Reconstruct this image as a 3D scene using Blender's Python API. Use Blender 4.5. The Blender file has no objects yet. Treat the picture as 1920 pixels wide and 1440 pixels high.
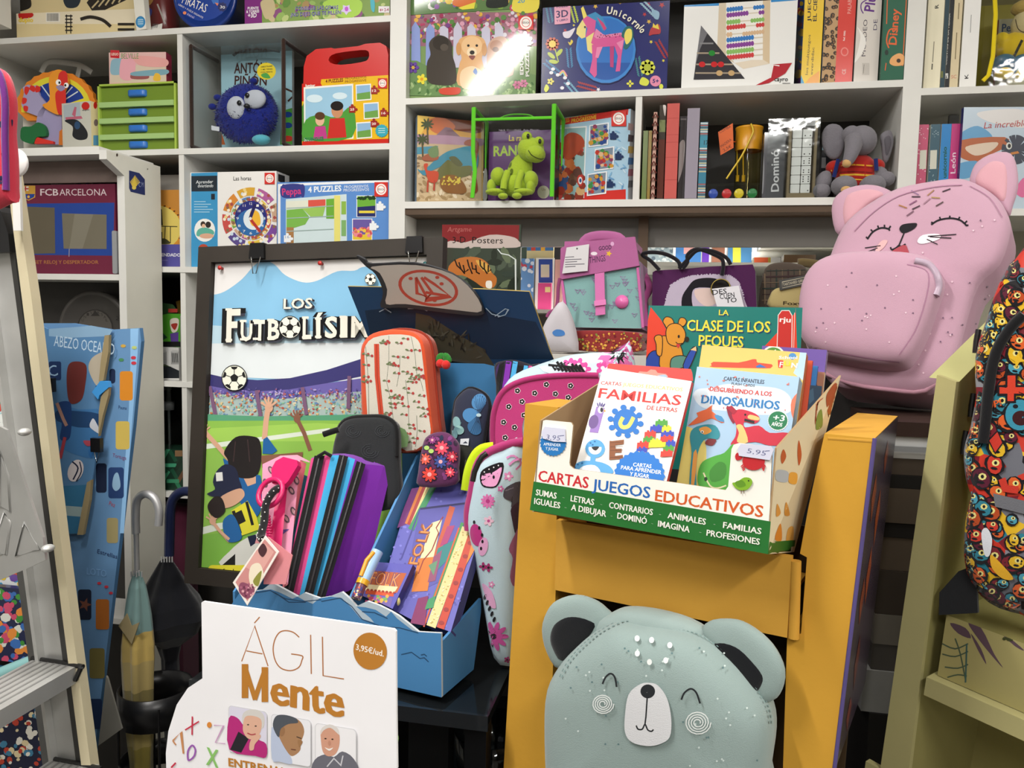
import bpy, math, random
from math import sin, cos, pi, radians as R, sqrt, atan2
from mathutils import Vector as V, Matrix, Euler
from mathutils.bvhtree import BVHTree
from mathutils.geometry import tessellate_polygon
rnd = random.Random(7)
SC = bpy.context.scene
COL = SC.collection

# ---------------------------------------------------------------- camera, world, lights, exposure
FPX = 1450.0                                     # focal length in pixels of the 1920 x 1440 frame
CAM = V((0, 0, 1.45))
_y, _p, _r = R(11.3), R(4.6), R(1.2)
_f = V((-sin(_y) * cos(_p), cos(_y) * cos(_p), -sin(_p)))
_r0 = V((cos(_y), sin(_y), 0)); _u0 = _r0.cross(_f)
_rt = _r0 * cos(_r) + _u0 * sin(_r); _up = _rt.cross(_f)
cam = bpy.data.cameras.new('camera'); cam.lens = FPX / 1920 * 36; cam.sensor_width = 36; cam.clip_start = .02
co = bpy.data.objects.new('camera', cam); COL.objects.link(co)
co.matrix_world = Matrix((( _rt.x, _up.x, -_f.x, CAM.x), (_rt.y, _up.y, -_f.y, CAM.y), (_rt.z, _up.z, -_f.z, CAM.z), (0, 0, 0, 1)))
SC.camera = co
wd = bpy.data.worlds.new('world'); SC.world = wd; wd.use_nodes = True
wd.node_tree.nodes['Background'].inputs[0].default_value = (.95, .97, 1, 1)
wd.node_tree.nodes['Background'].inputs[1].default_value = .12
SC.view_settings.view_transform = 'Standard'; SC.view_settings.look = 'None'
SC.view_settings.gamma = 1; SC.view_settings.use_curve_mapping = False
SC.view_settings.exposure = 0.78
def tube_or_fill(x, y, z, lx, ly, w, rz=0, col=(1, .97, .93)):
    l = bpy.data.lights.new('ceiling_tube_or_fill', 'AREA'); l.shape = 'RECTANGLE'; l.size = lx; l.size_y = ly; l.energy = w; l.color = col
    o = bpy.data.objects.new('ceiling_tube_or_fill', l); COL.objects.link(o); o.location = (x, y, z); o.rotation_euler.z = R(rz)
tube_or_fill(-.9, .11, 2.72, .07, .95, 22, -27.6)
tube_or_fill(.75, -.95, 2.72, .14, .95, 21, -27.6)
tube_or_fill(-1.0, 1.05, 2.72, .14, .95, 7.5, -62)  # added fill, unseen: grazes and brightens the left bookcase front
tube_or_fill(.35, 1.05, 2.72, .14, .95, 3.5, -62)  # second added fill, to brighten the central bookcase front
tube_or_fill(-.5, -1.7, 2.72, .14, .95, 18, -27.6)
tube_or_fill(1.8, .1, 2.72, .14, .95, 16, -27.6)  # added for brightness from above on the foreground goods
tube_or_fill(.2, 2.75, 2.72, 1.5, .16, 60)          # added lamp, unseen, to light the shelves behind the open bay

# ---------------------------------------------------------------- pixel <-> place helpers
def ray(px, py): return _f + _rt * ((px - 960) / FPX) - _up * ((py - 720) / FPX)
def onY(px, py, Y): d = ray(px, py); return CAM + d * (Y / d.y)
def onX(px, py, X): d = ray(px, py); return CAM + d * (X / d.x)
def onZ(px, py, z): d = ray(px, py); return CAM + d * ((z - CAM.z) / d.z)
def X_at(px, Y, z):
    a = (px - 960) / FPX; k = _rt - _f * a
    return -(Y * k.y + (z - CAM.z) * k.z) / k.x
VW = dict(Z1=(0,0,4), Z2=(340,0,4), Z3=(740,0,3.692), Z4=(1180,0,3.5556), Z5=(1500,0,3.6), Z6=(0,280,4), Z7=(280,280,3.692), Z8=(760,370,3.5556),
          A1=(0,560,3.2727), A2=(0,960,3), A3=(330,560,2.618), A4=(640,560,3.6), A5=(430,840,3.131), A6=(300,1100,3.84), A7=(940,560,2.939), A8=(900,1000,2.909),
          B1=(1180,380,4.3636), B2=(1480,260,2.7159), B3=(1560,440,1.44), B4=(700,1100,4.236), B5=(1480,740,2.057), B6=(220,480,2.88), B7=(1700,560,2.3226), K=(600,600,4.8), Q=(860,640,2.2857), J=(1400,640,6.4), B8=(960,680,3.789), P=(0,0,1))
def px(v, pts):
    x0, y0, k = VW[v]
    return [(x0 + a / k, y0 + b / k) for a, b in pts]

class Fr:
    """an upright frame: x right, y into the thing, z up; front face at y = 0"""
    def __init__(s, o, rot=(0, 0, 0), M=None):
        s.o = V(o); s.M = M or Euler([R(a) for a in rot], 'XYZ').to_matrix()
    def __call__(s, x, y, z): return s.o + s.M @ V((x, y, z))
    def uv(s, px, py, y=0):
        d = ray(px, py); n = s.M.col[1]; o = s(0, y, 0)
        q = CAM + d * ((o - CAM).dot(n) / d.dot(n)) - o
        return q.dot(s.M.col[0]), q.dot(s.M.col[2])
    def sub(s, x, y, z, rot=(0, 0, 0)): return Fr(s(x, y, z), M=s.M @ Euler([R(a) for a in rot], 'XYZ').to_matrix())
    def right(s, w): return s.sub(w / 2, 0, 0, (0, 0, 90))
    def left(s, w, d): return s.sub(-w / 2, d, 0, (0, 0, -90))
    def top(s, h): return s.sub(0, 0, h, (-90, 0, 0))
def shelf(pl, pr, z, Yl, Yr=None):
    Yr = Yl if Yr is None else Yr
    a = V((X_at(pl, Yl, z), Yl, z)); b = V((X_at(pr, Yr, z), Yr, z)); d = b - a
    return Fr((a + b) / 2 + V((0, 0, .0008)), (0, 0, math.degrees(atan2(d.y, d.x)))), d.length

# ---------------------------------------------------------------- procedural materials
def lin(h):
    h = h.lstrip('#'); h = ''.join(c * 2 for c in h) if len(h) == 3 else h
    c = [int(h[i:i + 2], 16) / 255 for i in (0, 2, 4)]
    return [a / 12.92 if a < .04045 else ((a + .055) / 1.055) ** 2.4 for a in c]
FIN = dict(P=(.5, .4, 0, 0), G=(.22, .5, 0, 0), S=(.08, .5, 0, 0), F=(.92, .15, 900, .25), U=(.95, .1, 260, .6), C=(.8, .25, 160, .08), W=(.42, .4, 40, .02), L=(.32, .5, 0, 0), D=(.6, .3, 30, .15), T=(.95, .15, 0, 0))
_mc = {}
def m(c, fin='P'):
    if (c, fin) in _mc: return _mc[c, fin]
    mt = bpy.data.materials.new(fin + c); mt.use_nodes = True; nt = mt.node_tree; N = nt.nodes; L = nt.links.new
    b = N['Principled BSDF']; k = lin(c)
    if fin == 'K':                                # clear film / glass
        out = N['Material Output']; mx = N.new('ShaderNodeMixShader'); tr = N.new('ShaderNodeBsdfTransparent'); gl = N.new('ShaderNodeBsdfGlossy')
        lw = N.new('ShaderNodeLayerWeight'); lw.inputs[0].default_value = .5; pw = N.new('ShaderNodeMath'); pw.operation = 'POWER'; pw.inputs[1].default_value = 4; fz = N.new('ShaderNodeMath'); fz.operation = 'MULTIPLY_ADD'; fz.inputs[1].default_value = .35; fz.inputs[2].default_value = .045; L(lw.outputs['Facing'], pw.inputs[0]); L(pw.outputs[0], fz.inputs[0]); ns = N.new('ShaderNodeTexNoise'); ns.inputs['Scale'].default_value = 22; bp = N.new('ShaderNodeBump'); bp.inputs['Strength'].default_value = .12; bp.inputs['Distance'].default_value = .008
        tc = N.new('ShaderNodeTexCoord'); L(tc.outputs['Object'], ns.inputs['Vector'])
        L(ns.outputs[0], bp.inputs['Height']); L(bp.outputs[0], gl.inputs['Normal']);
        tr.inputs[0].default_value = (*k, 1); gl.inputs['Roughness'].default_value = .06
        L(fz.outputs[0], mx.inputs[0]); L(tr.outputs[0], mx.inputs[1]); L(gl.outputs[0], mx.inputs[2]); L(mx.outputs[0], out.inputs[0])
        _mc[c, fin] = mt; return mt
    if fin == 'E':
        b.inputs['Emission Color'].default_value = (*k, 1); b.inputs['Emission Strength'].default_value = 1.0
    b.inputs['Base Color'].default_value = (*k, 1)
    if fin == 'M':
        b.inputs['Metallic'].default_value = .55
        ro, sp, sc, st = .45, .5, 60, .03
    elif fin == 'N':
        b.inputs['Metallic'].default_value = 1; ro, sp, sc, st = .16, .5, 0, 0
    else: ro, sp, sc, st = FIN.get(fin, FIN['P'])
    b.inputs['Roughness'].default_value = ro; b.inputs['Specular IOR Level'].default_value = sp
    tc = N.new('ShaderNodeTexCoord'); ns = N.new('ShaderNodeTexNoise'); ns.inputs['Scale'].default_value = sc or 35; ns.inputs['Detail'].default_value = 3
    L(tc.outputs['Object'], ns.inputs['Vector'])
    if fin in 'MWCDPGF':                          # slight wear in the tone of the surface
        n2 = N.new('ShaderNodeTexNoise'); n2.inputs['Scale'].default_value = 9; n2.inputs['Detail'].default_value = 5; L(tc.outputs['Object'], n2.inputs['Vector'])
        mr = N.new('ShaderNodeMapRange'); mr.inputs[1].default_value = .3; mr.inputs[2].default_value = .7; a = {'M': .25, 'D': .2, 'C': .1}.get(fin, .06)
        mr.inputs[3].default_value = 1 - a; mr.inputs[4].default_value = 1; L(n2.outputs[0], mr.inputs[0])
        mx = N.new('ShaderNodeMix'); mx.data_type = 'RGBA'; mx.blend_type = 'MULTIPLY'; mx.inputs[0].default_value = 1
        mx.inputs[6].default_value = (*k, 1); L(mr.outputs[0], mx.inputs[7]); L(mx.outputs[2], b.inputs['Base Color'])
    if st:
        bp = N.new('ShaderNodeBump'); bp.inputs['Strength'].default_value = st; bp.inputs['Distance'].default_value = .002
        L(ns.outputs[0], bp.inputs['Height']); L(bp.outputs[0], b.inputs['Normal'])
    if fin in 'FU': b.inputs['Sheen Weight'].default_value = .25
    if fin == 'V':                                # all-over cartoon print: cells of flat colour with dark outlines
        vo = N.new('ShaderNodeTexVoronoi'); vo.inputs['Scale'].default_value = 55; L(tc.outputs['Object'], vo.inputs['Vector']); cr = N.new('ShaderNodeValToRGB'); cr.color_ramp.interpolation = 'CONSTANT'; pal = ['#6d6f78', '#2f7f92', '#c9382a', '#6d6f78', '#e0b52a', '#7a1f2c', '#17151a', '#8d8f97']
        while len(cr.color_ramp.elements) < 8: cr.color_ramp.elements.new(.5)
        for i, e in enumerate(cr.color_ramp.elements): e.position = i / 8; e.color = (*lin(pal[i]), 1)
        sx = N.new('ShaderNodeSeparateColor'); L(vo.outputs['Color'], sx.inputs[0]); L(sx.outputs[0], cr.inputs[0]); L(cr.outputs[0], b.inputs['Base Color'])
    if fin == 'A':                                # milky translucent plastic
        b.inputs['Transmission Weight'].default_value = .6; b.inputs['Roughness'].default_value = .35
    _mc[c, fin] = mt; return mt

# ---------------------------------------------------------------- mesh builder
ID = Fr((0, 0, 0))
def rrect(x0, z0, x1, z1, r, n=5):
    if not isinstance(r, (tuple, list)): r = (r,) * 4            # bl, br, tr, tl
    out = []
    for (cx, cz, a, q) in ((x0 + r[0], z0 + r[0], 180, r[0]), (x1 - r[1], z0 + r[1], 270, r[1]), (x1 - r[2], z1 - r[2], 0, r[2]), (x0 + r[3], z1 - r[3], 90, r[3])):
        for i in range(n + 1): out.append((cx + q * cos(R(a + 90 * i / n)), cz + q * sin(R(a + 90 * i / n))))
    return out
def smooth(pts, n=4, closed=True):
    P = [V(p) for p in pts]; k = len(P); out = []
    for i in range(k if closed else k - 1):
        g = lambda j: P[j % k] if closed else P[max(0, min(k - 1, j))]
        a, b, c, d = g(i - 1), g(i), g(i + 1), g(i + 2)
        for j in range(n):
            t = j / n
            out.append(tuple(.5 * (2 * b + (c - a) * t + (2 * a - 5 * b + 4 * c - d) * t * t + (3 * b - a - 3 * c + d) * t ** 3)))
    if not closed: out.append(tuple(P[-1]))
    return [V(q) for q in out] if len(P[0]) == 3 else out
class MB:
    def __init__(s): s.v = []; s.f = []; s.mi = []; s.ms = []; s.sm = []
    def mat(s, mt):
        if mt not in s.ms: s.ms.append(mt)
        return s.ms.index(mt)
    def add(s, pts, faces, mt, sm=False):
        b = len(s.v); s.v += [V(p) for p in pts]; k = s.mat(mt)
        for f in faces: s.f.append([b + i for i in f]); s.mi.append(k); s.sm.append(sm)
    def box(s, fr, x0, x1, y0, y1, z0, z1, mt, side=None, top=None, bev=0):
        side = side or mt; top = top or side
        if bev: return s.prism(fr, rrect(x0, z0, x1, z1, bev, 3), y0, y1, mt, side)
        c = [fr(x, y, z) for z in (z0, z1) for y in (y0, y1) for x in (x0, x1)]
        for q, mm in (((0, 1, 5, 4), mt), ((2, 6, 7, 3), side), ((0, 4, 6, 2), side), ((1, 3, 7, 5), side), ((4, 5, 7, 6), top), ((0, 2, 3, 1), side)):
            s.add([c[i] for i in q], [(0, 1, 2, 3)], mm)
    def prism(s, fr, out, y0, y1, mt, side=None, sm=False, hole=None):
        n = len(out); side = side or mt
        if hole:
            al = out + hole; A = [fr(x, y0, z) for x, z in al]; B = [fr(x, y1, z) for x, z in al]
            tri = tessellate_polygon([[V((x, z, 0)) for x, z in out], [V((x, z, 0)) for x, z in hole]])
            s.add(A, tri, mt); s.add(B, tri, side); k = len(hole)
            s.add(A[:n] + B[:n], [(i, n + i, n + (i + 1) % n, (i + 1) % n) for i in range(n)], side, sm)
            s.add(A[n:] + B[n:], [(i, k + i, k + (i + 1) % k, (i + 1) % k) for i in range(k)], side, sm); return
        A = [fr(x, y0, z) for x, z in out]; B = [fr(x, y1, z) for x, z in out]
        tri = tessellate_polygon([[V((x, z, 0)) for x, z in out]])
        def ori(t, w):
            (x0, z0), (x1, z1), (x2, z2) = (out[i] for i in t)
            c = (x1 - x0) * (z2 - z0) - (x2 - x0) * (z1 - z0)
            return t if (c > 0) == w else t[::-1]
        s.add(A, [ori(t, True) for t in tri], mt); s.add(B, [ori(t, False) for t in tri], side)
        ar = sum(out[i][0] * out[(i + 1) % n][1] - out[(i + 1) % n][0] * out[i][1] for i in range(n))
        q = [(i, n + i, n + (i + 1) % n, (i + 1) % n) for i in range(n)]
        s.add(A + B, q if ar > 0 else [t[::-1] for t in q], side, sm)
    def grid(s, rows, mt, cu=True, cv=False, sm=True):
        n = len(rows[0]); k = len(rows); P = [p for r in rows for p in r]; F = []
        for i in range(k if cv else k - 1):
            for j in range(n if cu else n - 1):
                a, b = i * n + j, i * n + (j + 1) % n; c, d = ((i + 1) % k) * n + (j + 1) % n, ((i + 1) % k) * n + j
                F.append((a, b, c, d))
        s.add(P, F, mt, sm)
    def tube(s, pts, r, mt, n=8, closed=False, cap=True, flat=None):
        """round tube, or a flat strap when flat = (direction, half thickness)"""
        P = [V(p) for p in pts]; k = len(P); rows = []; nrm = None
        for i in range(k):
            t = (P[(i + 1) % k] - P[i - 1]) if closed else (P[min(i + 1, k - 1)] - P[max(i - 1, 0)])
            t.normalize()
            if flat: nrm = V(flat[0])
            elif nrm is None: nrm = V((0, 0, 1)) if abs(t.z) < .9 else V((1, 0, 0))
            nrm = (nrm - t * nrm.dot(t)).normalized(); bn = t.cross(nrm)
            rr = r(i / max(1, k - 1)) if callable(r) else r; r2 = flat[1] if flat else rr
            rows.append([P[i] + nrm * (r2 * cos(2 * pi * j / n + .4)) + bn * (rr * sin(2 * pi * j / n + .4)) for j in range(n)])
        s.grid(rows, mt, True, closed)
        if cap and not closed:
            s.add(rows[0], [tuple(range(n))[::-1]], mt); s.add(rows[-1], [tuple(range(n))], mt)
    def lathe(s, fr, prof, mt, n=24, ax=None):
        s.grid([[fr(r * cos(2 * pi * j / n), r * sin(2 * pi * j / n), z) for j in range(n)] for r, z in prof], mt)
    def ell(s, c, rx, ry, rz, mt, fr=None, n=14, k=10, e=1):
        M = fr.M if fr else Matrix.Identity(3); c = V(c); rows = []
        for i in range(k + 1):
            a = -pi / 2 + pi * i / k
            rows.append([c + M @ V((rx * cos(a) * cos(2 * pi * j / n), ry * cos(a) * sin(2 * pi * j / n), rz * sin(a))) for j in range(n)])
        s.grid(rows, mt)
    def puff(s, fr, out, f, b, mt, y0=0, e=3, rings=7, bmt=None, c=None):
        """a soft padded shape: outline in the frame's x,z swelling f to the front and b to the back"""
        n = len(out); cx, cz = c or (sum(p[0] for p in out) / n, sum(p[1] for p in out) / n)
        for sg, t, mm in ((-1, f, mt), (1, b, bmt or mt)):
            if t == 0: continue
            rows = []
            for i in range(rings + 1):
                r = max(1e-3, sin(pi / 2 * i / rings)); h = t * max(0, 1 - r ** e) ** (1 / e)
                rows.append([fr(cx + (x - cx) * r, y0 + sg * h, cz + (z - cz) * r) for x, z in out])
            s.grid(rows if sg > 0 else rows, mm)
    def bvh(s): return BVHTree.FromPolygons([tuple(v) for v in s.v], s.f)
    def build(s, name, parent=None, loc=None):
        xs = [v.x for v in s.v]; ys = [v.y for v in s.v]; zs = [v.z for v in s.v]
        o0 = V(((min(xs) + max(xs)) / 2, (min(ys) + max(ys)) / 2, min(zs))) if loc is None else V(loc)
        me = bpy.data.meshes.new(name); me.from_pydata([v - o0 for v in s.v], [], s.f)
        for mt in s.ms: me.materials.append(mt)
        me.polygons.foreach_set('material_index', s.mi); me.polygons.foreach_set('use_smooth', s.sm); me.update()
        o = bpy.data.objects.new(name, me); COL.objects.link(o); o.location = o0 - (base(parent) if parent else V())
        if parent: o.parent = parent
        o['_b'] = list(o0); return o
def base(o): return V(o['_b'])
ALL = []
def trace(fr, v, pts, y=0): return [fr.uv(*p, y) for p in px(v, pts)]
def fur(mb, c, rx, ry, rz, n, ln, mt, wd=.0016):
    c = V(c)
    for _ in range(n):
        a = rnd.uniform(0, 2 * pi); z = rnd.uniform(-1, 1); q = sqrt(1 - z * z); d = V((q * cos(a), q * sin(a), z))
        p = c + V((d.x * rx, d.y * ry, d.z * rz)) * .98; t = V((rnd.uniform(-1, 1), rnd.uniform(-1, 1), rnd.uniform(-1.3, .6)))
        t2 = d.cross(t).normalized() * wd
        mb.add([p - t2, p + t2, p + d * ln * rnd.uniform(.6, 1.2) + t * ln * .5], [(0, 1, 2)], mt)
class Item:
    """one thing: its own mesh (mb) and / or parts; a part may have sub-parts"""
    def __init__(s, name, label, cat, group=None, kind=None):
        s.n, s.l, s.c, s.g, s.k = name, label, cat, group, kind; s.mb = MB(); s.ps = []; ALL.append(s)
    def part(s, name, under=None, label=None):
        b = MB(); b.under = under; b.nm = name; b.lb = label; s.ps.append(b); return b
    def done(s):
        if s.mb.v: o = s.mb.build(s.n)
        else:
            vs = [v for p in s.ps for v in p.v]
            o = bpy.data.objects.new(s.n, None); COL.objects.link(o); o.empty_display_size = .05
            o.location = (sum(v.x for v in vs) / len(vs), sum(v.y for v in vs) / len(vs), min(v.z for v in vs)); o['_b'] = list(o.location)
        s.o = o
        for p in s.ps:
            if not p.v: continue
            p.o = p.build(p.nm, p.under.o if p.under else o)
            if p.lb: p.o['label'] = p.lb
        if s.k == 'structure': o['kind'] = 'structure'
        else:
            o['label'] = s.l; o['category'] = s.c
            if s.g: o['group'] = s.g
            if s.k: o['kind'] = s.k
        return o
def finish_all():
    for i in ALL: i.done()
    for o in bpy.data.objects:
        if '_b' in o: del o['_b']

# ---------------------------------------------------------------- printed artwork: flat ink laid on a face (or on a padded surface)
_tc = {}
def glyphs(t, b):
    if (t, b) in _tc: return _tc[t, b]
    cu = bpy.data.curves.new('t', 'FONT'); cu.body = t; cu.resolution_u = 2; cu.offset = b; cu.fill_mode = 'FRONT'
    o = bpy.data.objects.new('t', cu); me = o.to_mesh()
    vs = [(v.co.x, v.co.y) for v in me.vertices]; fs = [tuple(p.vertices) for p in me.polygons]
    o.to_mesh_clear(); bpy.data.objects.remove(o); bpy.data.curves.remove(cu)
    x0 = min(v[0] for v in vs); x1 = max(v[0] for v in vs)
    _tc[t, b] = ([((x - x0) / (x1 - x0), y / .73) for x, y in vs], fs); return _tc[t, b]
class Sheet:
    """draws in photograph coordinates of a view; every shape is carried onto the face it is printed on"""
    def __init__(s, mb, fr=None, y=0, fin='P', bvh=None, v='P', st=4e-5, z0=0):
        s.mb, s.fr, s.y, s.fin, s.b, s.k, s.st = mb, fr, y, fin, bvh, z0, st; s.v = v
        if bvh: s.cen = sum(mb.v, V()) / len(mb.v)
        s.clip = None
    def vw(s, v): s.v = v; return s
    def emit(s, pts, fs, c, is_uv=False):
        if not is_uv and (not s.clip or s.b): s.mb.add([s.pt(p) for p in pts], fs, c); return
        if is_uv and not s.clip: s.mb.add([s.fr(p[0], s.y - (s.k + 1) * s.st, p[1]) for p in pts], fs, c); return
        x0, y0, k = VW[s.v]; uv = pts if is_uv else [s.fr.uv(x0 + p[0] / k, y0 + p[1] / k, s.y) for p in pts]; a0, b0, a1, b1 = s.clip; e = (s.k + 1) * s.st; out = []; F = []
        for f in fs:
            q = [uv[i] for i in f]
            for ax, lim, sg in ((0, a0, 1), (0, a1, -1), (1, b0, 1), (1, b1, -1)):
                r = []
                for i in range(len(q)):
                    A, B = q[i - 1], q[i]; da, db = (A[ax] - lim) * sg, (B[ax] - lim) * sg
                    if (da >= 0) != (db >= 0): t = da / (da - db); r.append((A[0] + (B[0] - A[0]) * t, A[1] + (B[1] - A[1]) * t))
                    if db >= 0: r.append(B)
                q = r
                if len(q) < 3: break
            if len(q) >= 3: F.append(tuple(range(len(out), len(out) + len(q)))); out += q
        if F: s.mb.add([s.fr(u, s.y - e, w) for u, w in out], F, c)
    def pt(s, p):
        x0, y0, k = VW[s.v]; a, b = x0 + p[0] / k, y0 + p[1] / k
        e = (s.k + 1) * s.st
        if s.b:
            d = ray(a, b).normalized(); h = s.b.ray_cast(CAM, d)
            if h[0]: return h[0] - d * (.0006 + e)
            if not s.fr:
                n = len(s.mb.v); c = s.cen; q = CAM + d * (c - CAM).dot(d); h = s.b.find_nearest(q); return h[0] - d * (.0006 + e)
        u, w = s.fr.uv(a, b, s.y); return s.fr(u, s.y - e, w)
    def _c(s, c): return m(c, s.fin) if isinstance(c, str) else c
    def poly(s, pts, c):
        if s.b: return s._fan(pts, c)
        tri = tessellate_polygon([[V((x, y, 0)) for x, y in pts]])
        s.emit(pts, [s._o(pts, t) for t in tri], s._c(c)); s.k += 1; return s
    def _o(s, pts, t):
        (a, b), (c, d), (e, f) = (pts[i] for i in t[:3])
        return t if (c - a) * (f - b) - (e - a) * (d - b) < 0 else tuple(t)[::-1]
    def _fan(s, pts, c, rings=6):
        k = VW[s.v][2]; q = []
        for i, a in enumerate(pts):
            b = pts[(i + 1) % len(pts)]; n = max(1, int(sqrt((a[0] - b[0]) ** 2 + (a[1] - b[1]) ** 2) / k / 9))
            q += [(a[0] + (b[0] - a[0]) * j / n, a[1] + (b[1] - a[1]) * j / n) for j in range(n)]
        ar = sum(q[i][0] * q[(i + 1) % len(q)][1] - q[(i + 1) % len(q)][0] * q[i][1] for i in range(len(q)))
        if ar > 0: q = q[::-1]
        cx = sum(p[0] for p in q) / len(q); cy = sum(p[1] for p in q) / len(q)
        rad = max(abs(p[0] - cx) + abs(p[1] - cy) for p in q) / k; rings = max(1, min(10, int(rad / 8)))
        s.mb.grid([[s.pt((cx + (x - cx) * max(r, .01) / rings, cy + (y - cy) * max(r, .01) / rings)) for x, y in q] for r in range(rings + 1)], s._c(c)); s.k += 1
        return s
    def rect(s, x0, y0, x1, y1, c): return s.poly([(x0, y0), (x1, y0), (x1, y1), (x0, y1)], c)
    def ell(s, x, y, rx, ry, c, rot=0, n=22):
        a = R(rot); return s.poly([(x + rx * cos(t) * cos(a) - ry * sin(t) * sin(a), y + rx * cos(t) * sin(a) + ry * sin(t) * cos(a)) for t in [2 * pi * i / n for i in range(n)]], c)
    def ells(s, l, rx, ry, c, rot=0, n=12):
        for x, y in l: s.ell(x, y, rx, ry, c, rot, n); s.k -= 1
        s.k += 1; return s
    def sm(s, pts, c, n=5): return s.poly(smooth(pts, n), c)
    def star(s, x, y, r, r2, n, c, rot=0): return s.poly([(x + (r if i % 2 == 0 else r2) * cos(pi * i / n + rot), y + (r if i % 2 == 0 else r2) * sin(pi * i / n + rot)) for i in range(2 * n)], c)
    def petal(s, x, y, r, n, c, cc=None, w=.34, rc=.3, rot=0):
        for i in range(n):
            a = 2 * pi * i / n + rot; s.ell(x + r * .6 * cos(a), y + r * .6 * sin(a), r * .45, r * w, c, math.degrees(a), 10); s.k -= 1
        s.k += 1
        if cc: s.ell(x, y, r * rc, r * rc, cc, 0, 12)
        return s
    def line(s, pts, w, c, closed=False, n=0):
        if n: pts = smooth(pts, n, closed)
        if s.b:
            q = []; k = VW[s.v][2]; P = list(pts) + ([pts[0]] if closed else [])
            for a, b in zip(P, P[1:]):
                n_ = max(1, int(sqrt((a[0] - b[0]) ** 2 + (a[1] - b[1]) ** 2) / k / 8))
                q += [(a[0] + (b[0] - a[0]) * j / n_, a[1] + (b[1] - a[1]) * j / n_) for j in range(n_)]
            pts = q + ([] if closed else [P[-1]])
        P = [V(p) for p in pts]; k = len(P); L = []; Rr = []
        for i in range(k):
            if closed: t = P[(i + 1) % k] - P[i - 1]
            else: t = P[min(i + 1, k - 1)] - P[max(i - 1, 0)]
            if t.length == 0: t = V((1, 0))
            t.normalize(); nn = V((-t.y, t.x)); ww = w / 2
            if 0 < i < k - 1 or closed:
                a = (P[i] - P[i - 1]); 
                if a.length > 0: ww /= max(.5, abs(a.normalized().dot(t)))
            L.append(tuple(P[i] + nn * ww)); Rr.append(tuple(P[i] - nn * ww))
        pts3 = L + Rr; F = []
        for i in range(k if closed else k - 1):
            j = (i + 1) % k; F.append((i, j, k + j, k + i))
        s.emit(pts3, F, s._c(c)); s.k += 1; return s
    def text(s, t, p0, p1, h, c, b=0, it=0, up=None):
        """baseline from p0 to p1, capital height h, all in view pixels"""
        if b > .035:                              # heavy lettering: overprint with small shifts along the line
            e = (V(p1) - V(p0)).normalized() * (h * (b - .008) * .42)
            for q in (-1, -.4, .4, 1): s.text(t, (p0[0] + q * e.x, p0[1] + q * e.y), (p1[0] + q * e.x, p1[1] + q * e.y), h, c, .008, it, up); s.k -= .92
            b = .012
        vs, fs = glyphs(t, b); d = V(p1) - V(p0); n = V(up).normalized() if up else V((d.y, -d.x)).normalized()
        if not up and n.y > 0 and abs(d.x) > abs(d.y): n = -n
        if not s.b:                               # keep letters upright in the plane they are printed on
            x0, y0, k = VW[s.v]; uv = lambda p: V(s.fr.uv(x0 + p[0] / k, y0 + p[1] / k, s.y)); A = uv(p0); D = uv(p1) - A; hh = (uv(V(p0) + n * h) - A).length; e = D.normalized(); N_ = V((-e.y, e.x))
            s.emit([A + D * x + N_ * (hh * y) + e * (it * hh * y) for x, y in vs], fs, s._c(c), True); s.k += 1; return s
        pts = [V(p0) + d * x + n * (h * y) + d.normalized() * (it * h * y) for x, y in vs]; pts = [tuple(p) for p in pts]
        s.emit(pts, [s._o(pts, f) for f in fs], s._c(c)); s.k += 1; return s
    def scat(s, x0, y0, x1, y1, n, cols, r0, r1, asp=1, inside=None):
        for _ in range(n):
            x, y = rnd.uniform(x0, x1), rnd.uniform(y0, y1)
            if inside and not pin(x, y, inside): continue
            r = rnd.uniform(r0, r1); s.ell(x, y, r, r * asp, rnd.choice(cols), rnd.uniform(0, 180), 7); s.k -= 1
            s.k += .13
        s.k += 1; return s
def pin(x, y, P):
    c = False
    for i in range(len(P)):
        (a, b), (d, e) = P[i], P[i - 1]
        if (b > y) != (e > y) and x < (d - a) * (y - b) / (e - b) + a: c = not c
    return c
def carton(name, label, cat, pl, pr, pt, z, Yl, Yr=None, d=.05, c='#eee', side=None, fin='G', group=None, pm=None):
    fr, w = shelf(pl, pr, z, Yl, Yr); h = fr.uv(pm if pm else (pl + pr) / 2, pt)[1]
    I = Item(name, label, cat, group); I.mb.box(fr, -w / 2, w / 2, 0, d, 0, h, m(c, fin), m(side or c, fin))
    I.fr, I.w, I.h, I.d = fr, w, h, d
    S = Sheet(I.mb, fr, 0, fin); S.clip = (-w / 2, 0, w / 2, h)
    return I, S
def dep(px, py, t): return CAM + ray(px, py) * t
def plane(px, py, t, rot): return Fr(dep(px, py, t), rot)
def ribbon(b, v, cols, mats, rows=12, bow=.006):
    """a soft strip surface between columns (top point, bottom point, distance at top, distance at bottom)"""
    P = []
    for tp, bt, t0, t1 in cols:
        (a, c), (e, f) = px(v, [tp, bt]); P.append([dep(a + (e - a) * i / rows, c + (f - c) * i / rows, t0 + (t1 - t0) * i / rows - bow * sin(pi * i / rows) ** .5) for i in range(rows + 1)])
    for i in range(len(P) - 1): b.grid([P[i], P[i + 1]], mats[i], False)
    return P
def soft_box(b, fr, o, d, mf, ms, f=.006, e=5):
    b.puff(fr, o, f, 0, mf, e=e); n = len(o); c = (sum(p[0] for p in o) / n, sum(p[1] for p in o) / n)
    ins = [(c[0] + (x - c[0]) * .93, c[1] + (z - c[1]) * .95) for x, z in o]
    b.grid([[fr(x, 0, z) for x, z in o], [fr(x, d * .15, z) for x, z in o], [fr(x, d * .85, z) for x, z in o], [fr(x, d, z) for x, z in ins]], ms); b.prism(fr, ins, d - .0005, d, ms)
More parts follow.
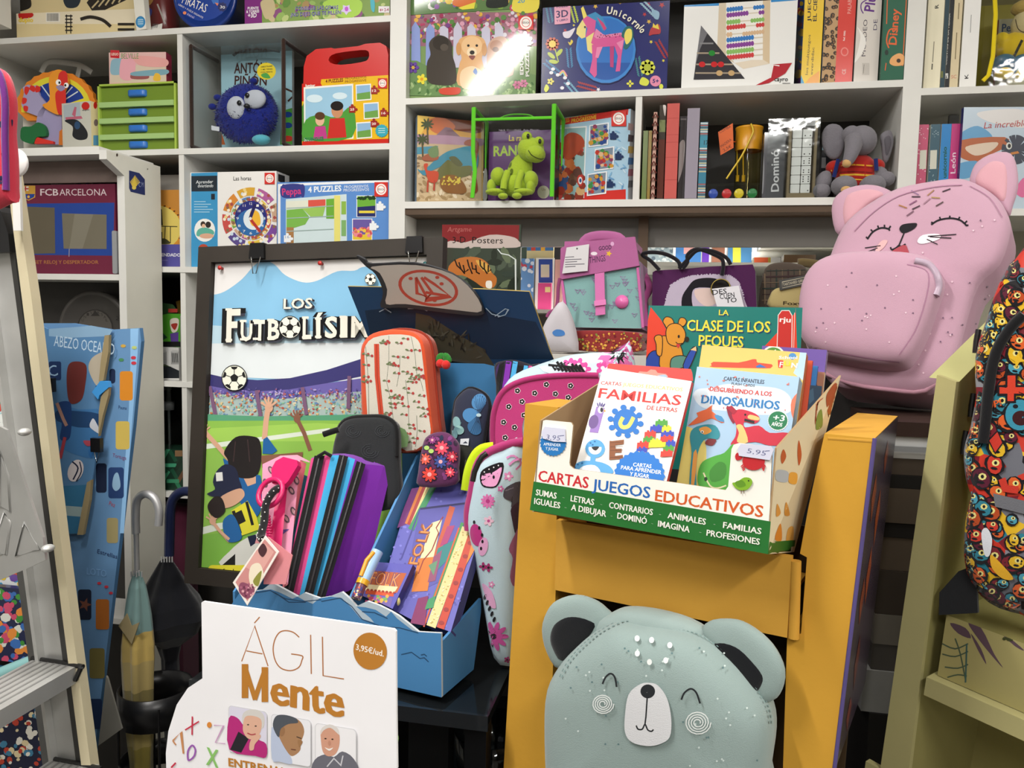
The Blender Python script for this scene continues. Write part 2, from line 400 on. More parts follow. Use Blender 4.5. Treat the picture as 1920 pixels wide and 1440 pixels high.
def film(mb, fr, w, d, h, c='#f3f6f6', y0=-.002):
    A = [fr(x, y, z) for z in (.001, h) for x, y in ((-w / 2, d), (-w / 2, y0), (w / 2, y0), (w / 2, d))]
    mb.add(A, [(0, 1, 5, 4), (1, 2, 6, 5), (2, 3, 7, 6), (4, 5, 6, 7)], m(c, 'K'))
def seal(S, x0, y0, x1, y1, v):                   # the red maker's square with its round stamp
    S.vw(v).rect(x0, y0, x1, y1, '#d2352f'); cx, cy, r = (x0 + x1) / 2, (y0 + y1) / 2, (x1 - x0) * .4
    S.ell(cx, cy, r, r * 1.05, '#f6efe8'); S.ell(cx, cy, r * .72, r * .76, '#d2352f'); S.ell(cx, cy, r * .62, r * .66, '#f6efe8')
    S.text('EDUCA', (cx - r * .58, cy + r * .16), (cx + r * .58, cy + r * .16), r * .34, '#222', .02)
def piece(S, x, y, r, c):                          # a jigsaw piece
    S.rect(x - r, y - r, x + r, y + r, c); S.ell(x + r * 1.25, y, r * .45, r * .45, c, 0, 10); S.ell(x, y - r * 1.25, r * .45, r * .45, c, 0, 10)
# ---------------------------------------------------------------- the room
def struct(name, a, b, c, fin='W'):
    I = Item(name, '', '', kind='structure'); I.mb.box(ID, a[0], b[0], a[1], b[1], a[2], b[2], m(c, fin)); return I
struct('floor', (-2.9, -3.2, -.05), (2.4, 3.6, 0), '#6d6a66', 'D')
struct('ceiling', (-2.9, -3.2, 2.8), (2.4, 3.6, 2.85), '#dcdad4')
struct('wall_back', (-2.9, 3.5, 0), (2.4, 3.6, 2.8), '#cfcdc6')
struct('wall_left', (-3.0, -3.2, 0), (-2.9, 3.6, 2.8), '#cfcdc6')
struct('wall_right', (2.4, -3.2, 0), (2.5, 3.6, 2.8), '#cfcdc6')
struct('wall_front', (-2.9, -3.3, 0), (2.4, -3.2, 2.8), '#b9b6ae')

WH = m('#dddcd6', 'W'); WD = m('#cfcdc8', 'W'); BRN = m('#5a4838', 'D')
YF, YB = 2.0, 2.32
LZ = [2.248, 1.918, 1.587, 1.257, .93, .06]; CZ = [2.033, 1.764]
T = .016
# left bookcase: a grid of 33 cm cells
I = Item('bookcase', 'tall white bookcase with toys and puzzles left of the central post', 'bookcase')
for z in LZ + [2.58]: I.part('shelf_board').box(ID, -2.05, -.747, YF, YB - .01, z - T, z, WH)
I.part('side_panel').box(ID, -2.07, -2.05, YF, YB, 0, 2.62, WH)
I.part('side_panel').box(ID, -.747, -.702, YF, YB, 0, 2.62, WH)
for a, b in zip(LZ[1:-1], LZ[:-2]): I.part('divider').box(ID, -1.376, -1.36, YF + .002, YB - .01, a, b - T, WH)
I.part('back_panel').box(ID, -2.05, -.747, YB - .01, YB, 0, 2.6, m('#5f5c57', 'W'))  # colour darkened to carry the shade inside the cells
# central bookcase: two full rows, then an open bay
I = Item('bookcase', 'white bookcase in the middle with puzzles above an open bay', 'bookcase')
I.part('shelf_board').box(ID, -.702, .518, YF, YB - .01, CZ[0] - T, CZ[0], WH)
b = I.part('shelf_board', label='white shelf board with a brown lower edge'); b.box(ID, -.702, .518, YF, YB - .01, CZ[1] - .018, CZ[1], WH); b.box(ID, -.702, .518, YF + .004, YB - .01, CZ[1] - .034, CZ[1] - .018, BRN)
I.part('shelf_board').box(ID, -.702, .518, YF, YB - .01, 2.36, 2.376, WH)
I.part('divider').box(ID, -.1, -.084, YF + .002, YB - .01, CZ[1], CZ[0] - T, WH)
I.part('side_panel').box(ID, .518, .558, YF, YB, 0, 2.62, WH)
I.part('back_panel').box(ID, -.702, .518, YB - .01, YB, CZ[1] - .034, 2.6, m('#3f3d3a', 'W'))  # near black: shade of the deep cells put into the colour
I.part('fascia').box(ID, -.702, .518, YF + .1, YF + .115, 1.655, CZ[1] - .034, m('#77746f', 'G'))
I.part('mullion', label='brown wooden upright in the open bay').box(ID, -.085, -.06, YF + .06, YF + .09, 1.3865, CZ[1] - .034, BRN)
# right bookcase
I = Item('bookcase', 'white bookcase of books to the right of the post, cut by the frame', 'bookcase')
for z in (2.36, 2.012, 1.734): I.part('shelf_board').box(ID, .558, 1.5, YF, YB - .01, z - T, z, WH)
I.part('side_panel').box(ID, 1.5, 1.52, YF, YB, 0, 2.62, WH)
I.part('back_panel').box(ID, .558, 1.5, YB - .01, YB, 0, 2.6, m('#a39f8c', 'W'))

# white display cabinet standing out below the left bookcase
I = Item('display_cabinet', 'white open cabinet with a slanted-top side panel holding the maroon clock box', 'cabinet')
sp = I.part('side_panel')
zt, zc = 1.868, 1.815
o = [(1.845, .02), (1.995, .02), (1.995, 1.868), (1.78, 1.868), (1.78, 1.845), (1.845, zc)]
fr = Fr((-1.452, 0, 0), (0, 0, 90)); sp.prism(fr, [(a, b) for a, b in o], -.022, 0, m('#dedccf', 'W'), WH)
I.part('cap_board').box(ID, -2.1, -1.452, 1.78, 1.995, 1.858, 1.878, WH)
I.part('fascia', label='grey-brown board under the cap').box(ID, -2.1, -1.453, 1.85, 1.86, 1.80, 1.857, m('#7a6a64', 'D'))
for z in (1.555, 1.1, .6): I.part('shelf_board').box(ID, -2.1, -1.453, 1.846, 1.995, z - T, z, WH)
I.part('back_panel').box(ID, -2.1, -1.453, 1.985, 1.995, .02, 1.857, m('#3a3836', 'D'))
I.part('side_panel').box(ID, -2.11, -2.09, 1.845, 1.995, .02, 1.857, WH)
st = I.part('scallop_sticker', label='dark blue sticker with a yellow scallop shell')
f2 = Fr((-1.4297, 1.84, 0), (0, 0, 90)); S = Sheet(st, f2, 0, 'P', v='Z6', st=6e-5)
S.poly([(968, 158), (1045, 178), (1086, 225), (1088, 344), (980, 318), (968, 290)], '#1d2a63')
for a in range(-5, 6): S.line([(1003, 298), (1012 + a * 7, 195 + abs(a) * 9)], 5, '#e8c94a'); S.k -= .8
S.ell(1005, 288, 16, 14, '#ecd25a')
for i, x in enumerate((1040, 1062)): S.text('M' if i else 'C', (x, 280), (x + 14, 283), 34, '#9aa4c8')
for q in ((878, 42, 7, 12, '#4a3a30'), (1107, 148, 5, 6, '#8a8478')): b = I.part('screw'); Sheet(b, f2, 0, 'D', v='Z6').ell(*q)
# the glass table in the middle
I = Item('glass_table', 'dark glass-topped display table under the blue cardboard tray', 'table')
I.part('table_top').box(ID, -.655, -.215, .965, 1.44, .916, .928, m('#15181a', 'S'))
I.part('lower_shelf').box(ID, -.655, -.215, 1.0, 1.44, .70, .715, m('#101214', 'S'))
for x, y in ((-.63, .99), (-.235, .99), (-.63, 1.42), (-.235, 1.42)): I.part('leg').box(ID, x - .015, x + .015, y - .015, y + .015, 0, .916, m('#17181a', 'M'))
I.part('lip').box(ID, -.655, -.215, .96, .965, .908, .929, m('#1c1f22', 'S'))

cn = Item('low_counter', 'black counter under the white brain-training stand', 'counter'); cn.part('counter_top').box(ID, -.66, -.12, .62, .93, .73, .75, m('#1a1a1c', 'L')); cn.part('cabinet').box(ID, -.64, -.14, .64, .92, 0, .729, m('#1c1c1e', 'L'))
bd = Item('bay_counter', 'pale counter board across the open bay behind the bags', 'counter'); bd.part('board').box(ID, -.70, .516, 1.585, 2.3, 1.365, 1.385, m('#c9c6be', 'W')); bd.part('front_panel').box(ID, -.70, .516, 1.6, 1.615, .0, 1.364, m('#2c2a29', 'D'))
# ---------------------------------------------------------------- left bookcase, top row
z = LZ[0]
c0 = onY(20, 54, 1.995)
I = Item('wall_cabinet', 'white wall cabinet corner at the upper left edge of the photo', 'cabinet')
I.mb.box(ID, -2.3, c0.x, 1.8, 1.998, c0.z, 2.62, WH)
I, S = carton('train_track_box', 'cream toy box with a printed train track, lying under another train box', 'toy box', 32, 255, 21, z, 2.03, 2.05, .2, '#e6d3a0', '#d9c48e', 'P', 'train track boxes')
S.vw('Z1').rect(120, 60, 1010, 180, '#efe3c6'); S.rect(345, 95, 450, 165, '#f4efe2')
for i in range(14): S.rect(352 + i * 6.4, 100, 355 + i * 6.4, 158, '#3a3632')
S.ell(195, 112, 58, 26, '#c8221d'); S.ell(165, 125, 25, 18, '#c8221d'); S.text('duplo', (140, 165), (250, 165), 34, '#f4d335', .03)
for x in (500, 532): S.line([(x, 110), (x, 252)], 7, '#211c18')
for y in (120, 145, 170, 200, 228): S.line([(490, y), (545, y)], 9, '#211c18')
S.line([(605, 145), (680, 128), (770, 150), (832, 200)], 24, '#2a241e', n=4)
for y in (182, 222): S.line([(885, y), (1010, y)], 18, '#2a241e')
B0 = I
fr = Fr(B0.fr(0, 0, B0.h + .0005), M=B0.fr.M)
I = Item('train_set_box', 'cream toy box printed with dark locomotives, on top of the track box', 'toy box', 'train track boxes')
I.mb.box(fr, -B0.w / 2 + .005, B0.w / 2 - .01, .01, .19, 0, .09, m('#e2cf9d', 'P'))
S = Sheet(I.mb, fr, .01, v='Z1'); S.clip = (-B0.w / 2 + .005, .0005, B0.w / 2 - .01, .09); S.sm([(140, 75), (150, -30), (215, -40), (235, 45), (180, 78)], '#2b2722'); S.sm([(500, 55), (480, -20), (600, -25), (580, 50)], '#26303c')
S.poly([(650, 20), (700, 95), (760, 88), (990, -20), (940, -60), (700, -50)], '#2a241e')
for i in range(5): S.line([(690 + i * 50, 60 - i * 10), (740 + i * 46, 5 - i * 12)], 12, '#cbb98c')
fr = Fr(onY(265, 56, 2.003) * 1, (0, -5, 0)); fr.o.z = z + .0025
I = Item('white_game_box', 'narrow white box with a round blue sticker leaning before the train boxes', 'box')
I.mb.box(fr, -.016, .016, 0, .022, 0, .14, m('#e9e6da', 'P')); S = Sheet(I.mb, fr, 0, v='Z1'); S.ell(1054, 165, 36, 44, '#2b7fb8'); S.ell(1054, 165, 28, 34, '#4b9acb')
for y in (150, 165, 180): S.line([(1034, y), (1074, y - 2)], 5, '#dbe9f2')
fr, w = shelf(284, 326, z, 2.12)
I = Item('toy_pouch', 'dark red toy bag slumped beside the round blue tin', 'toy bag')
I.mb.puff(fr, smooth([(-w / 2, .013), (w / 2, .013), (w / 2 + .006, .1), (w * .3, .17), (-w * .3, .18), (-w / 2, .1)]), .04, .04, m('#6b2c2c', 'G')); S = Sheet(I.mb, bvh=I.mb.bvh(), v='Z1')
S.sm([(1110, 60), (1140, 75), (1130, 120), (1105, 110)], '#3a3f92'); S.sm([(1085, 0), (1150, -10), (1120, 40)], '#b98a4a'); S.line([(1180, 30), (1240, 180)], 12, '#a9a29b')
I = Item('price_ticket', 'small white price ticket lying before the dark red toy bag', 'ticket')
fr, w = shelf(281, 304, z, 2.025); fr = fr.sub(0, 0, .0008, (-25, -12, 0)); I.mb.box(fr, -.018, .018, 0, .0012, 0, .028, m('#d9d8d2', 'P'))
S = Sheet(I.mb, fr, 0, v='Z1'); [S.line([(1150 + i * 9, 178), (1140 + i * 9, 208)], 4, '#555') for i in range(5)]
# round tin
r = .091; cc = onY(384, -16, 2.03); fr = Fr((cc.x, 2.03, z + r + .001), (-90, 0, 8))
I = Item('round_tin', 'round dark blue puzzle tin standing on its edge on the top shelf', 'tin')
I.mb.lathe(fr, [(.001, 0), (r - .01, 0), (r - .01, -.003), (r - .002, -.003), (r, 0), (r, .012), (r - .003, .014), (r - .003, .1), (.001, .1)], m('#17357f', 'G'), 40)
f2 = Fr((cc.x, 2.0299, z), (0, 0, 8)); S = Sheet(I.mb, f2, 0, 'G', v='Z1')
S.ell(1520, -68, 222, 225, '#1c3f96'); S.text('PIRATAS', (1362, 22), (1540, 95), 66, '#f1eee6'); S.text('LIBRO + PUZLE GIGANTE', (1336, 38), (1520, 140), 14, '#e8e6df')
S.ell(1385, 97, 13, 12, '#e88b5a'); S.text('sassi', (1402, 110), (1452, 140), 20, '#c9c4e0'); S.star(1668, 52, 38, 30, 9, '#2a2f63'); S.text('30', (1650, 62), (1686, 66), 22, '#fff')
S.poly([(1585, 0), (1640, -5), (1640, 25), (1600, 30)], '#3f74c4'); S.poly([(1612, 20), (1640, 25), (1630, 45)], '#e58a66')
I, S = carton('board_game_box', 'purple and green gem board game box at the end of the top shelf', 'board game', 459, 731, -60, z, 2.02, 2.02, .2, '#7d9a4b', '#6c1d6a', 'P')
S.vw('Z2').rect(470, -240, 605, 185, '#7b1f78'); S.scat(608, -100, 1560, 155, 90, ['#5f8a3a', '#93b35c', '#a68a55', '#4d6b33', '#b9c77f', '#8a4b7c', '#c8b98d'], 14, 42, .7)
S.sm([(600, 10), (690, 0), (700, 100), (640, 145), (605, 80)], '#c7b78c'); S.sm([(1060, 30), (1200, -20), (1350, 10), (1330, 110), (1200, 130)], '#a7cf4e')
for i, (t, x0, x1, h) in enumerate((('PUENTE', 498, 580, 20), ('& TORRES', 488, 585, 20), ('+3D', 500, 566, 34))): S.text(t, (x0, (72, 98, 132)[i]), (x1, (70, 94, 130)[i]), h, '#f0e6ee', .03)
for t, p0, p1 in (('CONSIGUE LAS GEMAS', (855, 80), (1178, 70)), ('¡NO DEJES QUE TE PILLEN!', (822, 126), (1205, 106))): S.text(t, p0, p1, 30, '#f4f0f4', .09); S.text(t, p0, p1, 30, '#4a3a92', .02)
S.star(1238, 72, 42, 26, 5, '#d9c9ee', .3); S.ell(1240, 68, 14, 18, '#c05ad0'); S.sm([(1420, -10), (1450, 10), (1448, 90), (1425, 70)], '#49b0c0'); S.rect(1480, 48, 1562, 96, '#e8e2e6')
S.text('4+ 2-4', (1488, 88), (1556, 84), 24, '#a52a50', .02)

# ---------------------------------------------------------------- left bookcase, second row
z = LZ[1]
I = Item('carrier_bag', 'clear plastic bag with a pale grey handle standing behind the turkey puzzle', 'bag')
fr, w = shelf(78, 172, z, 2.13, 2.15); film(I.mb, fr, w, .06, .19, '#d9d9d4')
h = I.part('handle'); q = [fr(x, .0, zz) for x, zz in smooth(trace(fr, 'Z1', [(310, 545), (345, 480), (400, 462), (520, 475), (610, 495), (690, 545)]), 4, False)]; h.tube(q, .009, m('#b9b8b2', 'L'), flat=(fr.M.col[1], .002))
h.tube([fr(*[(a, 0, b) for a, b in trace(fr, 'Z1', [p])][0]) for p in ((600, 492), (570, 620))], .008, m('#b9b8b2', 'L'), flat=(fr.M.col[1], .002))
fr, w = shelf(45, 120, z, 2.09, 2.1); I = Item('white_box', 'plain white box behind the turkey puzzle', 'box'); I.mb.box(fr, -w / 2, w / 2, 0, .03, 0, .178, m('#dedbd0', 'P'))
fr, w = shelf(30, 165, z, 2.055, 2.075)
I = Item('turkey_puzzle', 'bright wooden turkey puzzle with fanned yellow and blue tail', 'puzzle')
zs = [(1090, 1.0)]
pk = lambda pts: trace(fr, 'Z1', pts)
tail = I.part('tail'); o = []
for i in range(27):
    a = R(188 - i * 7.2); k = 1 + .035 * (i % 2); o.append((420 + 290 * k * cos(a), 800 - 262 * k * sin(a)))
o += [(640, 760), (420, 900), (205, 905)]
tail.prism(fr, pk(o), .0, .014, m('#e88a2a', 'P')); S = Sheet(tail, fr, 0, v='Z1')
fan = lambda r0, a0, a1, n=14: [(420 + r0 * cos(R(a)), 815 - r0 * .93 * sin(R(a))) for a in [a0 + (a1 - a0) * i / n for i in range(n + 1)]]
S.poly(fan(262, 186, 0) + [(420, 880)], '#e8dc3a'); S.poly(fan(215, 180, 92) + [(400, 780)], '#1f3f97'); S.poly(fan(225, 70, 22) + [(470, 790)], '#1f3f97')
for a in (120, 40, 55): S.line([(420, 790), (420 + 215 * cos(R(a)), 815 - 200 * sin(R(a)))], 9, '#d9e4e8')
wing = I.part('wing'); wing.prism(fr, pk([(195, 700), (185, 660), (225, 640), (255, 650), (290, 645), (310, 720), (370, 790), (330, 890), (200, 840), (175, 790)]), -.008, -.0005, m('#a8a0c4', 'P')); S = Sheet(wing, fr, -.008, v='Z1')
for p in ([(182, 690), (190, 650), (222, 662), (200, 712)], [(222, 670), (232, 640), (262, 652), (258, 690)], [(266, 690), (270, 643), (302, 655), (298, 685)], [(168, 780), (170, 735), (200, 740), (196, 770)], [(180, 830), (178, 795), (210, 800), (205, 835)]): S.sm(p, '#d8302a')
body = I.part('body'); body.prism(fr, pk([(285, 925), (300, 850), (340, 800), (475, 830), (478, 1088), (285, 1088)]), -.008, -.0005, m('#a39bc2', 'P'))
Sheet(body, fr, -.008, v='Z1').poly([(440, 1088), (445, 985), (476, 960), (476, 1088)], '#d87a2a')
hd = I.part('head'); hd.prism(fr, pk(smooth([(345, 800), (400, 760), (395, 600), (440, 540), (500, 545), (540, 620), (500, 720), (480, 860), (420, 855)], 3)), -.016, -.0085, m('#ef9a2c', 'P')); S = Sheet(hd, fr, -.016, v='Z1')
S.sm([(440, 560), (475, 530), (505, 560), (500, 660), (440, 650)], '#d8302a'); S.sm([(420, 690), (490, 680), (485, 840), (440, 855), (420, 780)], '#d8302a'); S.ell(438, 618, 20, 22, '#fff'); S.ell(497, 640, 18, 20, '#fff'); S.ell(446, 620, 8, 10, '#222'); S.ell(490, 640, 8, 10, '#222'); S.sm([(420, 650), (460, 640), (490, 660), (455, 685)], '#9b8fb4')
lf = I.part('leaf'); lf.prism(fr, pk(smooth([(190, 1010), (205, 965), (270, 960), (320, 930), (370, 960), (380, 1030), (310, 1040), (280, 1088), (200, 1065)], 3)), -.02, -.009, m('#1f6b3a', 'P'))
ft = I.part('foot'); ft.prism(fr, pk([(300, 1035), (350, 1050), (430, 1070), (430, 1088), (290, 1088)]), -.018, -.009, m('#d9342a', 'P'))
I, S = carton('helicopter_box', 'small cream toy box with a black helicopter beside the turkey puzzle', 'toy box', 118, 172, 191, z, 2.015, 2.0, .05, '#c9c8bc', '#e6d6a6', 'P', pm=150)
S.vw('Z1').poly([(475, 790), (600, 765), (605, 900), (480, 900)], '#aeb9bf'); S.ell(642, 795, 30, 30, '#c8221d'); S.text('duplo', (617, 832), (670, 828), 14, '#333', .02)
for p in ([(490, 880), (610, 870), (620, 890), (495, 900)], [(540, 860), (560, 800), (575, 805), (565, 880)]): S.poly(p, '#c0657a')
S.sm([(485, 905), (560, 895), (610, 925), (655, 990), (650, 1040), (590, 1050), (545, 1020), (545, 950)], '#1e2026'); S.ell(580, 940, 22, 30, '#2c4d73')
R2 = I.fr.right(I.w); S = Sheet(I.mb, R2, 0, v='Z1'); S.ell(715, 790, 14, 26, '#c8221d'); S.ell(720, 920, 16, 26, '#7d6a6a'); S.rect(700, 1015, 740, 1090, '#5b9ac4')
# green drawers
fr, w = shelf(185, 331, z, 2.005, 2.005); h = fr.uv(260, 155)[1]
I = Item('drawer_chest', 'small green four-drawer box with blue pull tabs', 'drawer box')
G1, G2, G3 = m('#a5bf4e', 'L'), m('#6f8a2c', 'L'), m('#9fc07a', 'L')
cs = I.part('case'); cs.box(fr, -w / 2, -w / 2 + .006, 0, .2, 0, h, G1); cs.box(fr, w / 2 - .006, w / 2, 0, .2, 0, h, G1); cs.box(fr, -w / 2, w / 2, 0, .2, h - .005, h, G1); cs.box(fr, -w / 2, w / 2, .195, .2, 0, h, G2)
hh = (h - .005) / 4
for i in range(4):
    z0 = i * hh; rl = I.part('rail'); 
    if i < 3: rl.box(fr, -w / 2 + .006, w / 2 - .006, -.003, .19, z0 + hh * .66, z0 + hh * .98, G3)
    else: rl.box(fr, -w / 2 + .006, w / 2 - .006, .02, .19, z0 + hh * .93, z0 + hh * .98, G3)
    d = I.part('drawer'); d.box(fr, -w / 2 + .007, w / 2 - .007, .008, .19, z0 + .001, z0 + hh * (.64 if i < 3 else .92), G2)
    t = I.part('pull_tab', d); zc = z0 + hh * (.34 if i < 3 else .5); t.puff(fr, rrect(-.029, zc - .010, .029, zc + .010, .005), .012, 0, m('#2f6fc0', 'L'), y0=.0075, rings=4)
f2 = Fr(fr(0, .03, h + .0006), (0, 0, 6))
I = Item('small_brick_box', 'pink picture box of building bricks on top of the green drawers', 'toy box')
I.mb.box(f2, f2.uv(205, 152)[0], f2.uv(312, 152)[0], .0, .03, 0, f2.uv(258, 98)[1], m('#e3b9b4', 'G'), m('#b03a5a', 'P')); S = Sheet(I.mb, f2, 0, 'G', v='Z1')
S.poly([(828, 480), (1245, 500), (1245, 610), (828, 620)], '#d9c7b2'); S.poly([(828, 375), (895, 378), (895, 438), (828, 432)], '#c8323a'); S.text('LEGO', (836, 415), (888, 416), 20, '#f4e9d8', .04)
S.sm([(830, 480), (860, 440), (980, 450), (960, 540), (840, 560)], '#8fb4c4'); S.sm([(900, 580), (920, 420), (1010, 430), (1000, 590)], '#e9a9b4'); S.sm([(985, 590), (1000, 540), (1100, 545), (1110, 590)], '#9a5a5a'); S.sm([(1000, 540), (1240, 520), (1240, 560), (1010, 570)], '#7fa9b8')
S.sm([(1150, 600), (1165, 550), (1200, 560), (1200, 605)], '#e8b944'); S.sm([(1010, 420), (1240, 440), (1240, 500), (1050, 490)], '#e7a7a3'); S.text('BELVILLE', (910, 440), (1040, 440), 42, '#6a9a5a', .0)
# clear bag with plush
fr, w = shelf(360, 532, z, 2.015, 2.01)
BK = m('#37261f', 'F')
I = Item('picture_book', 'light blue picture book inside the brown-edged clear bag', 'book')
f2, w2 = shelf(416, 548, z + .003, 2.13, 2.125); hb = .294
I.mb.box(f2, -w2 / 2, w2 / 2, 0, .012, 0, hb, m('#a9d2df', 'G'), m('#d9e4e2', 'P')); S = Sheet(I.mb, f2, 0, 'G', v='Z2'); S.clip = (-w2 / 2, 0, w2 / 2, hb)
S.poly([(160, 1000), (175, 690), (235, 640), (270, 670), (240, 830), (300, 1000)], '#4e9a3e'); S.poly([(160, 1085), (160, 1010), (300, 990), (330, 1085)], '#cf6a35'); S.poly([(740, 1085), (760, 830), (865, 800), (865, 1085)], '#4e9a3e')
S.text('ANTÓN', (395, 550), (640, 545), 80, '#4a2422', .02, up=(0, -1)); S.text('PIÑÓN', (398, 635), (640, 640), 70, '#4a2422', .02, up=(0, -1)); S.line([(770, 660), (860, 700), (800, 760)], 14, '#4a2c22'); S.ell(235, 600, 60, 40, '#c9dde2'); S.ell(800, 1040, 40, 22, '#c0392b')
S.ells([(250, 735), (235, 800), (800, 860), (800, 940)], 32, 22, '#1e3f86')
I = Item('plush_monster', 'fluffy dark blue toy with big white eyes inside the clear bag', 'plush toy')
U1 = m('#1d2a86', 'U'); cc = onY(462, 213, 2.068); bd = I.part('body'); bd.ell(cc, .096, .038, .083, U1); fur(bd, cc, .096, .038, .083, 1700, .006, U1); c2 = cc + V((-.01, 0, .0))
fur(bd, cc + V((0, -.004, -.025)), .085, .053, .055, 500, .007, m('#2a1c5a', 'U'))
for (x, y, sx) in ((408, 183, 1), (398, 200, 0), (475, 152, 1)):
    e = I.part('antenna'); p = onY(x, y, 2.06); e.ell(p, .012, .009, .009, U1)
    if sx: e.tube([p, cc.lerp(p, .75), cc.lerp(p, .6)], .006, U1)
for x, y, rx, rz, k in ((443, 202, .029, .032, (-.2, .35)), (478, 186, .034, .026, (-.55, .0))):
    e = I.part('eye'); p = onY(x, y, 2.034); e.ell(p, rx, .012, rz, m('#c9cbd6', 'F')); q = I.part('pupil', e); q.ell(p + V((rx * (.55 if x < 450 else -.5), -.012, rz * .3)), .007, .004, .007, m('#0b0b10', 'L'))
b = I.part('beak'); b.ell(onY(463, 199, 2.02), .009, .008, .007, m('#16161c', 'L'))
b = I.part('belly_patch'); b.ell(onY(490, 262, 2.045), .027, .02, .014, m('#5fb6c9', 'U'))
b = I.part('tag'); f3 = Fr(onY(404, 241, 2.03), (0, 8, 0)); b.box(f3, -.011, .011, 0, .001, -.006, .006, m('#d9dbe2', 'P'))
I = Item('clear_gift_bag', 'clear plastic bag edged in dark brown holding a book and a blue plush', 'gift bag')
hb = min(.302, fr.uv(450, 86)[1]); f = I.part('film'); d = .13
film(f, fr, w, d, hb, y0=-.006)
for x in (-w / 2, w / 2):
    for a, b in (((0, 0), (0, hb)), ((0, hb), (d, hb)), ((0, 0), (d, 0))): I.part('piping').tube([fr(x, a[0], a[1] + .008), fr(x, b[0], b[1] + .008)], .0058, BK, 6)
hd = I.part('handle'); hd.tube([fr(-.06, .08, hb + .004), fr(-.05, .08, hb + .012), fr(.0, .07, hb + .014), fr(.06, .07, hb + .01), fr(.09, .07, hb + .004)], .006, BK, flat=((0, 0, 1), .003))
st = I.part('round_sticker', label='round yellow sticker with a small green bird'); S = Sheet(st, fr, 0, 'P', v='Z2'); S.ell(638, 534, 71, 64, '#f0d324')
for i, t in enumerate(('AMESTRAME', 'Y ME TIENES', 'CON PEPETE')): S.text(t, (595, 508 + i * 20), (684, 500 + i * 22), 11, '#4a4a22', .02)
S.sm([(598, 560), (640, 548), (668, 585), (620, 584)], '#4ea84a')
gl = I.part('label_sticker'); Sheet(gl, fr, 0, 'P', v='Z2').poly([(225, 940), (285, 955), (285, 985), (225, 972)], '#dcdde4')
# red suitcase puzzle
fr, w = shelf(566, 731, z, 2.015, 2.005)
I = Item('puzzle_case', 'red plastic carry case with a yellow puzzle cover and handle slot', 'puzzle case')
sh = I.part('case'); o = trace(fr, 'Z2', [(905, 1083), (918, 500), (940, 420), (1010, 368), (1125, 358), (1145, 365), (1330, 345), (1380, 328), (1490, 320), (1536, 345), (1552, 410), (1554, 1066)]); o[0] = (o[0][0], .001); o[-1] = (o[-1][0], .001)
hole = smooth(trace(fr, 'Z2', [(1115, 470), (1110, 430), (1160, 400), (1300, 380), (1385, 376), (1408, 400), (1400, 445), (1350, 466), (1200, 486)]), 2)
sh.prism(fr, o, 0, .05, m('#c9241f', 'L'), hole=hole)
cv = I.part('cover', label='yellow and red printed cover with four puzzle pictures'); S = Sheet(cv, fr, 0, 'G', v='Z2', z0=3)
S.poly([(905, 628), (1045, 625), (1050, 595), (1100, 592), (1552, 563), (1554, 1066), (905, 1083)], '#e9b91d'); S.poly([(905, 628), (1045, 625), (1060, 650), (930, 760), (905, 760)], '#cf2a20'); S.poly([(905, 1083), (910, 1060), (1554, 1040), (1554, 1066)], '#c92a1d')
S.poly([(905, 800), (925, 760), (930, 1060), (905, 1060)], '#4f8a3a')
S.text('4 PUZZLES', (1082, 622), (1215, 612), 26, '#7a2418', .03); S.text('PROGRESIVOS', (1228, 598), (1388, 586), 18, '#7a2418'); S.text('PROGRESSIVE', (1228, 622), (1388, 610), 18, '#7a2418')
S.text('Junior', (928, 654), (1005, 650), 22, '#e8efe8', .03)
S.poly([(918, 655), (1290, 628), (1292, 1040), (922, 1062)], '#f4f0e6'); S.poly([(930, 668), (1280, 642), (1282, 1030), (932, 1050)], '#9cc7e0'); S.sm([(932, 1048), (934, 900), (1050, 860), (1160, 880), (1282, 800), (1282, 1030)], '#4f9a3c', 3); S.ell(1040, 900, 34, 44, '#e2b594'); S.ell(1040, 870, 38, 30, '#5a3a24'); S.poly([(990, 1045), (1005, 950), (1080, 945), (1095, 1040)], '#c0408a'); S.ell(1170, 830, 44, 56, '#c98f68'); S.ell(1168, 795, 48, 36, '#201a18'); S.poly([(1095, 1040), (1115, 890), (1225, 885), (1240, 1030)], '#c9302a'); S.ell(1000, 740, 60, 30, '#d5e8ef'); S.ell(1190, 720, 55, 26, '#d5e8ef')
for x, y in ((1308, 628), (1366, 766), (1312, 912)): S.poly([(x, y + 8), (x + 115, y), (x + 120, y + 122), (x + 4, y + 132)], '#f4f0e6'); S.poly([(x + 7, y + 16), (x + 108, y + 9), (x + 112, y + 114), (x + 10, y + 122)], '#8fb6d8'); S.poly([(x + 9, y + 75), (x + 110, y + 60), (x + 112, y + 114), (x + 10, y + 122)], '#6ea04c')
for x, y, t in ((1283, 822, '25'), (1448, 682, '12'), (1518, 850, '16'), (1446, 930, '20')): piece(S, x, y, 24, '#9c2a22'); S.text(t, (x - 16, y + 9), (x + 16, y + 7), 18, '#f0d8d0', .03)
S.star(1505, 982, 50, 44, 16, '#3aa7b8'); seal(S, 1476, 588, 1546, 664, 'Z2'); S.vw('Z2')
for i in range(3): S.line([(1480, 965 + i * 16), (1530, 963 + i * 16)], 4, '#d8eef0')
S.text('CLUBHOUSE', (925, 1060), (1068, 1050), 26, '#3a8a5a', .03)

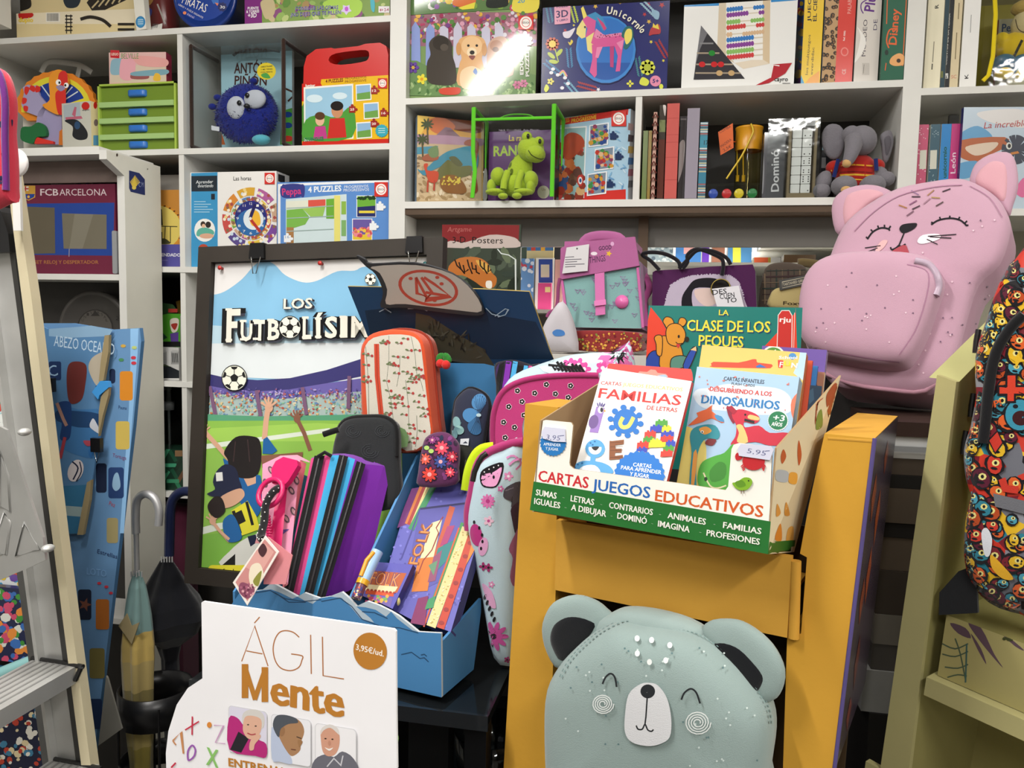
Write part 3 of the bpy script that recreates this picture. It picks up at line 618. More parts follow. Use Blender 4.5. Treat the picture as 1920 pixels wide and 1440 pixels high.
# ---------------------------------------------------------------- left bookcase, third row
z = LZ[2]
I, S = carton('clock_game_box', 'white and blue game box showing a round learning clock', 'game box', 359, 519, 322, z, 2.03, 2.03, .075, '#eceae6', '#d8dadd', 'G', pm=440)
S.vw('Z7').poly([(290, 165), (472, 158), (474, 830), (290, 830)], '#3a93c4'); S.poly([(290, 185), (470, 182), (470, 290), (292, 292)], '#1f2a35')
S.text('Aprender', (322, 238), (440, 234), 24, '#e8eef0', .0, .15); S.text('diviertiendo', (335, 264), (442, 262), 24, '#e8eef0', .0, .1)
for i in range(5): S.line([(310, 362 + i * 18), (390 + (i * 37) % 60, 362 + i * 18)], 6, '#9fcbe2')
S.rect(428, 308, 454, 348, '#1c2530'); S.ell(384, 560, 72, 80, '#f1efe9'); S.sm([(330, 600), (335, 560), (380, 540), (440, 560), (445, 590), (380, 600)], '#5fae9a'); S.ell(372, 518, 17, 20, '#3a2a22'); S.ell(408, 522, 19, 22, '#2c2320'); S.ell(376, 530, 12, 14, '#e2b594'); S.ell(398, 600, 50, 18, '#d9a98c'); S.ell(375, 690, 36, 34, '#b5452f')
S.text('Las horas', (583, 216), (706, 214), 30, '#222', .0)
cx, cy = 705, 478
segs = ['#7a4a9a', '#d8a63a', '#6ea5c9', '#c94f4a', '#7fae4e', '#e2c24a', '#b0609a', '#5b86c0', '#d98b3a', '#8fb06a', '#5a4a8a', '#c9a58a']
for rr, r2, n, off in ((215, 158, 8, .2), (150, 112, 12, 0)):
    for i in range(n):
        a0 = 2 * pi * (i + .08) / n + off; a1 = 2 * pi * (i + .92) / n + off; rx = .93
        ring = [(cx + rr * rx * cos(a0 + (a1 - a0) * t / 4), cy + rr * sin(a0 + (a1 - a0) * t / 4)) for t in range(5)] + [(cx + r2 * rx * cos(a1 - (a1 - a0) * t / 4), cy + r2 * sin(a1 - (a1 - a0) * t / 4)) for t in range(5)]
        S.poly(ring, segs[(i * 5 + (n > 8) * 3) % 12]); S.k -= .9
        for _ in range(6):
            a = rnd.uniform(a0, a1); q = rnd.uniform(r2 + 8, rr - 8); S.ell(cx + q * rx * cos(a), cy + q * sin(a), 11, 12, rnd.choice(['#f3e8d2', '#c9d9e8', '#a94f4a', '#8a6a4a', '#e8d08a']), 0, 8); S.k -= .95
    S.k += 8
S.ell(cx, cy, 112, 122, '#2a2f7a'); S.ell(cx, cy + 30, 100, 92, '#2f6aa8'); S.ell(cx + 18, cy + 5, 70, 75, '#dfe9ee'); S.sm([(710, 420), (760, 440), (770, 520), (715, 530), (695, 475)], '#efb73a')
for i in range(12): a = pi / 6 * (i - 2); S.text(str(i + 1), (cx + 92 * cos(a) - 9, cy + 102 * sin(a) + 9), (cx + 92 * cos(a) + 9, cy + 102 * sin(a) + 9), 18, '#f4f2ea'); S.k -= .9
S.line([(700, 480), (735, 380)], 22, '#27245c'); S.line([(700, 480), (770, 572)], 20, '#b8372c'); S.ell(702, 480, 10, 11, '#e8e4da')
seal(S, 800, 163, 870, 242, 'Z7'); R2 = I.fr.right(I.w); S = Sheet(I.mb, R2, 0, 'G', v='Z7'); S.poly([(892, 170), (938, 185), (938, 240), (892, 220)], '#2c2c30')
I, S = carton('puzzle_box', 'light blue four-puzzle box with a supermarket scene on its front', 'puzzle', 520, 728, 340, z, 2.015, 2.01, .055, '#5f8fd0', '#eceae6', 'G', pm=620)
S.vw('Z7').poly([(890, 240), (1655, 210), (1655, 228), (890, 256)], '#eef0f2'); S.rect(890, 240, 908, 830, '#e9e9ea'); S.poly([(945, 345), (1365, 310), (1370, 830), (945, 830)], '#cfe0e2')
for i in range(6): S.sm([(908 + i * 26, 300 + (i % 2) * 10), (922 + i * 26, 244), (946 + i * 26, 258), (940 + i * 26, 330)], '#3a3f86'); S.k -= .9
S.sm([(905, 290), (930, 245), (1050, 242), (1070, 290), (1040, 330), (930, 335)], '#3a3f86'); S.text('Peppa', (920, 318), (1052, 308), 48, '#d0407a', .02)
S.text('4 PUZZLES', (1100, 298), (1330, 288), 40, '#eef2f6', .03); S.text('PROGRESIVOS', (1350, 270), (1516, 264), 20, '#eef2f6'); S.text('PROGRESSIVOS', (1345, 293), (1522, 287), 20, '#eef2f6')
S.poly([(945, 360), (1225, 345), (1225, 400), (945, 415)], '#e0e2d0'); S.poly([(1100, 352), (1220, 346), (1220, 390), (1100, 398)], '#d9584a'); S.poly([(950, 420), (1060, 410), (1110, 470), (1080, 520), (950, 560)], '#7bb44e'); S.poly([(1060, 410), (1220, 395), (1200, 470), (1120, 470)], '#9ac45e'); S.poly([(1225, 345), (1285, 340), (1285, 480), (1225, 480)], '#6fae3e'); S.rect(1280, 320, 1322, 830, '#e6dd7a'); S.rect(1330, 360, 1362, 450, '#8fb84e'); S.rect(1330, 490, 1362, 600, '#7fae6a'); S.rect(950, 540, 1000, 830, '#a97a4a')
for y in (400, 470, 560): S.line([(950, y + 8), (1275, y - 8)], 6, '#9fb4b0')
S.rect(1435, 320, 1570, 470, '#f0f2f4'); S.rect(1440, 325, 1566, 466, '#6fae3e'); S.poly([(1440, 400), (1566, 390), (1566, 466), (1440, 466)], '#2a2f66'); S.rect(1452, 425, 1560, 442, '#e8d24a'); S.scat(1440, 328, 1566, 345, 30, ['#23401f'], 5, 9, 1.5)
S.rect(1405, 480, 1545, 632, '#f0f2f4'); S.rect(1410, 485, 1540, 626, '#6a5aa0'); S.rect(1410, 590, 1540, 626, '#e2c23a'); S.scat(1412, 545, 1538, 600, 50, ['#c94a5a', '#e88a9a', '#e8c24a', '#d9705a'], 8, 15)
for x, y in ((1598, 400), (1550, 536), (958, 620)): piece(S, x, y, 24, '#eef0f2')
S.text('16', (944, 618), (972, 615), 20, '#7a9ac0'); seal(S, 1560, 228, 1653, 328, 'Z7')
I, S = carton('pilgrim_guide', 'yellow and violet printed board behind the white cabinet panel', 'book', 270, 343, 356, z, 2.04, 2.04, .03, '#c98a3a', None, 'P', pm=320)
S.vw('Z6').ell(1165, 590, 210, 185, '#d9922e'); S.ell(1165, 590, 195, 172, '#e6cf6a'); S.rect(1080, 713, 1380, 880, '#5a55a0')
for i in range(9): a = R(-70 + i * 12); S.ell(1165 + 205 * cos(a), 590 + 175 * sin(a), 9, 6, '#6a3a1a'); S.k -= .9
S.poly([(1195, 450), (1215, 450), (1222, 570), (1190, 570)], '#2b2a1e'); S.line([(1170, 575), (1330, 580)], 6, '#2b2a1e'); S.line([(1278, 580), (1278, 705)], 6, '#2b2a1e'); S.line([(1240, 580), (1235, 680)], 6, '#2b2a1e'); S.rect(1188, 620, 1218, 672, '#3b3a28'); S.sm([(1160, 705), (1180, 675), (1240, 670), (1275, 708)], '#4a4a30')
S.text('RECOMENDADO', (1098, 800), (1355, 804), 24, '#ecebf2', .03); S.line([(1165, 832), (1260, 832)], 5, '#8a86c0')
I, S = carton('blank_board', 'pale grey board standing behind the yellow and violet guide', 'board', 268, 342, 328, z, 2.1, 2.1, .02, '#a8a49c', None, 'P', pm=310)

# ---------------------------------------------------------------- left bookcase, fourth and fifth rows
z = LZ[3]
I, S = carton('cup_box', 'low white box printed with two grey cups', 'box', 278, 336, 651, z, 2.03, 2.03, .1, '#c9c8c4', None, 'P'); H0 = I.h
S.vw('B6').poly([(205, 560), (335, 620), (335, 660), (205, 660)], '#1e2226'); S.poly([(205, 570), (260, 590), (300, 600), (205, 585)], '#5a6a3a')
for x in (225, 290): S.rect(x, 515, x + 42, 585, '#9a9a98'); S.ell(x + 21, 515, 21, 7, '#b5b5b2')
for i in range(4): S.line([(296 + i * 9, 525), (300 + i * 9, 575)], 4, '#333')
fr, w = shelf(298, 344, z, 2.05); fr = Fr(fr(0, 0, H0 + .001)); I = Item('green_card_game', 'green cartoon box standing on the white cup box', 'game box')
I.mb.box(fr, -w / 2, w / 2, 0, .05, 0, .098, m('#4d9a2a', 'P'), m('#1f3a1a', 'P')); S = Sheet(I.mb, fr, 0, v='B6'); S.poly([(225, 250), (300, 262), (330, 300), (232, 320)], '#23401f'); S.rect(275, 285, 325, 305, '#a3342a'); S.sm([(285, 345), (330, 340), (325, 400), (295, 410)], '#d9cfc0'); S.sm([(290, 370), (325, 365), (310, 400)], '#a3342a'); S.poly([(232, 400), (270, 440), (232, 465)], '#1d3f2a'); S.poly([(285, 420), (330, 410), (330, 465), (290, 465)], '#5a3f8a'); S.rect(225, 462, 365, 490, '#121212')
fr2, w2 = shelf(309, 326, z, 2.07); I = Item('wooden_ruler', 'dark yellow wooden stick leaning behind the green cartoon box', 'stick'); I.mb.box(Fr(fr2(0, .0, H0 + .09) - V((-.01, -.05, 0)), (0, -14, 0)), -.008, .008, 0, .006, 0, .05, m('#7a5f1e', 'D'))
fr, w = shelf(335, 347, z, 2.02); I = Item('printed_tube', 'slim clear tube with black print beside the divider', 'tube'); I.mb.lathe(Fr(fr(0, .012, 0)), [(.0, 0), (.0095, 0), (.0095, .19), (0, .19)], m('#8f8d88', 'G'), 16); S = Sheet(I.mb, bvh=I.mb.bvh(), v='B6')
for p in ([(338, 400), (362, 350), (360, 440), (345, 450)], [(340, 510), (360, 500), (358, 560), (342, 570)]): S.poly(p, '#1b1b1d')
z = LZ[4]
I, S = carton('geometric_tin', 'dark green box with a triangle pattern at the foot of the bottle', 'box', 276, 347, 842, z, 2.02, 2.02, .08, '#1e3a2c', None, 'G')
S.vw('B6')
cols = ['#2f7a55', '#3f8f68', '#25553e', '#6a4a34', '#4aa27a', '#1b3226']
for i, (x, y, a) in enumerate(((215, 1060, 60), (265, 1060, 120), (300, 1080, 60), (230, 1110, 120), (285, 1130, 0), (330, 1130, 120), (220, 1170, 60), (260, 1190, 120), (310, 1180, 60), (345, 1190, 120), (230, 1240, 60), (280, 1240, 120), (330, 1240, 60), (300, 1215, 0), (250, 1140, 60))):
    dx, dy = 34 * cos(R(a)), 34 * sin(R(a)); S.line([(x - dx, y - dy), (x + dx, y + dy)], 20, cols[i % 6])
S.rect(312, 1050, 352, 1082, '#8a6a4a')
I = Item('pump_bottle', 'clear bottle with a white pump top behind the green triangle box', 'bottle')
fr, w = shelf(297, 340, z, 2.14); c = fr(0, 0, 0); bt = I.part('bottle'); f = Fr(c); bt.lathe(f, [(0, .001), (.04, .001), (.042, .02), (.042, .17), (.03, .2), (.014, .215), (.014, .222)], m('#dfe4e2', 'K'), 20)
P1 = m('#c4c8ca', 'L'); cp = I.part('pump'); cp.lathe(f, [(.0, .223), (.016, .223), (.017, .25), (.008, .252), (.006, .285), (.009, .286), (.009, .296), (0, .297)], P1, 14); cp.tube([c + V((0, 0, .29)), c + V((-.03, -.006, .288)), c + V((-.045, -.008, .272))], .006, P1); cp.tube([c + V((0, 0, .223)), c + V((.002, 0, .05))], .004, P1)
fr, w = shelf(291, 308, z, 2.055); I = Item('white_tag', 'small white rounded tag leaning on the pump bottle', 'tag'); f = fr.sub(0, .056, .1); I.mb.prism(f, rrect(-.016, 0, .012, .018, .007), 0, .003, m('#dfe2e6', 'P')); Sheet(I.mb, f, 0, v='B6').text('ar', (218, 1028), (236, 1028), 10, '#333')
I.mb.box(f, -.003, .003, .003, .005, -.1, .0, m('#cfd2d6', 'P'))
# inside the white display cabinet
fr, w = shelf(30, 219, 1.555, 1.855, 1.855); h = fr.uv(130, 346)[1]
I = Item('clock_set_box', 'maroon and blue football club box with two windows in the cabinet', 'box')
I.mb.box(fr, -w / 2, w / 2, 0, .06, 0, h, m('#6a1c38', 'P')); S = Sheet(I.mb, fr, 0, v='Z6'); S.poly([(120, 408), (858, 400), (850, 798), (120, 790)], '#1c3f8f')
pn = I.part('window_film'); S2 = Sheet(pn, fr, 0, 'G', v='Z6', z0=6); S2.poly([(200, 430), (410, 438), (415, 780), (205, 785)], '#5b5342'); S2.poly([(465, 480), (800, 490), (800, 748), (478, 745)], '#6d6757'); S2.poly([(560, 484), (700, 487), (620, 746), (520, 746)], '#7a7566')
S.text('FCB', (303, 346), (437, 346), 52, '#d9c9cc', .045); S.text('ARCELONA', (447, 346), (800, 346), 52, '#d9c9cc', .0)
S.text('SET RELOJ Y DESPERTADOR', (258, 858), (740, 858), 26, '#a3683a', .02); S.line([(520, 745), (518, 805)], 5, '#9a95a0')
S.poly([(165, 280), (185, 272), (265, 272), (265, 360), (215, 385), (165, 360)], '#c99a3a'); S.poly([(170, 280), (215, 276), (215, 312), (170, 312)], '#e2d2c0'); S.line([(192, 278), (192, 312)], 9, '#b02a2a'); S.line([(170, 296), (215, 296)], 9, '#b02a2a'); S.poly([(170, 335), (262, 335), (255, 358), (215, 378), (172, 356)], '#1c3f8f'); S.line([(215, 335), (215, 376)], 12, '#7a1c38'); S.ell(215, 356, 10, 10, '#d9b04a')
fr, w = shelf(100, 178, 1.555, 1.935); h = fr.uv(140, 322)[1]; I = Item('ribbon_box', 'white box with a blue ribbon behind the football club box', 'box'); I.mb.box(fr, -w / 2, w / 2, 0, .03, 0, h, m('#b9b5b0', 'P')); rb = I.part('ribbon'); rb.tube([fr(*q) for q in [(a, -.002, b) for a, b in trace(fr, 'Z6', [(600, 270), (600, 232), (640, 222), (665, 262)])]], .006, m('#2a3f8a', 'G'), flat=((0, 1, 0), .0012))
fr, w = shelf(213, 222, 1.555, 1.852); I = Item('silver_panel', 'thin rounded silver slab at the edge of the football club box', 'panel'); f = Fr(fr(.004, -.008, 0)); h = .115; I.mb.prism(f, rrect(-.008, 0.001, .006, h, .004), 0, .006, m('#8f9193', 'L'))
I = Item('wall_clock', 'dark round clock lying in shade behind the torn blue display', 'clock')
c = onY(178, 622, 1.93); f = Fr(c, (-90, 0, 0)); rr = .115; I.mb.lathe(f, [(.001, 0), (rr - .012, 0), (rr - .01, -.006), (rr, -.006), (rr, .02), (.001, .02)], m('#4a4744', 'P'), 36); S = Sheet(I.mb, Fr(c + V((0, -.0005, 0))), 0, v='Z6')
S.ell(712, 1350, 136, 150, '#2b2826'); S.ell(712, 1350, 128, 142, '#57534e'); S.poly([(680, 1250), (715, 1210), (750, 1250)], '#2b2826')
for i, t in enumerate('UNIVERSAL'): a = R(-150 + i * 15); S.text(t, (712 + 105 * cos(a) - 9, 1350 + 118 * sin(a)), (712 + 105 * cos(a) + 9, 1350 + 118 * sin(a)), 22, '#2b2826'); S.k -= .9
S.text('2', (868, 1280), (888, 1284), 30, '#2b2826')
fr, w = shelf(95, 225, 1.1, 1.9); I = Item('dark_box', 'tall dark box carrying the clock in the cabinet', 'box'); I.mb.box(Fr((c.x, 1.915, 1.1006)), -.1, .1, 0, .06, 0, c.z - rr - .001 - 1.1, m('#2a2725', 'P'))
# ---------------------------------------------------------------- central bookcase, upper row
z = CZ[0]
I, S = carton('puppy_puzzle', 'glossy puzzle box of puppies at a flowery fence, under another puzzle', 'puzzle', 768, 1004, 22, z, 2.03, 2.03, .045, '#7f9a62', '#6d6a5a', 'S')
H0, F0, W0 = I.h, I.fr, I.w
S.vw('Z3').rect(110, 85, 985, 320, '#9a6a78'); S.scat(115, 90, 975, 300, 260, ['#b5486a', '#d9d3dc', '#7a4a8a', '#c98a9a', '#5f8a4a', '#e0b04a', '#a03a5a', '#d8a0b4', '#4f7a3a'], 7, 20)
for i, x in enumerate((115, 215, 310, 405, 500, 600, 690)): S.poly([(x, 470), (x + 4, 190 + (i % 2) * 12), (x + 30, 150 + (i % 3) * 14), (x + 62, 200), (x + 66, 470)], '#8f9fd4' if i < 2 else '#c9c6d8')
S.sm([(110, 640), (110, 420), (300, 480), (600, 470), (975, 520), (975, 660), (110, 662)], '#6f8f5c', 3); S.scat(115, 560, 970, 655, 90, ['#8fae74', '#4f7346', '#a9c08a'], 4, 12, 2)
S.sm([(230, 560), (225, 440), (250, 380), (240, 300), (290, 250), (350, 255), (395, 300), (400, 380), (425, 470), (420, 580), (300, 590)], '#4a443e', 4); S.ell(320, 300, 55, 50, '#3c3732'); S.ell(345, 330, 28, 24, '#5a524a')
S.sm([(660, 520), (640, 380), (660, 290), (720, 255), (775, 270), (800, 360), (820, 520)], '#c9a18a', 4); S.ell(705, 320, 45, 40, '#b5846a'); S.ell(700, 345, 22, 18, '#7a5a4e')
S.sm([(440, 590), (450, 450), (465, 400), (440, 330), (455, 270), (535, 245), (615, 270), (635, 340), (605, 400), (620, 480), (615, 600)], '#e0ae78', 4); S.ell(536, 320, 72, 68, '#ecc391'); S.ell(536, 365, 34, 34, '#f2dcb8'); S.ell(538, 366, 17, 15, '#2a2320'); S.ell(512, 318, 9, 9, '#2a2320'); S.ell(570, 318, 9, 9, '#2a2320'); S.sm([(515, 392), (538, 385), (560, 392), (540, 418)], '#8a4a44'); S.ell(445, 340, 18, 45, '#d09a62'); S.ell(622, 345, 18, 45, '#d09a62')
S.sm([(470, 610), (460, 500), (540, 460), (610, 510), (600, 610)], '#edd0a6'); S.sm([(545, 500), (560, 475), (575, 500), (565, 520)], '#5a7fc0')
S.petal(190, 550, 36, 5, '#e6d94a', '#e0a030'); S.petal(130, 470, 40, 6, '#6a4a9a', '#d0b050'); S.petal(850, 590, 30, 6, '#d07a9a'); S.petal(895, 580, 28, 6, '#d88aa8'); S.sm([(310, 620), (380, 608), (455, 612), (440, 655), (330, 655)], '#d0503f')
seal(S, 858, 112, 962, 208, 'Z3'); S.text('EDUCA', (893, 520), (893, 345), 24, '#e8e6e0', .03, up=(-1, 0)); S.text('PUZZLE', (932, 532), (932, 348), 24, '#e8e6e0', .03, up=(-1, 0)); piece(S, 905, 270, 30, '#ecebe6'); piece(S, 930, 300, 18, '#ecebe6')
I = Item('flower_puzzle', 'puzzle box of animals in a garden lying over the puppy puzzle', 'puzzle'); f = Fr(F0(0, 0, H0 + .001), M=F0.M); I.mb.box(f, -W0 / 2, W0 / 2 + .002, 0, .045, 0, .09, m('#5f7f4c', 'S'), m('#5a5a4c', 'G')); S = Sheet(I.mb, f, 0, 'S', v='Z3')
S.scat(120, -150, 980, 55, 120, ['#3f6a3a', '#7fa24a', '#c94a6a', '#e0c04a', '#8a5aa0', '#d9d9d0'], 10, 28); S.sm([(400, 30), (440, -30), (540, -20), (560, 20), (480, 50)], '#d9743a'); S.poly([(440, 55), (560, 15), (550, 60), (470, 68)], '#e6d94a'); S.sm([(640, 50), (660, -40), (760, -40), (780, 40)], '#2a2f2a'); S.sm([(820, 75), (850, -60), (985, -60), (985, 76)], '#e8d858'); S.text('20', (850, 20), (900, 20), 30, '#5a9ab8', .02)
I, S = carton('unicorn_game_box', 'dark blue game box with a pink folded-paper unicorn', 'game box', 1014, 1250, 8, z, 2.02, 2.02, .06, '#1f2468', '#171b4e', 'G')
S.vw('Z3').poly([(1035, 45), (1050, 40), (1035, 640), (1012, 642)], '#181c56')
for x, y, c, r in ((1180, 210, '#b5333a', 14), (1390, 45, '#e0b84a', 18), (1760, 150, '#e0b84a', 18), (1755, 30, '#b5333a', 18), (1850, 35, '#b5333a', 22), (1240, 175, '#e0d04a', 10), (1775, 290, '#e0d04a', 14), (1830, 230, '#e0d04a', 10), (1560, 20, '#d9b04a', 12), (1730, 100, '#b5333a', 16), (1410, 620, '#e8e4ea', 16), (1860, 420, '#e0d04a', 12)): S.star(x, y, r, r * .45, 5, c, .3)
for x, y, a, c in ((1070, 90, 80, '#3f7a9a'), (1240, 90, 75, '#b9c94a'), (1210, 400, 85, '#3f7fae'), (1090, 470, 40, '#3f7fae'), (1690, 460, 80, '#3f7f8a'), (1330, 600, 15, '#a0333a'), (1850, 340, 60, '#a0333a'), (1230, 615, 50, '#6fa4c0'), (1760, 60, 45, '#9fc4d4')):
    for k in range(-4, 5):
        t = k * 15; bx, by = x + t * cos(R(a)), y + t * sin(R(a))
        for sg in (1, -1): S.ell(bx + sg * 13 * sin(R(a)), by - sg * 13 * cos(R(a)), 13, 5, c, a + sg * 35, 8); S.k -= .95
S.petal(1092, 305, 46, 10, '#c4573a', '#e8c84a', .3, .55); S.line([(1110, 340), (1135, 430)], 7, '#b9c94a')
for p in ((1085, 385, 40), (1140, 365, -50), (1100, 428, 10)): S.ell(p[0], p[1], 32, 14, '#b9c94a', p[2])
S.sm([(1165, 225), (1175, 260), (1215, 260), (1250, 195), (1205, 215)], '#e0d9e4'); S.sm([(1200, 290), (1215, 315), (1235, 290), (1222, 275), (1215, 295)], '#e0c84a'); S.sm([(1760, 245), (1780, 190), (1830, 170), (1840, 230), (1790, 240)], '#b5333a'); S.poly([(1785, 190), (1790, 160), (1805, 180), (1820, 165), (1832, 205)], '#e6d04a')
S.petal(1750, 468, 52, 8, '#d6dc4a', '#b5c03a', .4, .5); S.sm([(1695, 580), (1715, 535), (1760, 560), (1745, 595)], '#d6dc4a'); S.petal(1630, 580, 24, 4, '#e0dc4a'); S.ell(1805, 562, 38, 38, '#e08aa8'); S.text('5+', (1784, 575), (1828, 575), 28, '#1f2468', .03); S.sm([(1780, 70), (1830, 85), (1825, 135), (1795, 125)], '#8fb4cc'); S.ell(1845, 600, 14, 18, '#d6dc4a')
for k, c in enumerate(('#e08aa8', '#e6d04a', '#8fc0d4')): S.line([(1130 + k * 9, 525), (1165, 488 + k * 9), (1195 - k * 9, 530)], 8, c, n=4)
S.ells([(1130, 520), (1180, 540), (1097, 480), (1200, 580), (1085, 505), (1160, 610)], 14, 12, '#e8e8ee'); S.sm([(1035, 620), (1050, 585), (1070, 610), (1050, 640)], '#d6dc4a'); S.petal(1080, 565, 24, 5, '#e6dc6a')
S.poly([(1105, 38), (1218, 22), (1216, 160), (1160, 168), (1108, 172)], '#e6a0b8'); S.text('PUZLE', (1122, 58), (1200, 48), 16, '#1f2468', .02); S.text('3D', (1120, 126), (1202, 116), 50, '#2a1f58', .05); S.text('Y LIBRO', (1120, 154), (1200, 142), 14, '#1f2468', .02)
cx, cy = 1462, 345; S.ell(cx, cy, 212, 240, '#16205a'); S.ell(cx, cy, 207, 233, '#3a86cf'); S.ell(cx, cy - 8, 192, 212, '#2f74c4'); S.poly([(cx + 190 * cos(a), cy + 210 * sin(a)) for a in [.45 + i * (2.25) / 14 for i in range(15)]], '#1f58a8')
PK, P2, P3, YL = '#d95a98', '#b93f7c', '#e88ab4', '#ecdc8a'
S.poly([(1290, 60), (1306, 45), (1338, 128), (1308, 136)], '#ecdc6a'); S.poly([(1262, 200), (1300, 140), (1330, 150), (1320, 260), (1295, 270), (1258, 235)], YL); S.poly([(1300, 138), (1345, 105), (1395, 130), (1385, 230), (1320, 262), (1335, 200)], PK); S.poly([(1330, 110), (1390, 85), (1440, 120), (1470, 195), (1440, 215), (1400, 150)], '#3f8fc0'); S.poly([(1400, 120), (1445, 160), (1468, 200), (1450, 215)], '#d0487a')
S.poly([(1325, 262), (1390, 220), (1400, 300), (1365, 375), (1335, 350)], YL); S.poly([(1385, 215), (1470, 250), (1570, 235), (1590, 270), (1540, 320), (1400, 330), (1360, 300)], PK); S.poly([(1380, 255), (1400, 270), (1575, 245), (1570, 228), (1450, 245), (1395, 200)], P3); S.scat(1400, 235, 1560, 262, 22, ['#8a2a5a'], 3, 5)
S.poly([(1365, 310), (1440, 330), (1400, 410), (1400, 520), (1385, 540), (1350, 500), (1370, 410)], PK); S.poly([(1400, 330), (1440, 325), (1410, 405), (1390, 400)], P3); S.poly([(1490, 325), (1520, 320), (1515, 470), (1492, 465)], P2); S.poly([(1520, 315), (1590, 270), (1570, 390), (1560, 495), (1530, 498), (1545, 390)], PK); S.poly([(1535, 300), (1588, 275), (1570, 350)], P3)
S.sm([(1570, 250), (1600, 190), (1645, 195), (1650, 270), (1610, 340), (1585, 330), (1600, 280)], '#2a6a6a'); S.sm([(1590, 250), (1610, 205), (1640, 210), (1640, 270), (1605, 310)], '#ecdc6a'); S.ell(1318, 190, 6, 8, '#3a1f4a')
for i, (ch, x, y, a) in enumerate((('U', 1465, 98, 4), ('n', 1512, 104, 10), ('i', 1551, 116, 18), ('c', 1572, 124, 26), ('o', 1606, 142, 32), ('r', 1640, 166, 40), ('n', 1660, 186, 46), ('i', 1690, 200, 54), ('o', 1692, 214, 58))):
    wd = {'U': 40, 'i': 9}.get(ch, 26); S.text(ch, (x, y), (x + wd * cos(R(a)), y + wd * sin(R(a))), 52 if ch == 'U' else 50, '#f0ecd8', .03); S.k -= .8
I, S = carton('abacus_box', 'white glossy game box with an abacus picture and a triangular window', 'game box', 1277, 1488, 3, z, 2.02, 2.02, .06, '#efefec', '#cfcfca', 'S', pm=1400)
S.vw('Z4').rect(340, -40, 1120, 0, '#3a8fd0'); S.poly([(365, 0), (610, 0), (600, 38), (365, 45)], '#3a8fd0'); S.poly([(945, -5), (1115, -5), (1115, 2), (945, 15)], '#3a8fd0')
S.poly([(600, -30), (645, -30), (650, 330), (700, 420), (620, 380), (585, 330)], '#d8c9b0'); S.poly([(885, -30), (940, -30), (935, 425), (875, 410)], '#d9c4a4'); S.poly([(700, 420), (880, 390), (935, 425), (760, 460)], '#e6d9c4'); S.rect(645, -30, 890, 400, '#f2f0ea')
for i, (y, c, n1, n2) in enumerate(((65, '#3f7fc4', 6, 4), (102, '#8a4a9a', 8, 2), (150, '#8fc06a', 5, 5), (185, '#d0484a', 7, 3), (232, '#d9b894', 2, 8), (268, '#3f7fc4', 10, 0), (308, '#8a4a9a', 10, 0), (348, '#8fc06a', 10, 0), (385, '#d0484a', 10, 0))):
    S.line([(640, y), (890, y - 20)], 7, '#d9cdb8')
    for k in range(n1): S.ell(658 + k * 18, y - k * 2, 11, 17, c, 0, 10); S.k -= .97
    for k in range(n2): S.ell(890 - k * 18, y - 20 + k * 2, 11, 15, c, 0, 10); S.k -= .97
S.poly([(478, 170), (770, 525), (428, 532)], '#3c3b40'); S.poly([(478, 170), (520, 222), (470, 330), (440, 440)], '#77777c')
for y, c, xs, x0, x1 in ((290, '#5a5a5e', (), 470, 560), (355, '#2f8a3a', (550,), 450, 600), (430, '#c92f33', (485, 565, 610), 445, 690), (488, '#c9a878', (600, 680), 440, 740)):
    S.line([(x0, y), (x1, y)], 10, '#a99a86' if xs else '#8a8a8c')
    for x in xs: S.ell(x, y, 22, 19, c, 0, 12)
S.poly([(830, 575), (940, 520), (960, 430), (1085, 420), (1040, 490), (930, 555)], '#b5303a'); S.line([(940, 520), (958, 434), (1000, 440)], 8, '#f2efec'); S.text('cayro', (966, 542), (1056, 542), 30, '#3a3a3c', .01); S.line([(1020, 556), (1072, 556)], 6, '#8a8a8a')
def book(name, label, cat, pl, pr, top, z, Y, d, c, side=None, fin='G', group=None, h=None, cover=None):
    I, S = carton(name, label, cat, pl, pr, top, z, Y, Y, d, c, side or '#d9d6cc', fin, group)
    return I, S
gb = 'boxed games standing spine out'
I, S = book('game_box', 'yellow game box with black lettering on its spine, first beside the abacus', 'game box', 1501, 1537, -90, z, 2.02, .18, '#ecc526', '#2a5a9a', 'G', gb)
S.vw('Z4').poly([(1140, 565), (1145, 500), (1170, 565)], '#3f9ac4'); S.poly([(1165, 565), (1200, 520), (1268, 470), (1266, 565)], '#e8a03a'); S.text('los multijuegos', (1190, 498), (1208, 232), 18, '#3a3626', .0, up=(-1, 0)); S.text('everdidac', (1222, 498), (1234, 315), 18, '#3a3626', .0, up=(-1, 0)); S.text('EL CIEGO', (1248, 140), (1256, -90), 26, '#1f1d18', .05, up=(-1, 0)); S.text('JUEGA', (1208, 145), (1214, -70), 22, '#1f1d18', .05, up=(-1, 0))
L_ = I.fr.left(I.w, I.d); SL = Sheet(I.mb, L_, 0, 'G', v='Z4'); SL.clip = (0, 0, I.d, I.h); SL.scat(1095, -20, 1150, 560, 40, ['#2a5a9a', '#d9b02a', '#b8302a', '#6a2a7a', '#2f8a6a'], 10, 30)
I, S = book('leopard_box', 'slim leopard-print box between the yellow and red boxes', 'game box', 1540, 1565, -90, z, 2.02, .17, '#bf9a6e', None, 'P', gb); S.vw('Z4')
for k in range(75):
    x, y = rnd.uniform(1272, 1400), rnd.uniform(-60, 548); 
    S.ell(x, y, 13, 15, '#33261c', rnd.uniform(0, 180), 8); S.ell(x + 2, y + 2, 6, 7, '#8a6238', 0, 7); S.k -= 1.9
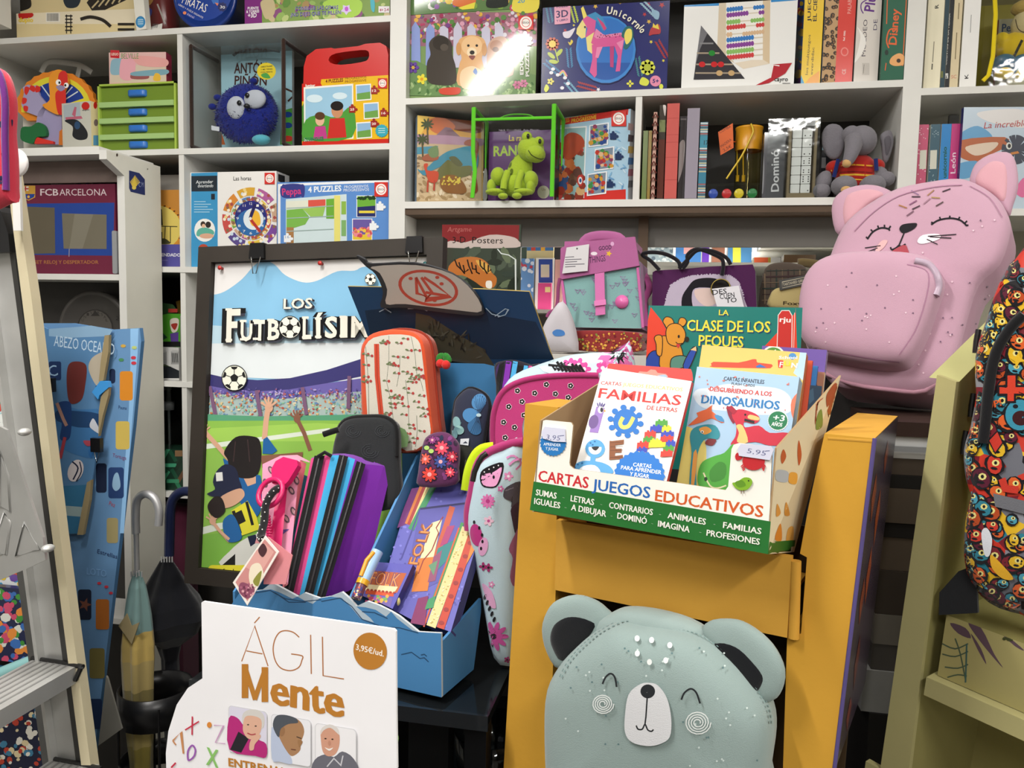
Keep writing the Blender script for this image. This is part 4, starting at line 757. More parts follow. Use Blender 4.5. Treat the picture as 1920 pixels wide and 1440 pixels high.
I, S = book('red_game_box', 'bright red box with white signs, right of the leopard print', 'game box', 1565, 1597, -90, z, 2.02, .18, '#d9392c', None, 'G', gb); S.vw('Z4').text('PALABRAS', (1478, 90), (1484, -60), 26, '#f0b0a4', .0, up=(-1, 0)); S.text('Ref. 0302', (1436, 272), (1442, 205), 12, '#f2d8d0', .03, up=(-1, 0)); S.text('CE', (1442, 495), (1444, 460), 26, '#f2d8d0', .0, up=(-1, 0)); S.ell(1435, 345, 26, 30, '#e8837a'); S.ell(1435, 345, 18, 22, '#d9392c')
I, S = book('modelling_box', 'white shrink-wrapped box with purple and grey lettering', 'game box', 1600, 1645, -90, z, 2.015, .18, '#d8d2ca', '#8a8480', 'S', gb); S.vw('Z4').text('MOLDEO', (1574, 375), (1588, 130), 28, '#55505a', .0, up=(-1, 0)); S.text('DE', (1650, 200), (1654, 128), 26, '#55506a', .0, up=(-1, 0)); S.text('Plus', (1630, 80), (1650, -60), 70, '#6a3f8a', .02, .1, up=(-1, 0)); S.line([(1560, 90), (1545, 60), (1550, 20), (1600, -10)], 7, '#6a3f8a', n=4); S.rect(1552, 420, 1600, 500, '#c4beb6'); S.line([(1560, 490), (1565, 430)], 3, '#6a665f')
S.sm([(1500, 420), (1525, 330), (1540, 240), (1520, 180), (1575, 260), (1560, 340)], '#efece6')
I, S = book('green_game_box', 'worn dark green box with orange lettering, last before the post', 'game box', 1650, 1693, -90, z, 2.0, .19, '#1f5f46', '#17402f', 'P', gb); S.vw('Z4').line([(1715, 160), (1722, -60)], 6, '#e0622e'); S.line([(1822, 440), (1850, -60)], 6, '#e0622e'); S.line([(1705, 470), (1712, 420)], 6, '#e0622e'); S.text('Disney', (1780, 300), (1800, 60), 56, '#e0622e', .02, .1, up=(-1, 0)); S.line([(1730, 320), (1715, 270), (1735, 200), (1790, 190)], 9, '#e0622e', n=4)
S.sm([(1735, 420), (1750, 380), (1800, 355), (1835, 380), (1830, 430), (1770, 440)], '#e6a868'); S.ell(1795, 405, 14, 14, '#3a2a20'); S.ell(1715, 350, 12, 18, '#1a2a22')

# ---------------------------------------------------------------- central bookcase, lower row
z = CZ[1]
I, S = carton('dinosaur_puzzle', 'dinosaur puzzle box set at an angle left of the frog bag', 'puzzle', 781, 905, 220, z, 2.03, 2.12, .03, '#c9a86a', '#7d94a8', 'G', pm=820)
S.vw('Z3').poly([(133, 775), (600, 835), (600, 1010), (133, 1000)], '#e0a848'); S.sm([(133, 780), (230, 790), (200, 900), (133, 960)], '#e8c45a'); S.sm([(280, 800), (470, 815), (600, 840), (590, 920), (420, 900), (330, 850)], '#8a4a34'); S.sm([(240, 830), (340, 815), (420, 880), (330, 930), (250, 900)], '#c96a3a'); S.poly([(260, 960), (350, 880), (385, 885), (480, 970)], '#8a6a78'); S.sm([(133, 930), (600, 960), (600, 1010), (133, 1000)], '#b08aa0', 2)
S.poly([(133, 990), (600, 1010), (600, 1390), (133, 1390)], '#c9b08a'); S.poly([(133, 1020), (300, 1010), (290, 1060), (133, 1070)], '#4a90a8'); S.scat(140, 1080, 560, 1385, 120, ['#b59a74', '#d9c4a0', '#a3885f', '#e0d0b4', '#8a6f4f'], 10, 28, .5)
for x, y in ((225, 860), (190, 965)):
    S.line([(x, y), (x + 5, y + 140)], 12, '#5a4a2a')
    for a in range(0, 360, 40): S.ell(x + 22 * cos(R(a)), y + 18 * sin(R(a)), 26, 7, '#3f4a24', a, 8)
S.sm([(170, 1190), (160, 1170), (200, 1180), (290, 1100), (390, 1040), (560, 1020), (560, 1180), (400, 1140), (280, 1170), (210, 1215)], '#3f8aa4', 4); S.sm([(480, 1000), (500, 970), (560, 970), (580, 1010), (560, 1180), (575, 1320), (530, 1320), (545, 1150), (545, 1030)], '#9a4a2a', 3)
S.sm([(290, 1190), (350, 1120), (380, 1110), (440, 1150), (530, 1150), (520, 1210), (460, 1230), (440, 1270), (300, 1240)], '#6a6a3a', 4); S.sm([(375, 1095), (420, 1085), (470, 1140), (430, 1150)], '#5a5a32'); S.sm([(310, 1260), (350, 1215), (430, 1220), (490, 1290), (480, 1340), (350, 1330)], '#8a5a2a', 4); S.scat(325, 1225, 450, 1280, 40, ['#d9c24a'], 5, 8)
S.sm([(200, 1140), (230, 1135), (225, 1180), (300, 1190), (290, 1260), (240, 1260), (215, 1200)], '#c94a2c', 3); S.line([(230, 1250), (225, 1330)], 12, '#b5402a'); S.line([(275, 1250), (270, 1320)], 12, '#b5402a'); S.sm([(190, 1090), (250, 1060), (300, 1080), (290, 1110), (210, 1115)], '#a0583a'); S.sm([(230, 1040), (290, 1010), (300, 1080), (250, 1090)], '#6f8a5a')
I, S = carton('hero_puzzle', 'pale blue puzzle box with a red top edge right of the frog bag', 'puzzle', 1047, 1177, 211, z, 2.1, 2.03, .03, '#a9cbe0', '#b9bac0', 'G', pm=1130)
S.vw('Z3').poly([(1000, 850), (1620, 745), (1615, 795), (1000, 890)], '#c92f2a'); S.poly([(1000, 1372), (1330, 1330), (1600, 1310), (1600, 1380), (1000, 1392)], '#c92f2a'); S.text('PUZZLES', (1120, 862), (1210, 842), 30, '#e0a03a', .03); S.text('PROGRESIVOS', (1226, 818), (1398, 788), 26, '#e8c43a', .02); S.text('PROGRESSIVE', (1224, 850), (1396, 822), 26, '#e8c43a', .02)
S.poly([(1050, 890), (1330, 872), (1312, 1372), (1050, 1385)], '#e6e9ea'); S.poly([(1050, 900), (1322, 882), (1304, 1365), (1050, 1378)], '#8fb4b8'); S.scat(1055, 980, 1300, 1370, 110, ['#8a3326', '#5a3a34', '#2f4a7a', '#b5653a', '#a8403a', '#6a4a3a', '#c9a070'], 14, 36); S.sm([(1150, 1000), (1210, 920), (1290, 940), (1310, 1010), (1200, 1110)], '#a3442c'); S.ell(1285, 1250, 22, 40, '#c03a34'); S.ell(1286, 1250, 14, 26, '#e0dede'); S.ell(1287, 1250, 8, 14, '#2f4a8a')
S.scat(1480, 800, 1600, 1300, 30, ['#7fb0d4', '#c9dfec', '#6a9ac4'], 12, 26, .25)
for x, y in ((1350, 868), (1388, 1033), (1338, 1206)): S.poly([(x, y), (x + 135, y - 20), (x + 128, y + 135), (x - 6, y + 152)], '#f0f0f2'); S.poly([(x + 6, y + 6), (x + 126, y - 12), (x + 120, y + 128), (x + 2, y + 143)], '#7a8a9a'); S.scat(x + 10, y + 8, x + 118, y + 125, 34, ['#b8392f', '#c9963a', '#3f8a4a', '#2f4a8a', '#8a3a5a', '#d9b08a'], 9, 18)
for x, y in ((1515, 945), (1550, 1085), (1492, 1278)): piece(S, x, y, 22, '#22365f')
seal(S, 1503, 768, 1605, 875, 'Z3'); S = Sheet(I.mb, I.fr.right(I.w), 0, 'P', v='Z3')
for i, c in enumerate(('#c0a0a0', '#5a4a50', '#c9a85a', '#4a7ab0', '#a86a7a', '#6a6a70')): S.poly([(1618, 850 + i * 80), (1655, 860 + i * 78), (1650, 905 + i * 78), (1614, 900 + i * 80)], c)
# frog bag
LG = m('#5fc42c', 'F')
fr, w = shelf(886, 1035, z, 1.975, 1.97); h = fr.uv(970, 222)[1]; h2 = fr.uv(970, 199)[1]
I = Item('picture_book', 'purple picture book inside the lime-edged clear bag', 'book'); fb = fr.sub(.002, .094, .004); wb = w - .03; I.mb.box(fb, -wb / 2, wb / 2, 0, .012, 0, h - .012, m('#5e2f6e', 'G'), m('#d9d6cc', 'P')); S = Sheet(I.mb, fb, 0, 'G', v='Z3')
S.text('Nick Goodfield  Ana Martín', (722, 908), (1000, 904), 13, '#b9a0bc'); S.text('La ra', (790, 975), (878, 975), 42, '#e0c83a', .02); S.text('RAN', (684, 1080), (845, 1074), 70, '#a9c43a', .03); S.scat(618, 1150, 632, 1370, 20, ['#c9c4bc'], 5, 10); S.sm([(610, 1370), (620, 1180), (640, 1190), (640, 1370)], '#8a8a86'); S.ell(1030, 1330, 42, 45, '#b5b09a'); S.text('Un', (1018, 1320), (1045, 1320), 18, '#6a5a3a')
I = Item('plush_frog', 'lime green spotted toy frog sitting inside the lime-edged bag', 'plush toy'); FG = m('#b3c93a', 'U'); FD = m('#66761f', 'U'); FP = fr.sub(0, .055, 0)
def fe(b, x, y, rx, ry, rz, mt, off=0, rot=0): u, v = FP.uv(740 + x / 3.692, y / 3.692); b.ell(FP(u, off, v), rx, ry, rz, mt, FP.sub(0, 0, 0, (0, rot, 0)))
b = I.part('body'); fe(b, 860, 1190, .033, .028, .052, FG, .005, 18); fe(b, 840, 1280, .040, .030, .032, FG, 0)
for x, y, a in ((720, 1225, 1), (945, 1250, 0)): q = I.part('leg'); fe(q, x, y, .020, .026, .024, FG, -.006); fe(q, (712 if a else 905), 1340, .026, .024, .009, FG, -.026); fe(q, 680 if a else 950, 1300, .012, .02, .02, FG, -.015)
for x in (775, 870): q = I.part('arm'); u, v = FP.uv(740 + x / 3.692, 1330 / 3.692); u2, v2 = FP.uv(740 + (x + 20) / 3.692, 1200 / 3.692); q.tube([FP(u, -.036, v + .002), FP(u + .001, -.035, v + .02), FP(u2, -.022, v2)], .009, FG); q.ell(FP(u, -.04, .009), .013, .014, .008, FG)
q = I.part('head'); fe(q, 950, 1045, .036, .030, .031, FG, -.016, 15); fe(q, 985, 1080, .028, .027, .022, FG, -.026, 15)
for x, y in ((930, 965), (1010, 1000)): fe(q, x, y, .014, .013, .014, FG, -.026); e = I.part('eye', q); fe(e, x + 14, y + 2, .004, .004, .0065, m('#1a1c12', 'L'), -.0385)
S = Sheet(q, bvh=q.bvh(), v='Z3', fin='F'); S.line([(925, 1040), (950, 1075), (1000, 1100), (1035, 1100)], 6, '#3f4a18', n=4)
S = Sheet(b, bvh=b.bvh(), v='Z3', fin='F'); [S.ell(x, y, rx, ry, '#66761f', a, 12) for x, y, rx, ry, a in ((826, 1035, 12, 26, 20), (800, 1085, 18, 16, -20), (797, 1140, 12, 22, 15), (808, 1190, 12, 24, 10), (778, 1232, 10, 18, 0), (955, 1245, 12, 26, 30))]
I = Item('clear_gift_bag', 'clear plastic bag edged in lime green with a frog toy and purple book', 'gift bag'); d = .11
b = I.part('film'); film(b, fr, w, d, h2)
for x in (-w / 2, w / 2): I.part('trim').tube([fr(x, -.003, .003), fr(x + .006 * (x < 0), -.003, h * .35), fr(x, -.003, h * .6), fr(x, -.003, h2)], .006, LG, flat=(fr.M.col[1], .002)); I.part('trim').tube([fr(x, -.002, h2), fr(x + .006, d, h2 - .01), fr(x + .004, d, h * .5)], .006, LG, flat=((0, 0, 1), .002))
I.part('trim').tube([fr(-w / 2, -.003, h), fr(w / 2, -.003, h - .002)], .004, LG, flat=(fr.M.col[1], .0015))
I.part('handle').tube([fr(*q) for q in smooth([(-.055, .04, h + .008), (-.02, .04, h + .02), (.03, .04, h + .018), (.05, .04, h + .008), (.065, .04, h + .012)], 4, False)], .0045, LG, flat=((0, 0, 1), .002))
gl = 'albums and notebooks standing between the divider and the jar'
for nm, lb, a, b_, t, Y, c, fin in (('green_folder', 'slim pale green folder, first beside the divider', 1202, 1211, 245, 2.04, '#8fae5a', 'G'), ('yellow_folder', 'slim mustard folder next to the spiral notebook', 1212, 1218, 245, 2.045, '#b59a3a', 'G'), ('wrapped_album', 'dark shrink-wrapped album with a brown lower half', 1231, 1243, 197, 2.02, '#4a4640', 'S'), ('pink_album', 'tall salmon pink linen album', 1245, 1268, 194, 2.0, '#c9625c', 'F'), ('marbled_album', 'dark album with a ragged white patch, beside the salmon album', 1270, 1282, 218, 2.03, '#5a5a5c', 'S'), ('grey_album', 'mauve grey shrink-wrapped album', 1283, 1306, 203, 2.0, '#9a93a0', 'S'), ('striped_album', 'album with a patterned blue and red striped spine', 1308, 1322, 229, 2.0, '#5f8a9a', 'P')):
    I, S = carton(nm, lb, 'album', a, b_, t, z, Y, Y, .16, c, None, fin, gl); S.vw('Z4')
    if nm == 'wrapped_album': S.rect(180, 930, 250, 1320, '#6a3f36'); S.sm([(225, 700), (245, 710), (240, 770), (232, 760)], '#d9d6d0'); S.rect(200, 800, 240, 880, '#8a9a6a')
    if nm == 'pink_album': [S.line([(225, y), (330, y - 3)], 4, '#b8544f') for y in (790, 900, 950, 1050, 1200)]
    if nm == 'marbled_album': S.sm([(345, 940), (370, 950), (360, 1100), (335, 1190), (318, 1210), (328, 1000)], '#d0cfcc'); S.rect(335, 790, 380, 800, '#9a9a9a')
    if nm == 'striped_album':
        for k in range(36): S.line([(440, 822 + k * 14), (560, 822 + k * 14)], 7, ['#d9dcd8', '#a8443a', '#2f4a5a', '#c9b98a'][k % 4]); S.k -= .9
        S.rect(440, 905, 560, 985, '#3a8aa0'); S.rect(440, 1150, 560, 1225, '#2f7a94'); S.text('17', (496, 965), (526, 965), 30, '#1f3a44', .02)
fr, w = shelf(1218, 1229, z, 2.0); h = fr.uv(1226, 209)[1]; I = Item('spiral_notebook', 'notebook standing with its rose gold spiral outward', 'notebook', gl); I.part('cover').box(fr, -w / 2 + .003, w / 2 - .003, .006, .15, 0, h, m('#c9a08f', 'P')); sp = I.part('spiral', label='rose gold wire spiral'); RG = m('#7a4038', 'M')
for k in range(11): zz = h * (k + .6) / 11; sp.tube([fr(-w / 2 + .001, .004, zz - .006), fr(0, -.003, zz + .002), fr(w / 2 - .001, .004, zz - .006)], .0022, RG, 6)
# jar
fr, w = shelf(1374, 1424, z, 2.085); I = Item('yellow_jar', 'clear jar with an amber lid and a yellow cord', 'jar'); f = fr; r = w / 2; zt = fr.uv(1398, 240)[1]; zl = fr.uv(1398, 281)[1]
b = I.part('jar'); b.lathe(f, [(0, .001), (r * .95, .001), (r * .97, .01), (r * .97, zl)], m('#e8dfb0', 'K'), 24)
b = I.part('lid'); b.lathe(f, [(r, zl - .004), (r * 1.02, zl + .012), (r, zl + .014), (r, zt - .006), (r * 1.04, zt - .004), (r * 1.04, zt), (0, zt)], m('#d9981a', 'L'), 28)
CY = m('#d9b82a', 'L'); b = I.part('cord'); pts = trace(fr, 'Z4', [(800, 850), (815, 900), (790, 960), (740, 1060), (680, 1150), (640, 1210)]); b.tube([fr(x, -r * 1.08 - .002, zz) for x, zz in smooth([(p[0], 0, p[1]) for p in pts], 3, False) for x, zz in [(x, zz)]] if False else [fr(x, -r * 1.08 - .002, zz) for x, zz in smooth(pts, 3, False)], .0025, CY, 6)
for xx in (718, 758): q = I.part('tassel'); (u, v), (u1, v1) = trace(fr, 'Z4', [(xx, 1195), (xx - 2, 1010)]); q.tube([fr(u, -.01, v), fr(u1, -.01, v1)], .0018, CY, 6); q.tube([fr(u, -.01, v - .008), fr(u, -.01, v + .008)], .0045, CY, 8)
I = Item('orange_note', 'handwritten orange paper note in front of the amber jar lid', 'note'); f = fr.sub(0, -r * 1.04 - .004, 0); I.mb.prism(f, trace(f, 'Z4', [(592, 880), (690, 820), (695, 985), (608, 1035)]), 0, .0008, m('#d9642a', 'P')); S = Sheet(I.mb, f, 0, 'P', v='Z4'); S.text('COMBA', (604, 890), (680, 848), 18, '#5a2a1a'); S.text('MADERA', (615, 985), (684, 935), 18, '#5a2a1a'); S.text('2,5€', (630, 1012), (684, 980), 20, '#5a2a1a'); I.mb.tube([f(*[(a, .002, b) for a, b in trace(f, 'Z4', [(640, 950)])][0]), fr(-r * .99, -.004, zl + .02)], .0015, m('#d9642a', 'P'), 6)
fr, w = shelf(1325, 1424, z, 2.0); h = fr.uv(1375, 344)[1]; gd = 'coloured disc stamps in a clear pack'
I = Item('clear_pack', 'small clear pack holding four coloured discs before the amber jar', 'pack'); film(I.mb, fr, w, .035, h)
for xx, c, n in ((560, '#2f4fb0', 'blue'), (650, '#c9262a', 'red'), (732, '#e0c81f', 'yellow'), (822, '#1f7a3a', 'green')):
    I = Item('disc_stamp', f'{n} round disc in the small clear pack', 'stamp', gd); u, v = fr.uv(1180 + xx / 3.5556, 1268 / 3.5556, .008); f = fr.sub(u, .008, 0.0125, (-90, 0, 0)); I.mb.lathe(f, [(0, 0), (.0105, 0), (.0115, .001), (.0115, .016), (0, .016)], m(c, 'L'), 20)
# dominoes
I, S = carton('domino_box', 'dark grey box with white domino lettering up its front', 'game box', 1428, 1468, 248, z, 2.02, 2.02, .03, '#57575b', None, 'S'); S.vw('Z4').text('Dominó', (996, 1275), (996, 1000), 54, '#dcdcde', .07, up=(-1, 0)); S.sm([(880, 900), (900, 1100), (890, 1290), (870, 1200)], '#8a8a8e')
fr, w = shelf(1474, 1527, z, 2.01); h = fr.uv(1500, 227)[1]; I = Item('domino_tray', 'narrow wooden tray of white dominoes standing on its end', 'game'); WB = m('#8a7a5c', 'D'); b = I.part('tray')
b.box(fr, -w / 2, -w / 2 + .006, 0, .03, 0, h, WB); b.box(fr, w / 2 - .006, w / 2, 0, .03, 0, h, WB); b.box(fr, -w / 2, w / 2, .026, .03, 0, h, WB); b.box(fr, -w / 2 + .006, w / 2 - .006, 0, .026, 0, .012, WB); b.box(fr, -w / 2 + .006, w / 2 - .006, 0, .026, h - .012, h, m('#55524e', 'G'))
for k in range(7):
    for c in range(2):
        t = I.part('domino'); a = (h - .03) / 7; x0 = -w / 2 + .009 + c * (w - .018) / 2; t.box(fr, x0, x0 + (w - .02) / 2 - .001, .006, .022, .013 + k * a, .013 + (k + 1) * a - .0012, m('#e6e6e2', 'L'), bev=.0015)
        if c:
            S = Sheet(t, fr, .006, 'P')
            for _ in range([1, 6, 4, 5, 2, 1, 2][k]):
                i = _ ; u, v = x0 + (w - .02) / 4 + (-.006 if i % 2 else .006), .013 + k * a + a * (.25 + .25 * (i // 2)); f = fr.sub(u, .0059, v, (-90, 0, 0)); t.lathe(f, [(0, 0), (.0016, 0), (.0016, .0004)], m('#222', 'P'), 8)
I = Item('film_wrap', 'crinkled clear film wrapped around the standing dominoes', 'wrapper'); fw = fr.sub(-.03, -.008, 0); I.mb.box(fw, -.053, .066, -.004, -.0035, .0, h + .004, m('#f6f8f8', 'K'))
# elephant
fr, w = shelf(1540, 1670, z, 2.035); I = Item('plush_elephant', 'grey toy elephant in a red and yellow striped shirt', 'plush toy'); EG = m('#77747a', 'U'); ET = m('#c9a06a', 'U')
def ee(b, x, y, rx, ry, rz, mt, off=0, rot=0, yaw=0): u, v = fr.uv(1180 + x / 3.5556, y / 3.5556, off); b.ell(fr(u, off, v), rx, ry, rz, mt, fr.sub(0, 0, 0, (0, rot, yaw)))
b = I.part('body'); ee(b, 1515, 1170, .05, .036, .052, m('#a8241f', 'F')); tex = Sheet(b, bvh=b.bvh(), v='Z4', fin='F')
for y, c, wd in ((1095, '#d9a02a', 9), (1108, '#8a1a1a', 6), (1160, '#e0b03a', 12), (1178, '#a8241f', 8), (1192, '#e0b03a', 8), (1140, '#7a1a1a', 7)): tex.line([(1375, y + 10), (1500, y + 3), (1650, y + 12)], wd, c)
for s_ in (0, 1):
    a = I.part('strap', label='navy blue brace'); pts = [((1395, 1060), (1365, 1180)), ((1640, 1060), (1645, 1140))][s_]; q = []
    for p in pts: u, v = fr.uv(1180 + p[0] / 3.5556, p[1] / 3.5556, -.03); q.append(fr(u, -.028 - .006 * s_, v))
    a.tube(q, .005, m('#1f2a66', 'F'), flat=(fr.M.col[1], .002))
for x, y, x2, y2, k in ((1365, 1120, 1290, 1218, 0), (1645, 1110, 1668, 1168, 1)):
    sl = I.part('sleeve'); ee(sl, x, y, .02, .02, .018, m('#b0281f', 'F')); Sheet(sl, bvh=sl.bvh(), v='Z4', fin='F').line([(x - 20, y - 10 + 30 * (1 - k)), (x + 15, y + 25 - 30 * (1 - k))], 10, '#e0b03a')
    a = I.part('arm'); ee(a, x2, y2, .019, .02, .03 if not k else .022, EG, -.012, 20 if not k else -40); ee(a, x2 - 10 + 50 * k, y2 + 55 - 30 * k, .022, .02, .018, EG, -.02)
for x, y in ((1430, 1240), (1620, 1236)):
    l = I.part('leg'); ee(l, x, y, .03, .034, .024, EG, -.03); ft = I.part('foot_pad', l); ee(ft, x + 15, y + 25, .012, .006, .009, ET, -.06)
h_ = I.part('head'); ee(h_, 1545, 940, .036, .036, .036, EG, -.012); ee(h_, 1480, 900, .022, .022, .022, EG, -.008)
tr = I.part('trunk'); q = []
for x, y, o_ in ((1500, 930, -.03), (1490, 990, -.045), (1470, 1050, -.052), (1452, 1085, -.055)): u, v = fr.uv(1180 + x / 3.5556, y / 3.5556, o_); q.append(fr(u, o_, v))
tr.tube(smooth(q, 3, False), lambda t: .022 - .011 * t, EG, 12); tp = I.part('trunk_tip', tr); ee(tp, 1450, 1088, .0105, .0105, .0105, ET, -.057)
for p, c in (([(1440, 900), (1400, 835), (1330, 830), (1285, 890), (1290, 990), (1340, 1060), (1400, 1050), (1430, 980)], 0), ([(1675, 900), (1725, 868), (1752, 890), (1760, 950), (1740, 1030), (1715, 1085), (1690, 1070), (1680, 980)], 1)):
    e = I.part('ear'); f = fr.sub(0, .0, 0); e.puff(f, smooth(trace(f, 'Z4', p), 3), .008, .006, EG)
    if c: n = I.part('ear_lining', e); n.puff(f, smooth([(sum(q[0] for q in trace(f, 'Z4', p)) / 8 + (x - sum(q[0] for q in trace(f, 'Z4', p)) / 8) * .7, sum(q[1] for q in trace(f, 'Z4', p)) / 8 + (zz - sum(q[1] for q in trace(f, 'Z4', p)) / 8) * .75) for x, zz in trace(f, 'Z4', p)], 3), .0095, 0, m('#5f5c62', 'U'))
I, S = carton('small_case', 'small dark and white package half hidden behind the elephant ear', 'package', 1536, 1562, 255, z, 2.17, 2.17, .03, '#26262a', None, 'S'); S.vw('Z4').rect(1265, 905, 1295, 1000, '#8fb4c4'); S.rect(1265, 1050, 1310, 1120, '#8a8a8c')

# ---------------------------------------------------------------- right bookcase
z = 2.012; gk = 'books on the top shelf of the right bookcase'
for nm, lb, a, b_, c, fin in (('novel', 'thick cream book, first on the right top shelf', 1730.5, 1761, '#e9e2c6', 'P'), ('novel', 'slim dark teal book beside the thick cream one', 1762, 1770, '#27414c', 'P'), ('novel', 'slim black book with white lettering', 1770.8, 1778.5, '#1d1f22', 'P'), ('novel', 'beige book between the black and the white book', 1779.5, 1795, '#d9c9a4', 'P'), ('novel', 'thick white book beside the yellow bag', 1798, 1829, '#efeeea', 'P')):
    I, S = carton(nm, lb, 'book', a, b_, -70, z, 2.02, 2.02, .14, c, '#d9d4c0', fin, gk, pm=1780); S.vw('Z5')
    if 'cream' in lb and 'thick cream book' in lb: S.text('R', (935, 55), (935, 30), 26, '#222', .08, up=(-1, 0)); S.line([(895, 420), (905, 280)], 6, '#8a8470'); S.line([(890, 470), (893, 430)], 8, '#5a5648')
    if 'black' in lb and 'slim' in lb: S.text('CUENTOS DE LA TIERRA', (990, 440), (1014, 90), 12, '#c9c9c4', .03, up=(-1, 0)); S.rect(978, 495, 1000, 530, '#d9d9d4'); S.text('K', (994, 526), (994, 500), 14, '#111', .08, up=(-1, 0))
    if 'beige' in lb: S.text('SC', (1020, 530), (1056, 528), 24, '#c96a5a', .0); S.line([(1048, 400), (1058, 220)], 6, '#7a6a4a'); S.line([(1068, 130), (1074, 20)], 6, '#7a6a4a')
    if 'thick white' in lb: S.text('K', (1136, 530), (1136, 500), 26, '#222', .08, up=(-1, 0)); S.line([(1150, 220), (1156, 100)], 4, '#8a8a8a')
    if 'teal' in lb: S.rect(950, 480, 966, 525, '#6a6f3a')
fr, w = shelf(1836, 1975, z, 2.03); I = Item('clear_gift_bag', 'clear olive-backed bag edged in yellow holding a doll, right edge of the photo', 'gift bag'); YL = m('#e8cf1f', 'F')
bk = I.part('back_panel'); bk.box(fr, -w / 2 + .004, w / 2, .14, .143, .002, .24, m('#8a8426', 'G')); fl = I.part('film'); film(fl, fr, w, .15, .24, '#f4f2dc')
I.part('trim').tube([fr(x, -.002, zz) for x, zz in trace(fr, 'Z5', [(1310, -60), (1318, 100), (1300, 380), (1270, 510), (1232, 548)])], .005, YL, flat=(fr.M.col[1], .002))
f = fr.sub(0, .105, .003); I = Item('picture_book', 'grey picture book behind the doll in the yellow-edged bag', 'book'); I.mb.box(f, -.008, w / 2 - .006, 0, .01, 0, f.uv(1880, 36)[1], m('#a9abb0', 'G'), m('#a04a34', 'P')); Sheet(I.mb, f, 0, 'G', v='Z5').text('Pe', (1362, 215), (1420, 212), 56, '#2f4a8a', .06)
I = Item('plush_doll', 'white-headed doll in a yellow top and blue trousers', 'plush toy'); fd = fr.sub(0, .045, 0)
def de(b, x, y, rx, ry, rz, mt, off=0, rot=0): u, v = fd.uv(1500 + x / 3.6, y / 3.6); b.ell(fd(u, off, max(v, rz * .5 + .004)), rx, ry, rz, mt, fd.sub(0, 0, 0, (0, rot, 0)))
b = I.part('head'); de(b, 1530, 170, .033, .03, .036, m('#cfc4b0', 'U')); Sheet(b, bvh=b.bvh(), v='Z5', fin='F').line([(1455, 130), (1470, 190), (1500, 215), (1530, 215)], 6, '#4a4038', n=4)
b = I.part('hair'); de(b, 1520, 55, .03, .026, .018, m('#b9a26a', 'U'))
b = I.part('top'); de(b, 1450, 320, .042, .028, .034, m('#dcbf26', 'F')); de(b, 1370, 275, .016, .018, .02, m('#e0c628', 'F'), 0, -30); S = Sheet(b, bvh=b.bvh(), v='Z5', fin='F'); S.line([(1500, 270), (1430, 410)], 18, '#2a2a26')
for x in (1370, 1480): b = I.part('trouser_leg'); de(b, x, 435, .026, .026, .022, m('#1f5f96', 'F'), -.004)
for x in (1350, 1490): b = I.part('shoe'); de(b, x, 515, .019, .022, .013, m('#dfc53a', 'F'), -.02)
z = 1.734; gk = 'slim children books on the lower shelf of the right bookcase'
for lb, a, b_, c, tx in (('slim dotted pink book, first on the lower right shelf', 1714, 1732, '#c45a78', ''), ('slim dotted grey-blue book beside the dotted pink one', 1736, 1754, '#43606e', ''), ('slim blue book titled Unicornio', 1756, 1774, '#3584c4', 'UNICORNIO'), ('slim magenta book titled León', 1774.6, 1791, '#c43a7e', 'LEÓN')):
    I, S = carton('storybook', lb, 'book', a, b_, 233, z, 2.015, 2.015, .15, c, '#d9d6cc', 'G', gk, pm=1750); S.vw('Z5')
    if tx == 'UNICORNIO': S.text('unicornio', (988, 1200), (990, 990), 26, '#1f5a4a', .03, up=(-1, 0))
    if tx == 'LEÓN': S.text('León', (1048, 1170), (1052, 1030), 34, '#f2d8e6', .05, up=(-1, 0))
    if not tx: x = 820 if 'pink book' in lb and 'beside' not in lb else 890; S.scat(x - 25, 850, x + 45, 1240, 30, ['#e8c9d2' if x == 820 else '#8fa4ac'], 3, 5); S.poly([(x - 10, 1015), (x + 35, 1012), (x + 30, 1140), (x - 15, 1142)], '#d0cfc0')
I, S = carton('pale_card', 'narrow grey card standing behind the blue and magenta storybooks', 'card', 1768, 1786, 216, z, 2.18, 2.18, .01, '#8f9092', None, 'P')
I, S = carton('picture_book', 'large pale picture book with red script title and a painted fox', 'book', 1795, 1960, 201, z, 2.0, 2.02, .012, '#b9c9d6', '#2a2f6a', 'G', pm=1800)
S.vw('Z5').rect(1050, 700, 1085, 1500, '#d3d9de'); S.sm([(1085, 900), (1200, 850), (1300, 930), (1180, 1000), (1085, 960)], '#5f9ac4'); S.sm([(1200, 760), (1500, 740), (1560, 860), (1300, 830)], '#d9d6d4'); S.sm([(1065, 950), (1380, 925), (1390, 990), (1250, 1060), (1200, 1100), (1065, 1050)], '#b0603a', 3); S.sm([(1120, 990), (1330, 960), (1290, 1020), (1180, 1050)], '#d9c4b0'); S.sm([(1065, 1110), (1200, 1090), (1160, 1190), (1065, 1200)], '#5f9ac4')
for k in range(60): a = rnd.uniform(0, 6.28); S.line([(1455, 1010), (1455 + 95 * cos(a), 1010 + 100 * sin(a))], 12, '#3a3f4e'); S.k -= .97
S.ell(1410, 985, 20, 24, '#d9d9d0'); S.ell(1412, 985, 11, 15, '#1d1d22'); S.poly([(1420, 1030), (1470, 1020), (1480, 1035), (1425, 1045)], '#c07a3a'); S.sm([(1450, 1290), (1512, 1200), (1512, 1330)], '#d96a9a'); S.text('La increíble', (1240, 868), (1530, 850), 44, '#b03a3f', .0, .2)
